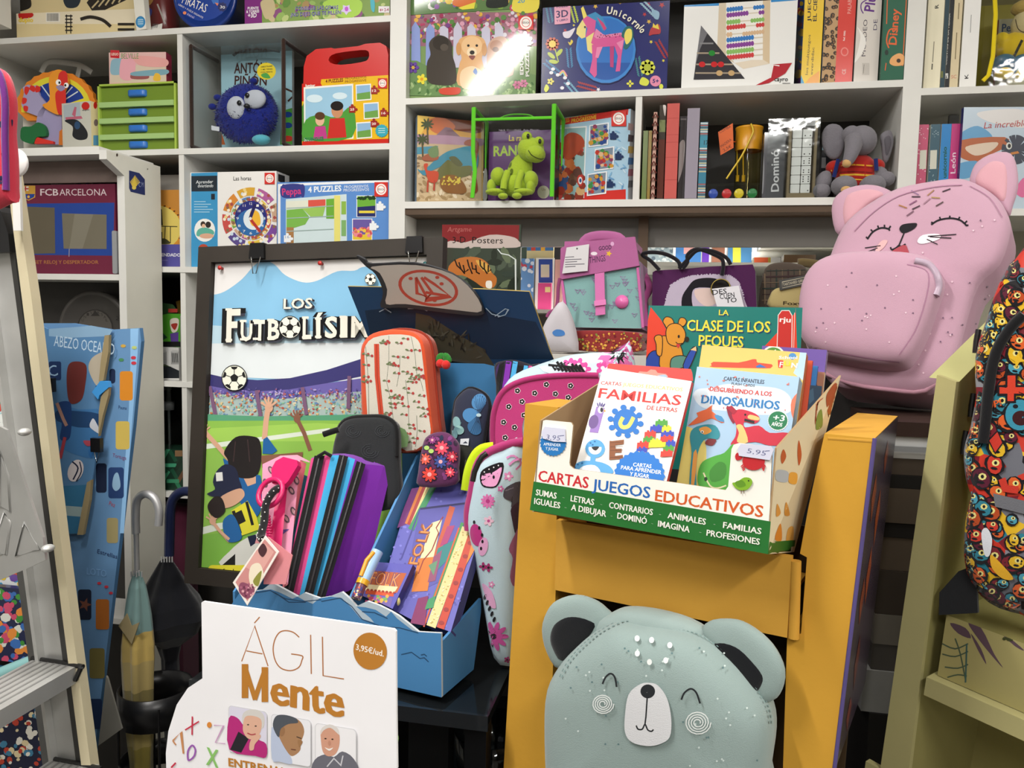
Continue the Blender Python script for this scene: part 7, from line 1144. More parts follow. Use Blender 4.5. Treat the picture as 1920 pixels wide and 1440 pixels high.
I = Item('lunch_bag', 'pink and turquoise lunch bag on top of the red floral case', 'bag'); FLn = Fr((onY(1135, 620, 1.69).x, 1.69, 1.4395), (-6, 0, -9)); TQ, LP = m('#7fa8a6', 'F'), m('#a8608f', 'F'); b = I.part('body'); o = trace(FLn, 'P', [(1063, 618), (1203, 616), (1200, 490), (1055, 515)]); b.prism(FLn, [(x, max(z, .001)) for x, z in o], 0, .09, TQ, m('#9a6a94', 'F')); S = Sheet(b, FLn, 0, 'F', v='Z8')
for k in range(34): x, y = rnd.uniform(1060, 1540), rnd.uniform(520, 830); S.line([(x, y), (x + 18, y + 26), (x + 36, y), (x + 18, y + 6), (x, y)], 4, '#8a7a9a') if not 1255 < x < 1330 else None
f = I.part('flap'); f.prism(FLn, trace(FLn, 'Z8', [(1030, 548), (1035, 340), (1080, 315), (1240, 290), (1530, 262), (1560, 455), (1250, 510)], -.008), -.008, .0, LP, LP); f.box(FLn, *[a for p in [(trace(FLn, 'Z8', [(1060, 330)])[0][0], trace(FLn, 'Z8', [(1530, 262)])[0][0])] for a in p], .0, .09, trace(FLn, 'Z8', [(1300, 300)])[0][1] - .01, trace(FLn, 'Z8', [(1300, 290)])[0][1], LP); S = Sheet(f, FLn, -.008, 'F', v='Z8'); S.text('GOOD', (1290, 355), (1375, 345), 28, '#3a2440', .02); S.text('THINGS', (1228, 440), (1335, 425), 44, '#3a2440', .0); S.star(1357, 375, 22, 10, 5, '#d9b03a'); S.ell(1258, 375, 22, 12, '#e0d4dc'); S.ell(1380, 310, 12, 14, '#d0a0c4')
I.part('strap').prism(FLn, trace(FLn, 'Z8', [(1262, 510), (1325, 500), (1332, 780), (1268, 788)], -.012), -.012, -.0085, m('#cf74ac', 'F')); I.part('buckle').prism(FLn, trace(FLn, 'Z8', [(1258, 690), (1335, 680), (1338, 715), (1260, 725)], -.016), -.016, -.0125, m('#d97ab4', 'L'))
bd = I.part('badge', label='round pink badge'); (u, v), = trace(FLn, 'Z8', [(1445, 697)]); bd.lathe(FLn.sub(u, -.001, v, (90, 0, 0)), [(.0115, 0), (.0145, 0), (.0145, .003), (0, .0045)], m('#d96aa8', 'L'), 24)
I.part('handle').tube(smooth([FLn(*q) for q in [(a, .03, c) for a, c in trace(FLn, 'Z8', [(1150, 310), (1190, 255), (1290, 236), (1400, 250), (1430, 290)])]], 3, False), .012, LP, flat=((0, 1, 0), .003)); I.part('side_strap').tube(smooth([dep(*q, t) for q, t in zip(px('Z8', [(1575, 480), (1620, 560), (1625, 620), (1590, 700), (1600, 860)]), (1.74, 1.7, 1.7, 1.7, 1.68))], 3, False), .009, m('#b0548f', 'F'), flat=((.5, -1, 0), .002))
for x0, y0, x1, y1 in ((1045, 548, 1090, 900), (1550, 470, 1585, 870)): I.part('edge_piping').tube([FLn(a, -.002, c) for a, c in trace(FLn, 'Z8', [(x0, y0), (x1, y1)])], .0035, m('#c96aa4', 'F'), 6)
tg = I.part('price_tag'); ft = FLn.sub(0, -.014, 0); tg.prism(ft, trace(ft, 'Z8', [(1075, 335), (1225, 312), (1215, 490), (1045, 508)]), 0, .001, m('#c9c6c8', 'P')); S = Sheet(tg, ft, 0, 'P', v='Z8'); [S.line([(1065, 400 + k * 16), (1065 + (60, 110, 80, 130, 70)[k], 396 + k * 16)], 5, '#55505a') for k in range(5)]; S.ell(1145, 342, 6, 6, '#4a4a4a')
I = Item('floral_case', 'red case with tiny yellow flowers lying under the lunch bag', 'pencil case'); ff = Fr((onY(1137, 640, 1.66).x, 1.66, ZC + .001), (0, 0, -9)); o = smooth([(-.084, .005), (.066, .005), (.07, .025), (.066, .046), (-.08, .046), (-.088, .025)], 3); b = I.part('case'); soft_box(b, ff, o, .08, m('#8a2f2f', 'F'), m('#8a2f2f', 'F'), .006); S = Sheet(b, bvh=b.bvh(), v='Z8', fin='F')
S.scat(1085, 905, 1590, 1030, 160, ['#c98a3a', '#d9a84a', '#b5623a', '#6a1f24', '#7a8a3a'], 4, 9); S.poly(rrect(1420, 990, 1510, 1035, 14, 3), '#d98a7a'); S.text('HR', (1435, 1026), (1500, 1022), 26, '#8a2f2f', .03); S.line([(1070, 920), (1075, 1000), (1090, 1050)], 10, '#d98a94')
I = Item('drawstring_bag', 'white drawstring bag with a blue cloud beside the lunch bag', 'bag'); fd = Fr((onY(1045, 640, 1.63).x, 1.63, ZC)); o = smooth(trace(fd, 'P', [(1020, 612), (1035, 585), (1055, 565), (1075, 600), (1085, 660), (1060, 668), (1030, 690), (1010, 680), (1012, 640)]), 3); o = [(x, max(z, .002)) for x, z in o]; b = I.part('body'); b.puff(fd, o, .03, .03, m('#c4bfc4', 'F')); S = Sheet(b, bvh=b.bvh(), v='Z8', fin='F'); S.sm([(980, 900), (1010, 880), (1055, 890), (1060, 920), (1000, 925)], '#4a7fc0', 3); I.part('cord').tube(smooth([dep(*q, 1.63) for q in px('Z8', [(945, 800), (960, 770), (1000, 745), (1015, 690), (1020, 600), (1030, 540)])], 3, False), .004, m('#8a3f6a', 'F'), 6)
# tote bag with discount note
I = Item('tote_bag', 'purple tote bag with a pale fluffy patch and long black handles', 'bag'); ft = Fr((onY(1320, 570, 1.7).x, 1.7, ZC), (-3, 0, -8)); PT = m('#4a1f4a', 'F'); b = I.part('body'); o = trace(ft, 'B1', [(185, 840), (190, 570), (215, 555), (400, 545), (700, 520), (1010, 505), (1030, 560), (1040, 850)]); x0, x1 = o[0][0], o[-1][0]; b.prism(ft, [(x0, .002), (x1, .002)] + o[::-1], 0, .06, PT, m('#1d1420', 'F')); S = Sheet(b, ft, 0, 'F', v='B1')
bl = [(290, 1000), (300, 800), (340, 680), (420, 630), (520, 600), (680, 590), (820, 600), (890, 650), (930, 760), (940, 1000)]; S.sm(bl, '#b9adc0', 4)
for k in range(60): t = k / 59 * (len(bl) - 1); i = min(int(t), len(bl) - 2); x = bl[i][0] + (bl[i + 1][0] - bl[i][0]) * (t - i); y = bl[i][1] + (bl[i + 1][1] - bl[i][1]) * (t - i); S.ell(x, y, 14, 8, '#b9adc0', rnd.uniform(0, 180), 6); S.k -= .95
S.sm([(440, 900), (430, 780), (480, 690), (540, 630), (660, 615), (740, 640), (760, 720), (700, 700), (540, 700), (510, 780), (520, 900)], '#1c1a20', 4); S.sm([(530, 730), (560, 705), (660, 700), (720, 720), (740, 800), (640, 850), (560, 800)], '#d8c0b8', 3)
for q in ([(250, 555), (180, 480), (110, 430), (180, 410), (300, 425), (400, 480), (420, 540)], [(410, 545), (480, 470), (560, 395), (680, 400), (790, 450), (830, 510)], [(440, 545), (480, 490), (480, 430), (560, 385), (720, 440), (770, 490), (760, 600)]): I.part('handle').tube(smooth([ft(a, -.008, c) for a, c in trace(ft, 'B1', q)], 4, False), .0042, m('#17151a', 'F'), 8)
tg = I.part('round_tag', label='round black tag with a gold ring'); (u, v), = trace(ft, 'B1', [(750, 705)]); tg.lathe(ft.sub(u, -.006, v, (90, 0, 0)), [(0, 0), (.021, 0), (.021, .002), (.0195, .0022), (.0195, .002), (0, .002)], m('#1b1a18', 'L'), 28); tg.tube([ft(u + .0195 * cos(a * pi / 12), -.0095, v + .0195 * sin(a * pi / 12)) for a in range(24)], .0011, m('#b09a4a', 'M'), 6, closed=True)
I = Item('discount_note', 'white handwritten note stuck in front of the purple tote bag', 'note'); fn = ft.sub(0, -.012, 0); I.mb.prism(fn, trace(fn, 'B1', [(675, 705), (895, 678), (940, 860), (720, 860)]), 0, .0008, m('#dcdbe0', 'P')); S = Sheet(I.mb, fn, 0, 'P', v='B1')
for t, p0, p1, h in (('DES', (682, 755), (798, 742), 42), ('CUEN', (742, 790), (862, 772), 42), ('TO', (790, 822), (880, 812), 40)): S.text(t, p0, p1, h, '#1c1c22', .012)
I.mb.box(fn, trace(fn, 'B1', [(760, 740)])[0][0], trace(fn, 'B1', [(775, 740)])[0][0], .001, .0115, trace(fn, 'B1', [(760, 740)])[0][1], trace(fn, 'B1', [(760, 725)])[0][1], m('#dcdbe0', 'P'))
# tartan backpack
I = Item('tartan_backpack', 'dark tartan backpack with a tan pocket half behind the pink cat bag', 'backpack'); fx = Fr((onY(1480, 570, 1.72).x, 1.72, ZC), (-4, 0, -10)); b = I.part('body'); o = smooth(trace(fx, 'B1', [(1080, 840), (1082, 640), (1100, 560), (1150, 505), (1250, 488), (1350, 495), (1440, 530), (1480, 640), (1500, 840)]), 3); lo = min(z for x, z in o); o = [(x, z if z > lo + .03 else .002) for x, z in o]; soft_box(b, fx, o, .08, m('#4a4038', 'F'), m('#3a332c', 'F'), .01); S = Sheet(b, bvh=b.bvh(), v='B1', fin='F')
for k in range(8): S.line([(1060 + k * 48, 545), (1060 + k * 48, 830)], 12 if k % 2 else 5, ['#2c3430', '#6a5a48', '#3a2a2a'][k % 3])
for k in range(6): S.line([(1050, 560 + k * 48), (1440, 550 + k * 48)], 12 if k % 2 else 5, ['#2c3430', '#3a2a2a', '#6a5a48'][k % 3])
pk_ = I.part('pocket', label='plain tan front pocket'); fo = fx.sub(0, -.012, 0); o = smooth(trace(fo, 'B1', [(1150, 860), (1150, 760), (1190, 710), (1260, 690), (1480, 640), (1500, 860)]), 3); pk_.puff(fo, o, .014, .006, m('#b3a26e', 'F'), e=4); Sheet(pk_, bvh=pk_.bvh(), v='B1', fin='F').text('Foxwood', (1258, 835), (1560, 845), 30, '#3a2e1c', .01)
nb = I.part('name_plate', label='dark name plate with pale lettering'); fp = fx.sub(0, -.03, 0); nb.prism(fp, trace(fp, 'B1', [(1225, 635), (1440, 592), (1448, 672), (1230, 718)]), 0, .003, m('#26241f', 'L')); S = Sheet(nb, fp, 0, 'P', v='B1'); S.line([(1250, 650), (1436, 610), (1440, 655), (1252, 698)], 4, '#a9a08a', True); S.text('TARTANED GIRL', (1258, 682), (1430, 645), 22, '#a9a08a', .02)
I.part('shoulder_strap').tube(smooth([dep(*q, 1.8) for q in px('B1', [(1380, 495), (1420, 490), (1500, 500), (1560, 510)])], 3, False), .011, m('#6a5a3a', 'F'), flat=((0, 1, .4), .003))

# ---------------------------------------------------------------- shelves behind the open bay, built in place of a mirror's reflection
I = Item('far_shelf', 'white shelving built for the mirror reflection behind the bags', 'shelving'); YS = 2.66; zs = [onY(1300, 492, YS - .05).z, onY(1500, 459, YS - .05).z, onY(1000, 580, YS - .05).z]
I.part('shelf_board').box(ID, -.18, 1.1, YS - .06, 3.1, zs[0] - .012, zs[0], WH); I.part('shelf_board').box(ID, .28, 1.1, YS - .06, 3.1, zs[1] - .012, zs[1], WH); I.part('shelf_board').box(ID, -.64, 1.1, YS - .06, 3.1, zs[2] - .012, zs[2], WH); I.part('side_panel').box(ID, -.66, -.64, YS - .06, 3.1, 0, 1.75, WH); I.part('side_panel').box(ID, 1.1, 1.12, YS - .06, 3.1, 0, 1.75, WH); I.part('back_panel').box(ID, -.64, 1.1, 3.08, 3.1, 0, 1.75, m('#8f8c88', 'W'))
gf = 'goods on the far shelving'
def far(lb, nm, x0, x1, y0, zb, c, art=(), Y=YS, d=.06):
    a, c_ = onY(x0, y0, Y), onY(x1, y0, Y); f = Fr(((a.x + c_.x) / 2, Y, zb + .0008)); w = c_.x - a.x; I = Item(nm, lb, 'package', gf); I.mb.box(f, -w / 2, w / 2, 0, d, 0, a.z - zb, m(c, 'G')); S = Sheet(I.mb, f, 0, 'P', v='P'); S.clip = (-w / 2, 0, w / 2, a.z - zb)
    for q in art: S.scat(x0, y0, x1, y0 + 60, *q) if len(q) == 4 else S.rect(*q)
far('grey speckled pack on the far shelf, seen just right of the wooden upright', 'pack', 1211, 1263, 441, zs[0], '#8fa0a8', [(60, ['#c4ccd0', '#5a6a78', '#a9b4b8'], 2, 5)]); far('blue box with a pink picture on the far shelf', 'box', 1268, 1316, 443, zs[0], '#4a7fc0', [(1282, 452, 1302, 476, '#d9a0a0')]); far('small purple box on the far shelf', 'box', 1318, 1331, 446, zs[0], '#6a3fb0'); far('small brown block on the far shelf', 'box', 1336, 1360, 447, zs[0], '#9a6a58'); far('blue jar-like pack with a yellow band on the far shelf', 'pack', 1366, 1411, 443, zs[0], '#4f86b8', [(1374, 443, 1389, 492, '#d9dc4a')])
far('bright blue box on the upper far shelf', 'box', 1414, 1453, 440, zs[1], '#3f86c4'); far('white box with dark scribbles on the upper far shelf', 'box', 1455, 1518, 440, zs[1], '#d9d4d8', [(40, ['#3a3a48', '#c94a6a', '#8a8a9a'], 2, 5)]); far('pale green and orange pack on the upper far shelf', 'pack', 1520, 1565, 440, zs[1], '#c9d0a8', [(30, ['#8fb83a', '#d98a5a', '#e8e8e0'], 3, 7)])
far('yellow box under the upper far shelf', 'box', 1414, 1464, 483, zs[0], '#b5a04a', [(1414, 480, 1440, 500, '#c9562e'), (1445, 478, 1470, 500, '#d0d0d4')]); far('brown paper parcel under the upper far shelf', 'parcel', 1470, 1530, 478, zs[0], '#7a6048')
far('cream card with a coloured top row on the far shelves', 'card', 988, 1038, 456, zs[2], '#c9b98a', [(988, 458, 1038, 470, '#3f6a9a'), (996, 460, 1004, 470, '#c94a3a'), (1014, 460, 1022, 470, '#d9a03a'), (988, 486, 1038, 700, '#8a8078')], YS + .08, .02); far('dark blue pack at the top of the far shelves', 'pack', 1012, 1056, 442, zs[2], '#1f3f8a', [(1038, 446, 1052, 458, '#d9dfe8'), (1012, 462, 1056, 700, '#2a2a30')], YS + .14, .03); far('green-grey pack at the top of the far shelves', 'pack', 972, 1008, 443, zs[2], '#3a463f', [], YS + .14, .03)
far('blue booklet with red shapes on the far shelves', 'booklet', 974, 1001, 485, zs[2], '#5f86b8', [(12, ['#b03a4a', '#c9d0dc'], 3, 5)], YS + .05, .01); far('white and royal blue booklet on the far shelves', 'booklet', 1005, 1039, 484, zs[2], '#e0dedc', [(1010, 486, 1036, 530, '#2f4a9a'), (1014, 496, 1030, 520, '#c9c4b0')], YS + .04, .01); far('pale pink booklet on the far shelves', 'booklet', 1041, 1056, 487, zs[2], '#c99a94', [], YS + .05, .01); far('pink pack before the booklets on the far shelves', 'pack', 1009, 1034, 531, zs[2], '#d04a84', [(1022, 538, 1032, 548, '#e0c48a')], YS + .01, .01); far('bright white box at the top of the far shelves', 'box', 1064, 1098, 442, zs[2], '#f2f2f0', [], YS + .05, .05)
# ---------------------------------------------------------------- yellow floor display
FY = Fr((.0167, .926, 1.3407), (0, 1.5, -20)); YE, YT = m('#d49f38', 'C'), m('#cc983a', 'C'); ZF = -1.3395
I = Item('floor_display', 'tall yellow cardboard floor display with a recessed tray and opening', 'cardboard display')
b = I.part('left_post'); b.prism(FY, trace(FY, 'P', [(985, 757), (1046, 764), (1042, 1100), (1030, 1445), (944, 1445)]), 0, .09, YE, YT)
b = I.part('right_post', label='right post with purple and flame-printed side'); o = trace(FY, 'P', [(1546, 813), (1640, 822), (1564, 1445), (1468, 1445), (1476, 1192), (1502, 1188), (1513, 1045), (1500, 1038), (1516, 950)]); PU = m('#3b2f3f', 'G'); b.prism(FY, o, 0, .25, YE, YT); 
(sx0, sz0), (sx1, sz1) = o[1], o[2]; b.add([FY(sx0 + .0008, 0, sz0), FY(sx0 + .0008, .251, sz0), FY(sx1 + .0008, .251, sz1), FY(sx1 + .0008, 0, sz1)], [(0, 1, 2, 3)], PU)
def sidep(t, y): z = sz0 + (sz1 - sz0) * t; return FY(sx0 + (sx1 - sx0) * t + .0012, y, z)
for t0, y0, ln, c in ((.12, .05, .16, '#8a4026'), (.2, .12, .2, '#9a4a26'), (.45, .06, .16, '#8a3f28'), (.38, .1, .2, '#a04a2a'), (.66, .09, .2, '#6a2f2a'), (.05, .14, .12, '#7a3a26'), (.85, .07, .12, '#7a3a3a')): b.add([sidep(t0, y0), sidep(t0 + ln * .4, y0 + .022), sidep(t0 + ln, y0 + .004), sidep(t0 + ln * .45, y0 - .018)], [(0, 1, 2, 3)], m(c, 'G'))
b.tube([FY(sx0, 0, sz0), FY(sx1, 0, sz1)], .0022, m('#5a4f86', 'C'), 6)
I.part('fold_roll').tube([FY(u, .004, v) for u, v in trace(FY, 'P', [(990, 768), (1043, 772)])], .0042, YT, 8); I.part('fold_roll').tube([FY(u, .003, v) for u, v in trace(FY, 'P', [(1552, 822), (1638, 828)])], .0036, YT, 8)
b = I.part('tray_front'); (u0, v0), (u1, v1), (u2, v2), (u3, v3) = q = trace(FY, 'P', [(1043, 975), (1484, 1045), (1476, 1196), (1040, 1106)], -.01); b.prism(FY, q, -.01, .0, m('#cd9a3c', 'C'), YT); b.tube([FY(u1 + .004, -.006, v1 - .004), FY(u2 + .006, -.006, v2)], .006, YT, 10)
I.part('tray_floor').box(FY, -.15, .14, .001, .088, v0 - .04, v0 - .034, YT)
I.part('back_panel').box(FY, -.2, .2, .09, .094, ZF, -.125, m('#3a2c18', 'C')); zb_ = trace(FY, 'P', [(1240, 1580)])[0][1]; I.part('base').box(FY, -.21, .19, 0, .088, ZF, zb_, YE)  # dark brown back board: the opening's shade put into the yellow card
# counter box of card games
FC = Fr((-.023, .864, 1.219), (-6.2, .6, -20.2)); I = Item('card_game_tray', 'white and green cardboard counter box holding educational card games', 'cardboard display'); CW, CI = m('#f0ede4', 'P'), m('#a58a66', 'C'); v = 'A7'
b = I.part('front_panel'); o = trace(FC, 'A7', [(157, 1165), (1470, 1408), (1492, 830), (1480, 815), (1310, 795), (1280, 805), (1268, 830), (1250, 1035), (1235, 1055), (970, 1015), (400, 938), (378, 920), (375, 905), (395, 700), (385, 682), (245, 668), (230, 672)]); b.prism(FC, o, 0, .003, CW, CI); S = Sheet(b, FC, 0, 'P', v='A7')
S.poly([(178, 1007), (1485, 1228), (1470, 1408), (157, 1165)], '#1f6b2a')
for t, p0, p1, c in (('CARTAS', (203, 1004), (478, 1045), '#c92a32'), ('JUEGOS', (500, 1052), (818, 1100), '#2264b0'), ('EDUCATIVOS', (847, 1112), (1440, 1205), '#cf5a24')): S.text(t, p0, p1, 62, c, .055)
for t, p0, p1 in (('SUMAS', (190, 1082), (303, 1103)), ('-', (338, 1097), (348, 1099)), ('LETRAS', (382, 1115), (510, 1138)), ('-', (546, 1135), (557, 1137)), ('CONTRARIOS', (594, 1152), (834, 1193)), ('-', (870, 1190), (880, 1192)), ('ANIMALES', (917, 1208), (1126, 1246)), ('-', (1170, 1244), (1180, 1246)), ('FAMILIAS', (1222, 1262), (1432, 1298)), ('IGUALES', (182, 1130), (324, 1156)), ('-', (350, 1152), (361, 1154)), ('A DIBUJAR', (386, 1164), (578, 1202)), ('-', (604, 1198), (614, 1200)), ('DOMINÓ', (640, 1210), (802, 1242)), ('-', (828, 1240), (838, 1242)), ('IMAGINA', (864, 1254), (1038, 1288)), ('-', (1092, 1288), (1104, 1290)), ('PROFESIONES', (1132, 1304), (1424, 1356))): S.text(t, p0, p1, 5 if t == '-' else 34, '#ecebe0', .06)
S.star(288, 795, 74, 68, 24, '#2477bd'); S.text('APRENDER', (235, 808), (330, 815), 16, '#e6eef4', .04); S.text('Y JUGAR', (246, 832), (316, 839), 16, '#e6eef4', .04)
S.ell(1392, 895, 62, 50, '#c0242c'); S.sm([(1300, 850), (1290, 870), (1300, 890), (1330, 880), (1322, 855)], '#c0242c')
for k in range(4): S.line([(1345, 905 + k * 10), (1322 + k * 4, 925 + k * 8)], 6, '#c0242c'); S.line([(1440, 905 + k * 9), (1458 - k * 3, 925 + k * 8)], 6, '#c0242c')
S.sm([(1275, 1015), (1300, 1010), (1340, 985), (1375, 990), (1385, 1015), (1360, 1050), (1320, 1055), (1290, 1040)], '#7fae2a', 3); S.sm([(1290, 1012), (1330, 1000), (1350, 1030), (1310, 1040)], '#5f8f22', 3); S.ell(1365, 1003, 4, 5, '#222'); S.line([(1325, 1055), (1325, 1075)], 4, '#6a4a2a'); S.line([(1338, 1053), (1340, 1073)], 4, '#6a4a2a')
for lb, pts, t, p0, p1 in (('white price sticker over the blue badge', [(228, 770), (222, 735), (240, 705), (300, 712), (350, 718), (352, 790), (290, 788)], '3,95', (246, 775), (322, 782)), ('white price sticker over the red crab', [(1302, 830), (1320, 800), (1485, 812), (1500, 835), (1480, 890), (1310, 866)], '5,95', (1352, 850), (1455, 866))): k = I.part('price_sticker', label=lb); f = FC.sub(0, -.0024, 0); k.prism(f, trace(f, 'A7', pts), -.0004, .0018, m('#d3d4e6', 'P')); S = Sheet(k, f, -.0004, 'P', v='A7'); S.text(t, p0, p1, 28, '#5a5f8a', -.005, .15); S.line([(p1[0], p1[1] - 26), (p1[0] + 24, p1[1] - 28)], 4, '#5a5f8a')
(xr, zr), = trace(FC, 'A7', [(1481, 820)]); D = .11; CO = m('#d8c9a6', 'P'); b = I.part('side_panel', label='right side with faint animal prints')
def wing(b, x, zt, bk, mo, mi, th):
    q = [FC(x, 0, 0), FC(bk[0][0], D, bk[0][1]), FC(bk[1][0], D, bk[1][1]), FC(x, 0, zt)]; e = FC.M.col[0] * th
    b.add(q, [(0, 1, 2), (0, 2, 3)], mo); b.add([p - e for p in q], [(2, 1, 0), (3, 2, 0)], mi); b.add(q + [p - e for p in q], [(i, (i + 1) % 4, 4 + (i + 1) % 4, 4 + i) for i in range(4)], mi)
wing(b, .1405, zr, trace(FC, 'P', [(1489, 1035), (1577, 704)], D), CO, CI, .002); S = Sheet(b, bvh=b.bvh(), v='A7')
for q, c in (([(1555, 830), (1570, 870), (1548, 910), (1540, 870)], '#b5552a'), ([(1640, 780), (1655, 860), (1640, 920), (1632, 850)], '#b5552a'), ([(1520, 945), (1580, 955), (1575, 1010), (1515, 1000)], '#a9adb0'), ([(1590, 960), (1630, 965), (1625, 1020), (1585, 1012)], '#d99a3a'), ([(1520, 1130), (1540, 1180), (1515, 1200)], '#c98a3a'), ([(1570, 1120), (1590, 1190), (1560, 1190)], '#c98a3a'), ([(1515, 1290), (1540, 1240), (1545, 1330), (1510, 1330)], '#d9852a'), ([(1580, 1270), (1610, 1260), (1605, 1350), (1570, 1350)], '#d9a04a'), ([(1790, 560), (1810, 500), (1850, 470), (1840, 640), (1815, 700)], '#a5502a'), ([(1740, 650), (1765, 610), (1770, 700), (1735, 720)], '#7a8a3a')): S.sm(q, c)
S.poly([(1470, 1408), (1480, 1340), (1620, 1330), (1612, 1400)], '#2f6b22')
zl = trace(FC, 'A7', [(232, 672)])[0][1]; wing(I.part('side_panel', label='bare brown inside of the left side'), -.1395, zl, [(-.125, .002), trace(FC, 'P', [(1132, 712)], D)[0]], CI, CI, -.002)
I.part('back_panel').box(FC, -.125, .135, D, D + .002, 0, .02, CI); I.part('bottom_panel').box(FC, -.137, .137, .003, D, .0, .002, CI)
# the card games
def game(nm, lb, cat, loc, rot, w, z0, z1, d, c, side, v, fin='P'):
    f = Fr(loc, rot); I = Item(nm, lb, cat, 'card games in the white and green box'); I.mb.box(f, -w / 2, w / 2, 0, d, z0, z1, m(c, fin), m(side, fin)); S = Sheet(I.mb, f, 0, fin, v=v); S.clip = (-w / 2, z0, w / 2, z1); return I, S, f
I, S, f = game('card_game', 'white card game of letter families with a red hang tab', 'card game', (-.055, .896, 1.251), (-22.3, 5.2, -19.1), .114, -.021, .151, .009, '#f6f4f0', '#c92a26', 'B8')
tb = I.part('hang_tab', label='red cardboard hang tab'); tb.prism(f, trace(f, 'B8', [(668, 82), (1285, 128), (1280, 75), (1270, 45), (690, 5), (680, 20)], .0095), .0095, .011, m('#d4332b', 'P')); S2 = Sheet(tb, f, .0095, 'P', v='B8'); S2.poly([(892, 78), (905, 62), (960, 66), (985, 48), (1020, 52), (1035, 72), (1095, 80), (1110, 98), (1090, 106), (910, 90)], '#e88a7a'); S2.poly([(1030, 90), (1085, 84), (1108, 100), (1085, 106)], '#8fb4c9')
for t, p0, p1, h, c, bo in (('CARTAS', (630, 155), (775, 165), 26, '#c0302c', .05), ('JUEGOS EDUCATIVOS', (786, 166), (1210, 204), 26, '#e6c46a', .05), ('FAMILIAS', (612, 248), (1195, 304), 72, '#d2302c', .05), ('DE LETRAS', (956, 332), (1172, 352), 30, '#c0302c', .05)): S.text(t, p0, p1, h, c, bo)
S.poly([(600, 312), (660, 322), (612, 500), (550, 494)], '#9a7ac0'); S.ell(580, 420, 34, 50, '#6f5490', 15); S.ell(630, 336, 20, 24, '#f4f4f4'); S.ell(638, 336, 11, 17, '#1d1a2a'); S.poly([(655, 330), (668, 345), (652, 350)], '#e8a03a'); [S.ell(625 + k * 14, 296 + abs(k) * 4, 5, 16, '#4a3a86', k * 18) for k in (-1, 0, 1, 2)]
S.ell(808, 418, 88, 88, '#2272c4')
for k in range(10): a = R(k * 36 + 10); S.ell(808 + 108 * cos(a), 418 + 100 * sin(a), 22, 20, '#2272c4'); S.line([(808 + 70 * cos(a), 418 + 70 * sin(a)), (808 + 105 * cos(a), 418 + 98 * sin(a))], 24, '#2272c4'); S.k -= 1.9
S.line([(790, 388), (770, 430), (785, 458), (815, 458), (838, 440), (865, 388)], 28, '#ecdc6a', n=4)
S.ell(592, 612, 70, 66, '#5aa4da'); S.line([(578, 670), (572, 720)], 36, '#5aa4da'); S.sm([(430, 740), (500, 700), (620, 705), (700, 740), (712, 790), (560, 800), (430, 760)], '#5aa4da', 4); S.sm([(480, 770), (510, 735), (590, 730), (630, 780), (560, 790)], '#e6eef6', 3); S.ell(592, 610, 46, 44, '#f2f4f6'); S.poly([(545, 600), (640, 600), (632, 560), (560, 556)], '#5aa4da'); S.sm([(570, 600), (620, 598), (600, 625), (578, 618)], '#1d1d24'); S.ells([(560, 572), (590, 562), (575, 585), (470, 725), (500, 715), (450, 745)], 7, 6, '#2a6aa8')
BRW = '#8a5230'; S.poly([(712, 558), (798, 548), (795, 580), (735, 588), (738, 612), (782, 612), (780, 640), (736, 640), (732, 664), (790, 656), (788, 684), (692, 692), (695, 556)], BRW); [S.line([(700, y), (790, y - 4)], 3, '#5f3820') for y in (570, 600, 626, 675)]
LG_ = ['#d23a30', '#3446b4', '#e8d432', '#4a9a38']
for x, y, w_, h_, c in ((1022, 412, 86, 44, 3), (985, 450, 84, 46, 1), (1068, 455, 66, 44, 2), (945, 490, 80, 50, 0), (1062, 492, 92, 36, 1), (935, 532, 82, 38, 3), (1058, 524, 92, 38, 0), (985, 548, 70, 34, 2), (892, 566, 86, 46, 0), (975, 566, 120, 36, 2), (1098, 560, 66, 38, 1), (888, 608, 76, 34, 1), (1078, 596, 76, 38, 3), (880, 640, 74, 38, 2), (1060, 628, 84, 40, 0)):
    S.poly([(x, y + 4), (x + w_, y), (x + w_ - 4, y + h_), (x - 4, y + h_ + 4)], LG_[c]); S.k -= .8; S.ells([(x + w_ * .3, y - 2), (x + w_ * .7, y - 3)], 9, 7, LG_[c]); S.k -= .8
S.k += 6; S.star(908, 810, 185, 172, 26, '#1f74c9'); S.poly([(1060, 860), (1170, 820), (1190, 870), (1090, 890)], '#d2302c')
for t, p0, p1 in (('CARTAS', (862, 738), (992, 752)), ('PARA APRENDER', (776, 758), (1062, 796)), ('Y JUGAR', (838, 804), (976, 824))): S.text(t, p0, p1, 28, '#f2f4f6', .06)
I, S, f = game('card_game', 'light blue dinosaur flash card game box in front of the yellow one', 'card game', (.073, .918, 1.252), (-17.8, 3.0, -17.2), .120, -.021, .152, .03, '#a9c9e4', '#9ab4c8', 'A7')
S.vw('A7').sm([(960, 720), (1010, 700), (1090, 740), (1130, 830), (1100, 1060), (960, 1060)], '#e8d878', 3); S.sm([(1060, 540), (1080, 500), (1160, 490), (1250, 470), (1400, 480), (1540, 500), (1600, 560), (1580, 630), (1400, 640), (1240, 620), (1110, 600)], '#d6e4ee', 4); S.sm([(1600, 560), (1650, 520), (1640, 700), (1600, 640)], '#d9785a', 3)
S.text('CARTAS INFANTILES', (1225, 450), (1448, 470), 22, '#3a4254', .04); S.text('FLASH CARDS', (1268, 474), (1396, 486), 14, '#3a4254', .04); S.text('DESCUBRIENDO A LOS', (1148, 508), (1488, 538), 25, '#d2392f', .08); S.text('DINOSAURIOS', (1102, 575), (1530, 612), 47, '#2a7ab8', .09)
for k in range(26): S.ell(rnd.uniform(1075, 1600), rnd.uniform(430, 640), rnd.choice([3, 5, 8]), 5, '#d07a70', 0, 7); S.k -= .95
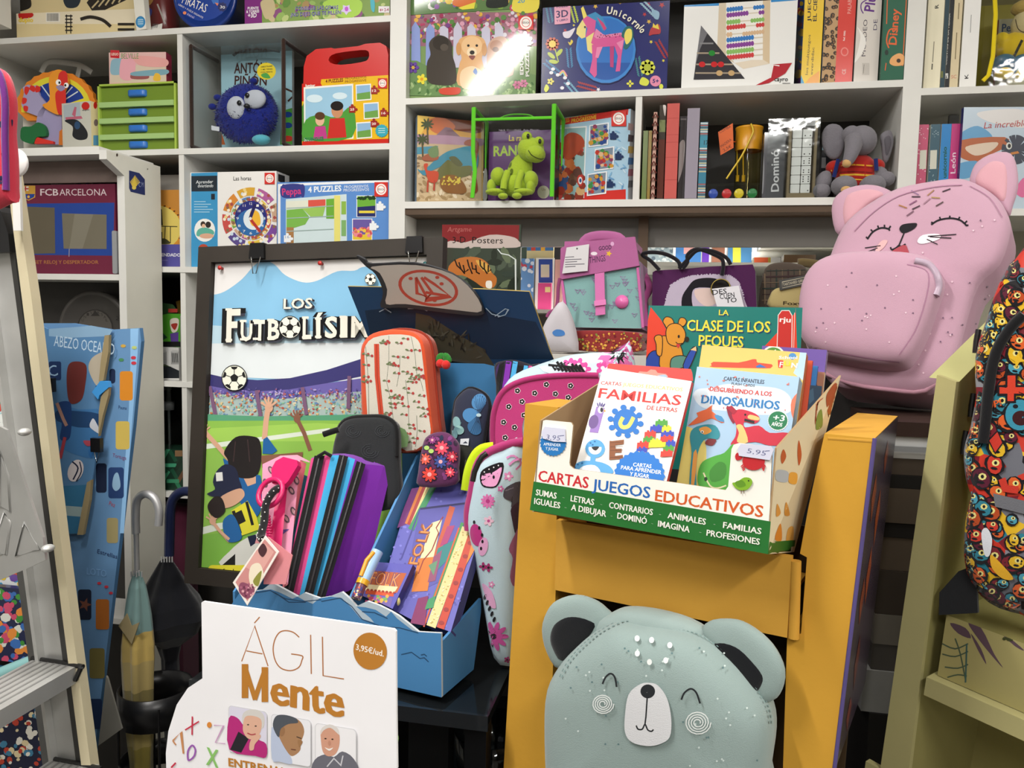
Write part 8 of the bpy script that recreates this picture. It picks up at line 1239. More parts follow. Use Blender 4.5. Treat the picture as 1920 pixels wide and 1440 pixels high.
S.star(1525, 672, 58, 54, 28, '#f0f4f2'); S.ell(1524, 672, 53, 51, '#1f7a4e'); S.text('+3', (1496, 670), (1558, 676), 34, '#f0f4f2', .07, .1); S.text('AÑOS', (1488, 700), (1546, 706), 22, '#f0f4f2', .07, .1)
S.sm([(1030, 700), (1085, 650), (1075, 630), (1130, 610), (1165, 585), (1160, 620), (1225, 670), (1215, 685), (1160, 660), (1110, 680)], '#d9663a', 2); S.sm([(1175, 640), (1215, 650), (1228, 680), (1190, 670)], '#4a8fc0', 2)
S.sm([(1245, 590), (1290, 640), (1280, 690), (1250, 640)], '#8a1f3a'); S.sm([(1270, 640), (1310, 610), (1380, 625), (1420, 650), (1420, 675), (1390, 690), (1340, 680), (1345, 710), (1420, 700), (1480, 740), (1580, 740), (1590, 800), (1480, 810), (1400, 790), (1290, 805), (1265, 800), (1290, 760), (1295, 700)], '#c92a42', 3); S.sm([(1295, 700), (1330, 700), (1360, 790), (1300, 790), (1310, 740)], '#e8c47a', 3); S.sm([(1370, 640), (1420, 655), (1415, 672), (1360, 660)], '#e8c47a', 3); S.line([(1340, 668), (1395, 682)], 14, '#1d1a1c'); S.ell(1345, 640, 6, 6, '#111'); S.poly([(1240, 600), (1270, 590), (1300, 620), (1280, 640)], '#a82038')
S.sm([(1040, 760), (1060, 715), (1120, 695), (1180, 700), (1205, 745), (1190, 775), (1140, 770), (1110, 790), (1085, 850), (1075, 960), (1075, 1060), (1040, 1060), (1040, 960), (1050, 850)], '#2f8f9c', 3); S.sm([(1090, 720), (1130, 705), (1160, 730), (1120, 750)], '#e6a04a', 3); S.sm([(1060, 850), (1082, 860), (1060, 1050), (1045, 1050)], '#e6a04a', 2); S.sm([(1140, 775), (1185, 778), (1165, 810), (1125, 800)], '#7a2a30'); S.ell(1108, 735, 9, 8, '#f0f0e6'); S.ell(1108, 736, 4, 5, '#111')
S.sm([(1085, 960), (1110, 900), (1170, 870), (1230, 850), (1280, 800), (1300, 850), (1280, 960), (1260, 1060), (1150, 1060), (1090, 1030)], '#4fa83c', 3); S.sm([(1150, 950), (1200, 900), (1240, 920), (1230, 990), (1160, 1010)], '#3d8a30', 3); S.line([(1115, 960), (1150, 1030), (1190, 1045), (1240, 1030)], 8, '#e0d8b0', n=3); S.ell(1128, 995, 9, 12, '#1d3a1a')
I, S, f = game('card_game', 'yellow and pale blue card game pack with a red tab slot behind the dinosaur game', 'card game', (.083, .955, 1.25), (-16, 2.5, -16), .126, -.018, .180, .022, '#ecc068', '#b56a3a', 'J')
S.vw('J').poly([(640, 130), (760, 140), (740, 520), (560, 380), (620, 250)], '#b5d0e2'); S.sm([(-420, 290), (-400, 245), (-100, 255), (70, 215), (120, 220), (130, 255), (300, 275), (295, 315), (200, 325), (-400, 310)], '#cf4a30', 2); S.poly([(110, 300), (160, 275), (240, 315), (120, 316)], '#2f6ab4'); S.ell(550, 180, 46, 40, '#4a8ac0'); S.text('School', (388, 210), (606, 212), 36, '#f4f4f0', .1); S.poly([(375, 225), (440, 230), (430, 320), (380, 315)], '#d2302c'); S.text('F', (392, 308), (430, 312), 66, '#f4f0ea', .05); S.text('U', (448, 292), (520, 298), 58, '#e8d22a', .1); S.text('N', (535, 316), (604, 322), 62, '#f4f4f4', .1)
def gslab(lb, x0, y0, x1, y1, t, c, side=None, v='J', d=.02, rot=(-12, 2, -16)):
    (a, b_), (c_, d_) = px(v, [(x0, y0), (x1, y1)]); f = plane((a + c_) / 2, d_, t, rot); (u0, _), (u1, _), (_, vt) = f.uv(a, d_), f.uv(c_, d_), f.uv(a, b_); I = Item('card_game', lb, 'card game', 'card games in the white and green box'); I.mb.box(f, u0, u1, 0, d, -.09, vt, m(c, 'P'), m(side or c, 'P')); S = Sheet(I.mb, f, 0, 'P', v=v); S.clip = (u0, -.09, u1, vt); return S
S = gslab('purple card game with a green and white badge behind the yellow pack', 150, 50, 935, 360, 1.0, '#6a4fa0', '#8a7aa8'); S.ell(320, 180, 140, 130, '#e6e6dc'); S.ell(320, 180, 118, 108, '#4a8a2a'); S.poly([(300, 130), (350, 95), (355, 180), (300, 180)], '#e6e6dc'); S.line([(335, -10), (335, 60)], 5, '#d9d0e0')
gslab('narrow orange-red card pack beside the yellow pack', 690, 225, 765, 470, .955, '#d2502c', '#b0402a', d=.008); gslab('narrow bright blue card pack beside the orange-red one', 765, 290, 825, 560, .965, '#2f7ac0', '#25609a', d=.008); S = gslab('brown card pack with small prints at the end of the row', 828, 362, 910, 610, .975, '#a06a52', '#d9c9a4', d=.012); S.ells([(840, 410), (835, 460), (840, 530)], 8, 10, '#2a2f5a')
S = gslab('dark blue folded pack low behind the dinosaur game', 700, 520, 860, 900, .95, '#2a4660', '#2a4660', d=.006); S.poly([(740, 600), (800, 560), (810, 700), (750, 760)], '#3f6480')
# board game box behind
fq = Fr((.082, 1.221, 1.387), (-5.3, 0, -4.6)); I = Item('board_game_box', 'green and red children board game box with a yellow title behind the card games', 'board game'); q = trace(fq, 'P', [(1206, 690), (1500, 690), (1497, 578), (1222, 570)]); I.mb.box(fq, q[0][0] + .004, q[1][0], 0, .04, -.16, q[2][1] + .001, m('#1f7a72', 'G'), m('#c0392c', 'P')); S = Sheet(I.mb, fq, 0, 'G', v='B1'); S.clip = (q[0][0] + .004, -.16, q[1][0], q[2][1] + .001)
S.poly([(175, 855), (260, 960), (500, 1400), (60, 1400)], '#e0442f'); S.poly([(1360, 850), (1380, 1400), (900, 1400), (1360, 900)], '#e0442f'); S.poly([(1198, 1400), (1215, 920), (1245, 880), (1310, 880), (1335, 925), (1330, 1400)], '#f2e6e0'); S.poly([(1204, 1400), (1221, 922), (1248, 886), (1306, 886), (1329, 927), (1323, 1400)], '#c8342f'); S.line([(1352, 900), (1340, 1400)], 5, '#f0d0c4')
S.text('rju', (1230, 975), (1318, 980), 44, '#f4ece8', .1)
for t, p0, p1, h in (('LA', (732, 920), (812, 922), 46), ('CLASE DE LOS', (470, 1046), (1150, 1062), 92), ('PEQUES', (566, 1170), (930, 1184), 92)): S.text(t, (p0[0] + 8, p0[1] + 8), (p1[0] + 8, p1[1] + 8), h, '#1c3a6a', .05); S.text(t, p0, p1, h, '#e6e04a', .05)
# a plain toy bear with a blue school bag (stand-in for the printed character)
TB, TL = '#d8902e', '#2a1f14'
def olb(p, c, w=7): S.poly(smooth(p, 3), c); S.line(smooth(p, 3), w, TL, True)
olb([(120, 1330), (160, 1240), (215, 1210), (280, 1250), (270, 1400), (100, 1400)], '#27449a'); olb([(262, 1120), (300, 1090), (360, 1090), (430, 1200), (440, 1400), (260, 1400)], TB); olb([(290, 1000), (275, 970), (300, 935), (345, 945), (365, 985), (350, 1030), (310, 1030)], TB); olb([(400, 985), (415, 945), (450, 945), (468, 975), (445, 1010), (410, 1010)], TB); olb([(300, 1080), (310, 1020), (350, 990), (410, 995), (450, 1040), (460, 1090), (440, 1150), (380, 1175), (320, 1150)], TB)
olb([(205, 1110), (225, 1085), (265, 1090), (272, 1150), (262, 1250), (225, 1240), (220, 1160)], TB); S.ell(470, 1118, 20, 22, TL); S.ell(405, 1095, 9, 13, TL); S.line([(440, 1150), (400, 1155), (380, 1140)], 7, TL, n=3); S.sm([(385, 1160), (415, 1160), (400, 1190)], '#c93a3a'); olb([(340, 1290), (385, 1255), (465, 1260), (470, 1330), (350, 1370)], '#5a8a7a'); olb([(440, 1330), (505, 1200), (545, 1180), (548, 1220), (480, 1370)], '#2f4fa8'); S.poly([(500, 1205), (545, 1175), (550, 1215)], '#e6c48a')
# bear backpack in the yellow opening
GB, GD = m('#92a4a1', 'F'), m('#101216', 'F'); f = FY.sub(0, -.032, 0); I = Item('bear_backpack', 'grey-green bear face backpack with black inner ears in the yellow display', 'backpack')
def ear(nm, out, inn, mo, mi, f, v, fo=.012, t=.012): e = I.part(nm); e.puff(f, smooth(trace(f, v, out), 3), fo, t, mo, e=2.6); k = I.part('inner_ear', e); k.puff(f, smooth(trace(f, v, inn), 3), fo * 1.22, 0, mi, e=4); return e
gs = I.part('top_gusset'); gs.puff(f, smooth(trace(f, 'A8', [(640, 500), (720, 430), (800, 405), (930, 415), (1080, 450), (1180, 490), (1230, 540), (1200, 700), (700, 700)]), 3), .02, .02, m('#9aaca9', 'F'))
ear('ear', [(450, 740), (370, 650), (342, 520), (370, 420), (420, 365), (520, 335), (620, 360), (690, 410), (735, 480), (640, 620)], [(466, 690), (410, 620), (396, 550), (420, 480), (480, 435), (550, 428), (620, 450), (660, 490), (580, 600)], GB, GD, f, 'A8'); ear('ear', [(1215, 540), (1250, 480), (1330, 465), (1430, 480), (1540, 550), (1620, 640), (1665, 750), (1650, 850), (1600, 910), (1520, 900), (1350, 700)], [(1275, 590), (1340, 568), (1430, 600), (1520, 690), (1565, 760), (1560, 810), (1520, 850), (1440, 780), (1340, 680)], GB, GD, f, 'A8')
b = I.part('body'); sm_ = [(405, 820), (470, 690), (560, 590), (660, 510), (790, 450), (920, 470), (1060, 490), (1180, 520), (1300, 590), (1420, 700), (1520, 830), (1590, 960), (1605, 1100)]; b.puff(f, smooth(trace(f, 'A8', sm_ + [(1580, 1290), (1560, 1480), (1000, 1560), (420, 1480), (400, 1280), (392, 1000)]), 3), .055, .05, GB, e=3.4, rings=10); S = Sheet(b, bvh=b.bvh(), v='A8', fin='F')
for off, dash in ((14, 1), (30, 1)):
    sp_ = smooth(sm_, 10, False); [S.line([(x + (1000 - x) * off / 900, y + (1000 - y) * off / 600), (x2 + (1000 - x2) * off / 900, y2 + (1000 - y2) * off / 600)], 5, '#75908e') for (x, y), (x2, y2) in list(zip(sp_, sp_[1:]))[4:-4:2]]
S.sm([(790, 1000), (810, 880), (870, 825), (920, 815), (970, 830), (1020, 900), (1043, 1010), (1035, 1110), (980, 1150), (910, 1160), (830, 1140), (792, 1090)], '#d9dadd', 4); S.ell(915, 862, 40, 38, '#1f2226'); S.line([(912, 895), (905, 1000), (900, 1040)], 8, '#1f2226'); S.line([(852, 1048), (862, 1068), (885, 1068), (900, 1042), (915, 1072), (935, 1080), (946, 1070)], 8, '#1f2226', n=4)
for q in ([(668, 822), (685, 785), (712, 765), (735, 785), (745, 838)], [(1098, 908), (1115, 870), (1150, 848), (1180, 870), (1200, 928)]): S.line(q, 10, '#1f2226', n=4)
for cx, cy, rx in ((670, 930, 60), (1188, 1032, 72)):
    S.line([(cx + rx * (1 - k / 75) * cos(k * .42), cy + rx * .92 * (1 - k / 75) * sin(k * .42)) for k in range(62)], 6, '#dfe4e2')
S.ells([(857, 573), (936, 582), (1035, 610), (858, 655), (924, 702), (1013, 693)], 14, 17, '#e2e6e4')
for k in range(60): x, y = rnd.uniform(440, 1540), rnd.uniform(620, 1270); S.ell(x, y, 6, 6, rnd.choice(['#c9d6d3', '#c9d6d3', '#5f7a7c']), 0, 6) if pin(x, y, sm_ + [(1580, 1290), (400, 1280)]) and not (780 < x < 1050 and y > 800) else None; S.k -= .9
I.part('side_buckle').box(f, *[a for q in [(trace(f, 'P', [(1030, 1400)])[0][0], trace(f, 'P', [(1044, 1400)])[0][0])] for a in q], -.006, .004, trace(f, 'P', [(1030, 1422)])[0][1], trace(f, 'P', [(1030, 1394)])[0][1], m('#2a2c2e', 'L'))
# cat backpack
PK_, PL, PD = m('#c099ab', 'F'), m('#d29fa9', 'F'), m('#1f1d22', 'F'); f = plane(1690, 560, 1.31, (-20, 6, -30)); I = Item('cat_backpack', 'pink cat face backpack with a big front pocket leaning at the right', 'backpack')
b = I.part('body'); o = smooth(trace(f, 'B2', [(195, 640), (250, 510), (310, 420), (420, 335), (560, 262), (740, 225), (870, 212), (960, 235), (1050, 295), (1105, 370), (1128, 470), (1075, 640), (965, 750), (900, 950), (850, 1140), (760, 1290), (620, 1305), (420, 1285), (230, 1255), (150, 1150), (75, 1020), (85, 780), (120, 700)]), 3); soft_box(b, f, o, .10, PK_, m('#b98aa0', 'F'), .03, 3.2); S = Sheet(b, bvh=b.bvh(), v='B2', fin='F')
for q in ([(397, 512), (425, 475), (465, 455), (500, 458), (512, 468)], [(722, 438), (760, 415), (820, 405), (870, 415), (900, 440)]): S.line(q, 9, '#1f1d22', n=4)
for a, b_ in (((425, 475), (415, 462)), ((455, 458), (450, 442)), ((485, 455), (484, 438)), ((505, 462), (516, 444)), ((400, 508), (390, 500)), ((735, 430), (722, 425)), ((770, 412), (765, 398)), ((815, 405), (818, 392)), ((860, 412), (868, 398)), ((892, 432), (905, 418)), ((897, 442), (912, 440))): S.line([a, b_], 8, '#1f1d22')
S.sm([(560, 460), (575, 438), (620, 430), (650, 432), (640, 455), (605, 475), (575, 480)], '#1f1d22', 4); S.line([(585, 478), (570, 515), (556, 548)], 7, '#1f1d22'); S.line([(515, 552), (522, 565), (545, 555), (556, 545), (572, 548), (592, 536)], 8, '#1f1d22', n=3); S.sm([(652, 520), (680, 490), (760, 485), (765, 510), (700, 532), (665, 535)], '#f0e2e8', 3); S.sm([(440, 560), (470, 520), (500, 520), (480, 555), (450, 575)], '#e2b0b0', 3)
for a, b_ in (((385, 556), (465, 545)), ((372, 586), (450, 556)), ((385, 602), (435, 570)), ((705, 497), (850, 487)), ((715, 500), (825, 506)), ((700, 512), (755, 538))): S.line([a, b_], 5, '#2a262c')
for x, y, a, c in ((640, 275, 30, '#8a6a8a'), (720, 275, -40, '#a07a5a'), (800, 262, -20, '#4a3a44'), (645, 295, 0, '#4a3a44'), (630, 325, -30, '#8a5a7a'), (700, 318, -40, '#a07a8a'), (745, 300, 5, '#a58a5a'), (765, 332, -30, '#5a4a4a'), (645, 350, -25, '#4a3a44'), (578, 345, 20, '#a5744a'), (615, 380, -35, '#7a5a6a')): S.line([(x - 22 * cos(R(a)), y - 22 * sin(R(a))), (x + 22 * cos(R(a)), y + 22 * sin(R(a)))], 6, c)
S.sm([(455, 612), (460, 590), (480, 578), (500, 600), (520, 575), (560, 550), (596, 544), (600, 615)], '#a84a54', 2); S.ell(515, 606, 18, 12, '#7a3038')
for k in range(40): x, y = rnd.uniform(650, 1080), rnd.uniform(330, 1250); S.ell(x, y, 5, 5, rnd.choice(['#e2c4d0', '#7a5f74']), 0, 6); S.k -= .9
S.line([(330, 470), (430, 372), (560, 290), (740, 245), (880, 235)], 4, '#a87a94', n=4); S.line([(920, 240), (1020, 300), (1085, 400)], 4, '#a87a94', n=4)
ear('ear', [(250, 490), (218, 400), (225, 320), (280, 265), (370, 240), (460, 245), (530, 285), (450, 350), (340, 440)], [(282, 445), (275, 370), (300, 300), (380, 270), (450, 272), (492, 300), (410, 355), (310, 450)], PK_, PL, f.sub(0, .03, 0), 'B2', .014); ear('ear', [(920, 235), (925, 180), (960, 120), (1050, 75), (1130, 80), (1160, 150), (1165, 250), (1140, 340), (1115, 395), (1040, 320), (960, 260)], [(952, 245), (960, 190), (1010, 140), (1060, 125), (1110, 150), (1120, 250), (1100, 345), (1040, 300)], PK_, PL, f.sub(0, .02, 0), 'B2', .014)
p_ = I.part('front_pocket'); fp = f.sub(0, -.018, 0); p_.puff(fp, smooth(trace(fp, 'B2', [(88, 780), (150, 680), (250, 632), (400, 616), (600, 620), (720, 645), (775, 700), (800, 770), (760, 900), (710, 1040), (640, 1160), (560, 1190), (400, 1180), (180, 1130), (95, 1060), (72, 960)]), 3), .06, .03, PK_, e=5, rings=10); S = Sheet(p_, bvh=p_.bvh(), v='B2', fin='F')
for k in range(26): S.ell(rnd.uniform(130, 680), rnd.uniform(670, 1080), 5, 5, rnd.choice(['#e2c4d0', '#7a5f74']), 0, 6); S.k -= .9
S.line([(600, 640), (690, 665), (712, 720), (690, 840), (640, 980), (560, 1100)], 5, '#a87a94', n=4); S.line([(110, 1060), (250, 1090), (420, 1120), (560, 1140)], 6, '#a87a94', n=4)
z_ = I.part('zip', label='thick pale lilac zip'); zq = []
for q in smooth([(640, 622), (705, 640), (748, 690), (760, 750), (745, 800)], 3, False): S.v = 'B2'; zq.append(S.pt(q))
z_.tube(zq, .006, m('#b7a2b4', 'L'), 8)
I.part('base_seam').tube([f(u, -.012, v) for u, v in smooth(trace(f, 'B2', [(180, 1200), (330, 1260), (520, 1290), (700, 1295), (830, 1180)]), 3, False)], .004, m('#b98a9a', 'F'), 6)

# ---------------------------------------------------------------- olive display at the right edge
OV, OE = m('#98915a', 'C'), m('#b3ac78', 'C'); FO = Fr(dep(1737, 1265, .97), (0, 4.2, -42)); I = Item('cardboard_stand', 'olive green cardboard display shelf at the right edge of the photo', 'cardboard display')
st = trace(FO, 'P', [(1650, 1445), (1704, 1445), (1793, 716), (1757, 703)]); b = I.part('front_edge'); b.prism(FO, st, 0, .01, OE); zlow = -(FO.o.z) / FO.M.col[2].z + .004
b.box(FO, st[0][0] - .02, st[1][0] - .01, 0, .01, zlow, st[0][1] + .002, OE); xm = lambda z: st[1][0] + (st[2][0] - st[1][0]) * (z - st[1][1]) / (st[2][1] - st[1][1])
b = I.part('side_panel'); A = []
zt = st[2][1]; zs_ = [zlow, st[1][1], zt]; B_ = [FO(xm(z) if z > zlow else st[1][0] - .015, .008, z) for z in zs_]; C_ = [FO((xm(z) if z > zlow else st[1][0] - .015), .2, z + (.1 if z == zt else 0)) for z in zs_]; b.grid([B_, C_], OV, False, sm=False); b.grid([[p - FO.M.col[0] * .02 for p in C_], [p - FO.M.col[0] * .02 for p in B_]], OV, False, sm=False); b.add([B_[2], C_[2], C_[2] - FO.M.col[0] * .036, B_[2] - FO.M.col[0] * .036], [(0, 1, 2, 3)], m('#b5b27a', 'C'))
zsf = trace(FO, 'P', [(1738, 1267)])[0][1]; I.part('shelf_board').box(FO, .002, .3, -.004, .2, zsf - .024, zsf, OE); I.part('back_panel').box(FO, -.02, .3, .2, .204, zlow, zt, OV); I.part('shelf_board').box(FO, -.01, .3, .01, .2, zlow, zlow + .02, OE)
q = trace(FO, 'P', [(1754, 1290), (1757, 1146)], .012); I = Item('leaf_box', 'olive box printed with purple leaves on the olive display shelf', 'box'); x0 = q[0][0]; I.mb.box(FO, x0, x0 + .26, .012, .15, zsf + .0008, q[1][1], m('#a59c66', 'P'), m('#8a8450', 'P')); S = Sheet(I.mb, FO, .012, 'P', v='B5'); S.clip = (x0, zsf + .001, x0 + .26, q[1][1])
for p in ([(690, 880), (740, 900), (790, 1000), (825, 1055), (775, 1000), (720, 930)], [(720, 860), (790, 900), (870, 970), (905, 985), (840, 930), (770, 880)], [(620, 880), (680, 900), (700, 940), (650, 920)], [(700, 920), (740, 980), (760, 1040), (725, 980)]): S.sm(p, '#5a4650', 3)
for p in ([(590, 1000), (640, 1010), (690, 990)], [(600, 1050), (650, 1055), (690, 1040)], [(640, 940), (660, 1000), (680, 1100)], [(590, 960), (640, 980), (690, 960)], [(610, 1090), (650, 1080), (685, 1085)]): S.line(p, 5, '#4a5a46', n=3)
S.line([(685, 960), (680, 1110)], 6, '#3f5f58'); S.ell(890, 890, 80, 60, '#6a6a34', 20); S.scat(820, 850, 905, 945, 60, ['#3f4424'], 5, 8)
# monster-print backpack
fm = FO.sub(0, .035, 0); I = Item('printed_backpack', 'backpack covered in bright cartoon monsters, cut by the right edge of the photo', 'backpack'); b = I.part('body'); b.puff(fm, smooth(trace(fm, 'P', [(1990, 440), (1920, 480), (1893, 520), (1868, 590), (1850, 650), (1852, 720), (1840, 790), (1826, 840), (1830, 900), (1846, 955), (1828, 1000), (1830, 1080), (1868, 1128), (1930, 1150), (2010, 1160), (2040, 800)]), 3), .05, .05, m('#6d6f78', 'V'), e=3.4, rings=10); S = Sheet(b, bvh=b.bvh(), v='P', fin='F'); mc = ['#2f7f92', '#c9382a', '#7a1f2c', '#e0b52a', '#4a9ab0', '#b54a1f', '#d9602a', '#5a1a30']
for k in range(170):
    x, y = rnd.uniform(1806, 1925), rnd.uniform(490, 1140)
    if 845 < y < 900 and x > 1868 or 925 < y < 965 and x > 1865: continue
    r = rnd.uniform(10, 20); c = rnd.choice(mc); S.ell(x, y, r + 2.5, r * rnd.uniform(.7, 1) + 2.5, '#17151a', rnd.uniform(0, 90), 10); S.ell(x, y, r, r * .75, c, rnd.uniform(0, 90), 10); S.ell(x + 2, y - 3, r * .4, r * .34, '#e6dc8a', 0, 8); S.ell(x + 2, y - 3, r * .17, r * .2, '#17151a', 0, 6); S.ell(x - 1, y + r * .4, r * .4, r * .16, '#17151a', 10, 6); S.k -= 4.7
S.k += 6; S.ell(1912, 778, 30, 32, '#17151a'); S.ell(1912, 778, 27, 29, '#3a8fa8'); S.ell(1914, 784, 16, 14, '#3a1418'); S.ell(1904, 762, 5, 4, '#17151a'); S.star(1908, 674, 17, 6, 4, '#e0b52a', .2); S.poly([(1870, 722), (1885, 722), (1885, 700), (1908, 700), (1908, 722), (1922, 722), (1922, 742), (1905, 742), (1905, 756), (1885, 756), (1885, 742), (1870, 742)], '#17151a'); S.poly([(1874, 726), (1889, 726), (1889, 704), (1904, 704), (1904, 726), (1922, 726), (1922, 738), (1901, 738), (1901, 752), (1889, 752), (1889, 738), (1874, 738)], '#d2402a'); S.text('UP!', (1851, 768), (1878, 760), 13, '#e0602a', .1, .1); S.poly([(1852, 826), (1870, 806), (1882, 830), (1866, 852)], '#17151a'); S.poly([(1855, 826), (1870, 810), (1879, 830), (1866, 848)], '#c9382a')
S.poly([(1862, 925), (1925, 940), (1925, 965), (1866, 950)], '#6f7076'); S.poly([(1872, 900), (1885, 895), (1890, 910), (1910, 912), (1908, 926), (1880, 922)], '#c9382a'); S.sm([(1840, 1000), (1850, 990), (1860, 1010), (1856, 1040), (1846, 1040)], '#dfe3ea'); S.sm([(1858, 1040), (1880, 1060), (1900, 1085), (1880, 1085), (1860, 1065)], '#e6b02a')
BKK = m('#17171a', 'F'); I.part('zip').tube([S.pt(q) for q in smooth([(1920, 590), (1895, 615), (1868, 660), (1855, 720), (1848, 790), (1843, 830)], 3, False)], .006, BKK, 8)
for q in ((1831, 640), (1822, 760), (1808, 830)): I.part('zip_pull').tube([dep(q[0] + dx, q[1] + dy, .95) for dx, dy in ((4, -22), (0, 0), (-2, 22))], .0035, m('#1a1a1c', 'L'), 6)
fs = FO.sub(0, .008, 0); I.part('strap').prism(fs, trace(fs, 'P', [(1764, 1110), (1800, 1070), (1832, 1058), (1836, 1148), (1763, 1152)]), -.004, 0, m('#242629', 'F'))
# stack of boxes between the two displays
prev = None; seq = [(1560, '#1c1a19', 0), (1345, '#8d8d8a', 'grey-white'), (1265, '#4a4642', 'dark grey'), (1215, '#6a655c', 'patterned grey'), (1158, '#3a322a', 'deep brown'), (1075, '#55493c', 'brown'), (1012, '#171412', 'flat black shade-gap'), (983, '#4f4438', 'dusty brown'), (917, '#141210', 'thin black shade-gap'), (893, '#463c32', 'tobacco brown'), (862, '#d5d6d6', 'bright white'), (820, '#3a2822', 'dark red-brown')]  # the two black slabs stand in for shaded gaps between boxes
zq_ = lambda y: onY(1700, y, 1.24).z
for i, (y, c, nm) in enumerate(seq):
    z0 = .0008 if i == 0 else zq_(seq[i][0]) + .0006; z1 = zq_(seq[i + 1][0]) if i + 1 < len(seq) else zq_(792); I = Item('stacked_box', f"{nm or 'black'} box in the stack between the yellow and olive displays" + ('' if nm else ', lowest'), 'box', 'boxes stacked between the yellow and olive displays'); dx = rnd.uniform(-.008, .008); I.mb.box(ID, .32 + dx, .49 + dx, 1.24 + rnd.uniform(0, .008), 1.45, z0, z1, m(c, 'D' if i != 10 else 'P'))
    if i == 10: I.mb.box(ID, .32 + dx, .49 + dx, 1.236, 1.2398, z0 + (z1 - z0) * .35, z0 + (z1 - z0) * .6, m('#8a8c8e', 'P'))

# ---------------------------------------------------------------- white brain-training stand
FA = Fr((-.366, .713, 1.144), (-3, -1.5, -10)); I = Item('counter_stand', 'white cardboard stand with orange title and three portraits of older people', 'cardboard display'); b = I.part('front_panel'); WA = m('#f0eff2', 'P'); zlo = -.3885
o = trace(FA, 'A6', [(298, 115), (310, 106), (1680, 305), (1697, 322), (1700, 920), (1706, 1310)]); o2 = trace(FA, 'A6', [(45, 1310), (42, 1200), (60, 1040), (120, 850), (200, 730), (305, 660)]); b.prism(FA, o2 + o[:1] and [*o2[::1], *o[:6]][::-1], 0, .003, WA)
b.box(FA, o2[0][0], o[5][0], 0, .003, zlo, o2[0][1] + .0005, WA); I.part('back_box').box(FA, o[0][0] + .01, o[3][0] - .05, .004, .05, zlo, -.12, m('#d9d8dc', 'P'))
S = Sheet(b, FA, 0, 'P', v='A6'); OC = '#b97b2e'
for q in ([(588, 538), (682, 283), (778, 572)], [(622, 462), (738, 484)], [(680, 262), (718, 218)], [(1003, 364), (960, 328), (905, 316), (860, 330), (828, 380), (815, 450), (830, 530), (870, 585), (940, 604), (1000, 580), (1022, 530), (1024, 498), (945, 484)], [(1085, 346), (1090, 628)], [(1170, 360), (1175, 640), (1325, 664)]): S.line(smooth(q, 4, False) if len(q) > 5 else q, 8, '#b0703f')
for ch, p0, p1, h in (('e', (805, 842), (928, 862), 232), ('n', (945, 862), (1068, 890), 232), ('t', (1088, 898), (1182, 912), 240), ('e', (1190, 915), (1322, 940), 238)): S.text(ch, p0, p1, h, OC, .1)
for q in ([(614, 800), (614, 556)], [(757, 829), (757, 578)], [(612, 572), (688, 812)], [(683, 812), (759, 594)]): S.line(q, 47 if q[0][0] == q[1][0] else 34, OC); S.k -= .8
S.ell(1515, 463, 120, 134, OC, -12, 36); S.text('3,95€/ud.', (1412, 452), (1612, 502), 42, '#f4ece2', .05); S.text('ENTRENAMIENTO', (496, 1288), (1210, 1420), 56, OC, .03)
for t, p0, p1, h, c, bo in (('7', (130, 1200), (165, 1210), 0, '#c88a5a', 0),): S.line([(95, 1108), (155, 1045), (172, 1200)], 12, c); S.line([(95, 1108), (118, 1138)], 10, c)
S.line([(236, 932), (234, 1065)], 10, '#c8304a'); S.line([(184, 1030), (284, 968)], 10, '#c8304a'); S.line([(205, 1240), (205, 1180), (235, 1140), (258, 1170), (250, 1215), (222, 1244)], 12, '#9a5ab0', True, 3); S.ell(359, 993, 17, 21, '#d98a3a'); S.line([(392, 995), (462, 998), (402, 1120), (474, 1128)], 7, '#c79ac0'); S.text('X', (335, 1275), (425, 1300), 120, '#8ac06a', .02); S.line([(85, 1300), (118, 1265)], 12, '#c8304a')
def photo(x0, y0, x1, y1, sk, bg): q = rrect(0, 0, 1, 1, .08, 4); S.poly([(x0 + (x1 - x0) * u, y0 + (y1 - y0) * v + (u * 48)) for u, v in q], '#cfcfd2'); S.poly([(x0 + (x1 - x0) * (.012 + .976 * u), y0 + (y1 - y0) * (.012 + .976 * v) + u * 48) for u, v in q], bg)
photo(498, 850, 775, 1185, 0, '#d9d6e6'); S.sm([(500, 945), (560, 940), (610, 1000), (700, 1090), (770, 1130), (768, 1225), (690, 1215), (505, 1170)], '#b52a78', 3); S.poly([(510, 1170), (570, 1040), (645, 1090), (590, 1192)], '#232028'); S.sm([(600, 920), (640, 885), (710, 885), (755, 930), (750, 1010), (700, 1020), (610, 1000)], '#d3cfca', 4); S.sm([(605, 980), (625, 930), (690, 930), (735, 960), (730, 1040), (690, 1090), (640, 1090), (605, 1040)], '#dcae96', 4); S.ell(640, 990, 8, 5, '#4a3a34'); S.ell(695, 1000, 8, 5, '#4a3a34'); S.line([(635, 1050), (665, 1062), (695, 1056)], 9, '#b04a50', n=3); S.sm([(650, 1170), (660, 1100), (720, 1060), (730, 1080), (690, 1130), (680, 1170)], '#dcae96', 3)
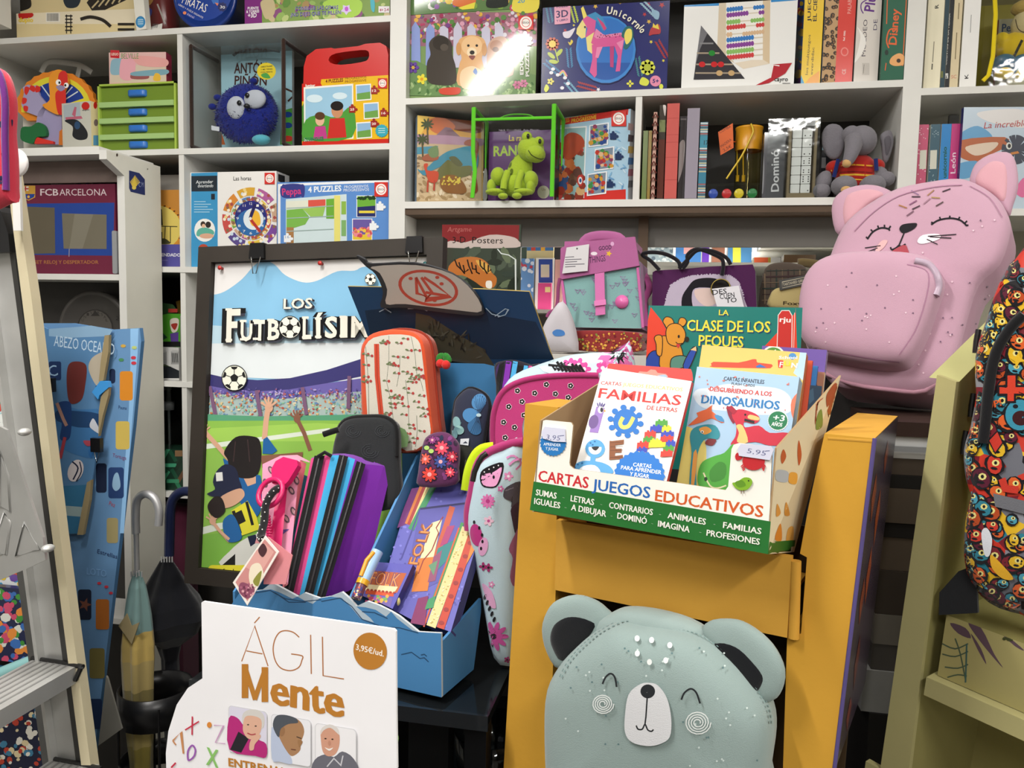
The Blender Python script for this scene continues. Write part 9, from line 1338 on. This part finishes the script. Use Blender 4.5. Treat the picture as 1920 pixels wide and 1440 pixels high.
photo(808, 910, 1092, 1248, 0, '#e9e9ee'); S.sm([(810, 1010), (850, 1060), (920, 1160), (960, 1270), (870, 1255), (812, 1235)], '#b9c4dc', 3); S.sm([(835, 990), (860, 940), (950, 930), (1020, 970), (1045, 1040), (1020, 1120), (1015, 1175), (960, 1215), (920, 1180), (870, 1090)], '#a9805c', 4); S.sm([(820, 1000), (840, 930), (900, 918), (980, 940), (1000, 975), (930, 985), (880, 1020), (860, 1080)], '#4f545c', 4); S.ell(888, 1040, 18, 34, '#98704e', 15); S.line([(990, 1075), (1025, 1088)], 7, '#4a3a30'); S.line([(950, 1165), (985, 1170)], 7, '#6a4030'); S.sm([(1000, 1100), (1035, 1110), (1010, 1150)], '#9c744e')
photo(1125, 975, 1420, 1330, 0, '#ecebee'); S.sm([(1122, 1240), (1200, 1200), (1260, 1220), (1320, 1180), (1400, 1230), (1420, 1330), (1122, 1330)], '#6a6a74', 3); S.line([(1210, 1290), (1260, 1230), (1310, 1280), (1325, 1210)], 9, '#c9c9cf'); S.sm([(1165, 1080), (1170, 1020), (1220, 992), (1275, 1005), (1300, 1060), (1298, 1140), (1270, 1200), (1220, 1215), (1180, 1180)], '#cf9a82', 4); S.sm([(1165, 1060), (1175, 1010), (1230, 985), (1285, 1010), (1300, 1060), (1285, 1050), (1235, 1010), (1185, 1030)], '#d9d4d0', 3); S.ell(1200, 1088, 8, 5, '#3a2a24'); S.ell(1250, 1092, 8, 5, '#3a2a24'); S.sm([(1195, 1150), (1225, 1160), (1255, 1152), (1228, 1175)], '#f0e8e0'); S.ell(1228, 1120, 10, 18, '#c08a72')
k = I.part('side_wing', label='right wing folded back, printed with red and green signs'); fw = plane(735, 1400, .768, (0, 0, 35)); k.prism(fw, [*trace(fw, 'A6', [(1706, 916), (1660, 960), (1620, 1060), (1590, 1310), (1712, 1310)])][::-1], -.001, .001, WA); S = Sheet(k, fw, -.001, 'P', v='A6'); S.line([(1665, 1210), (1672, 1300)], 10, '#b02a40'); S.line([(1640, 1290), (1695, 1245)], 10, '#b02a40'); S.ell(1703, 1090, 16, 34, '#6aa03a')
finish_all()
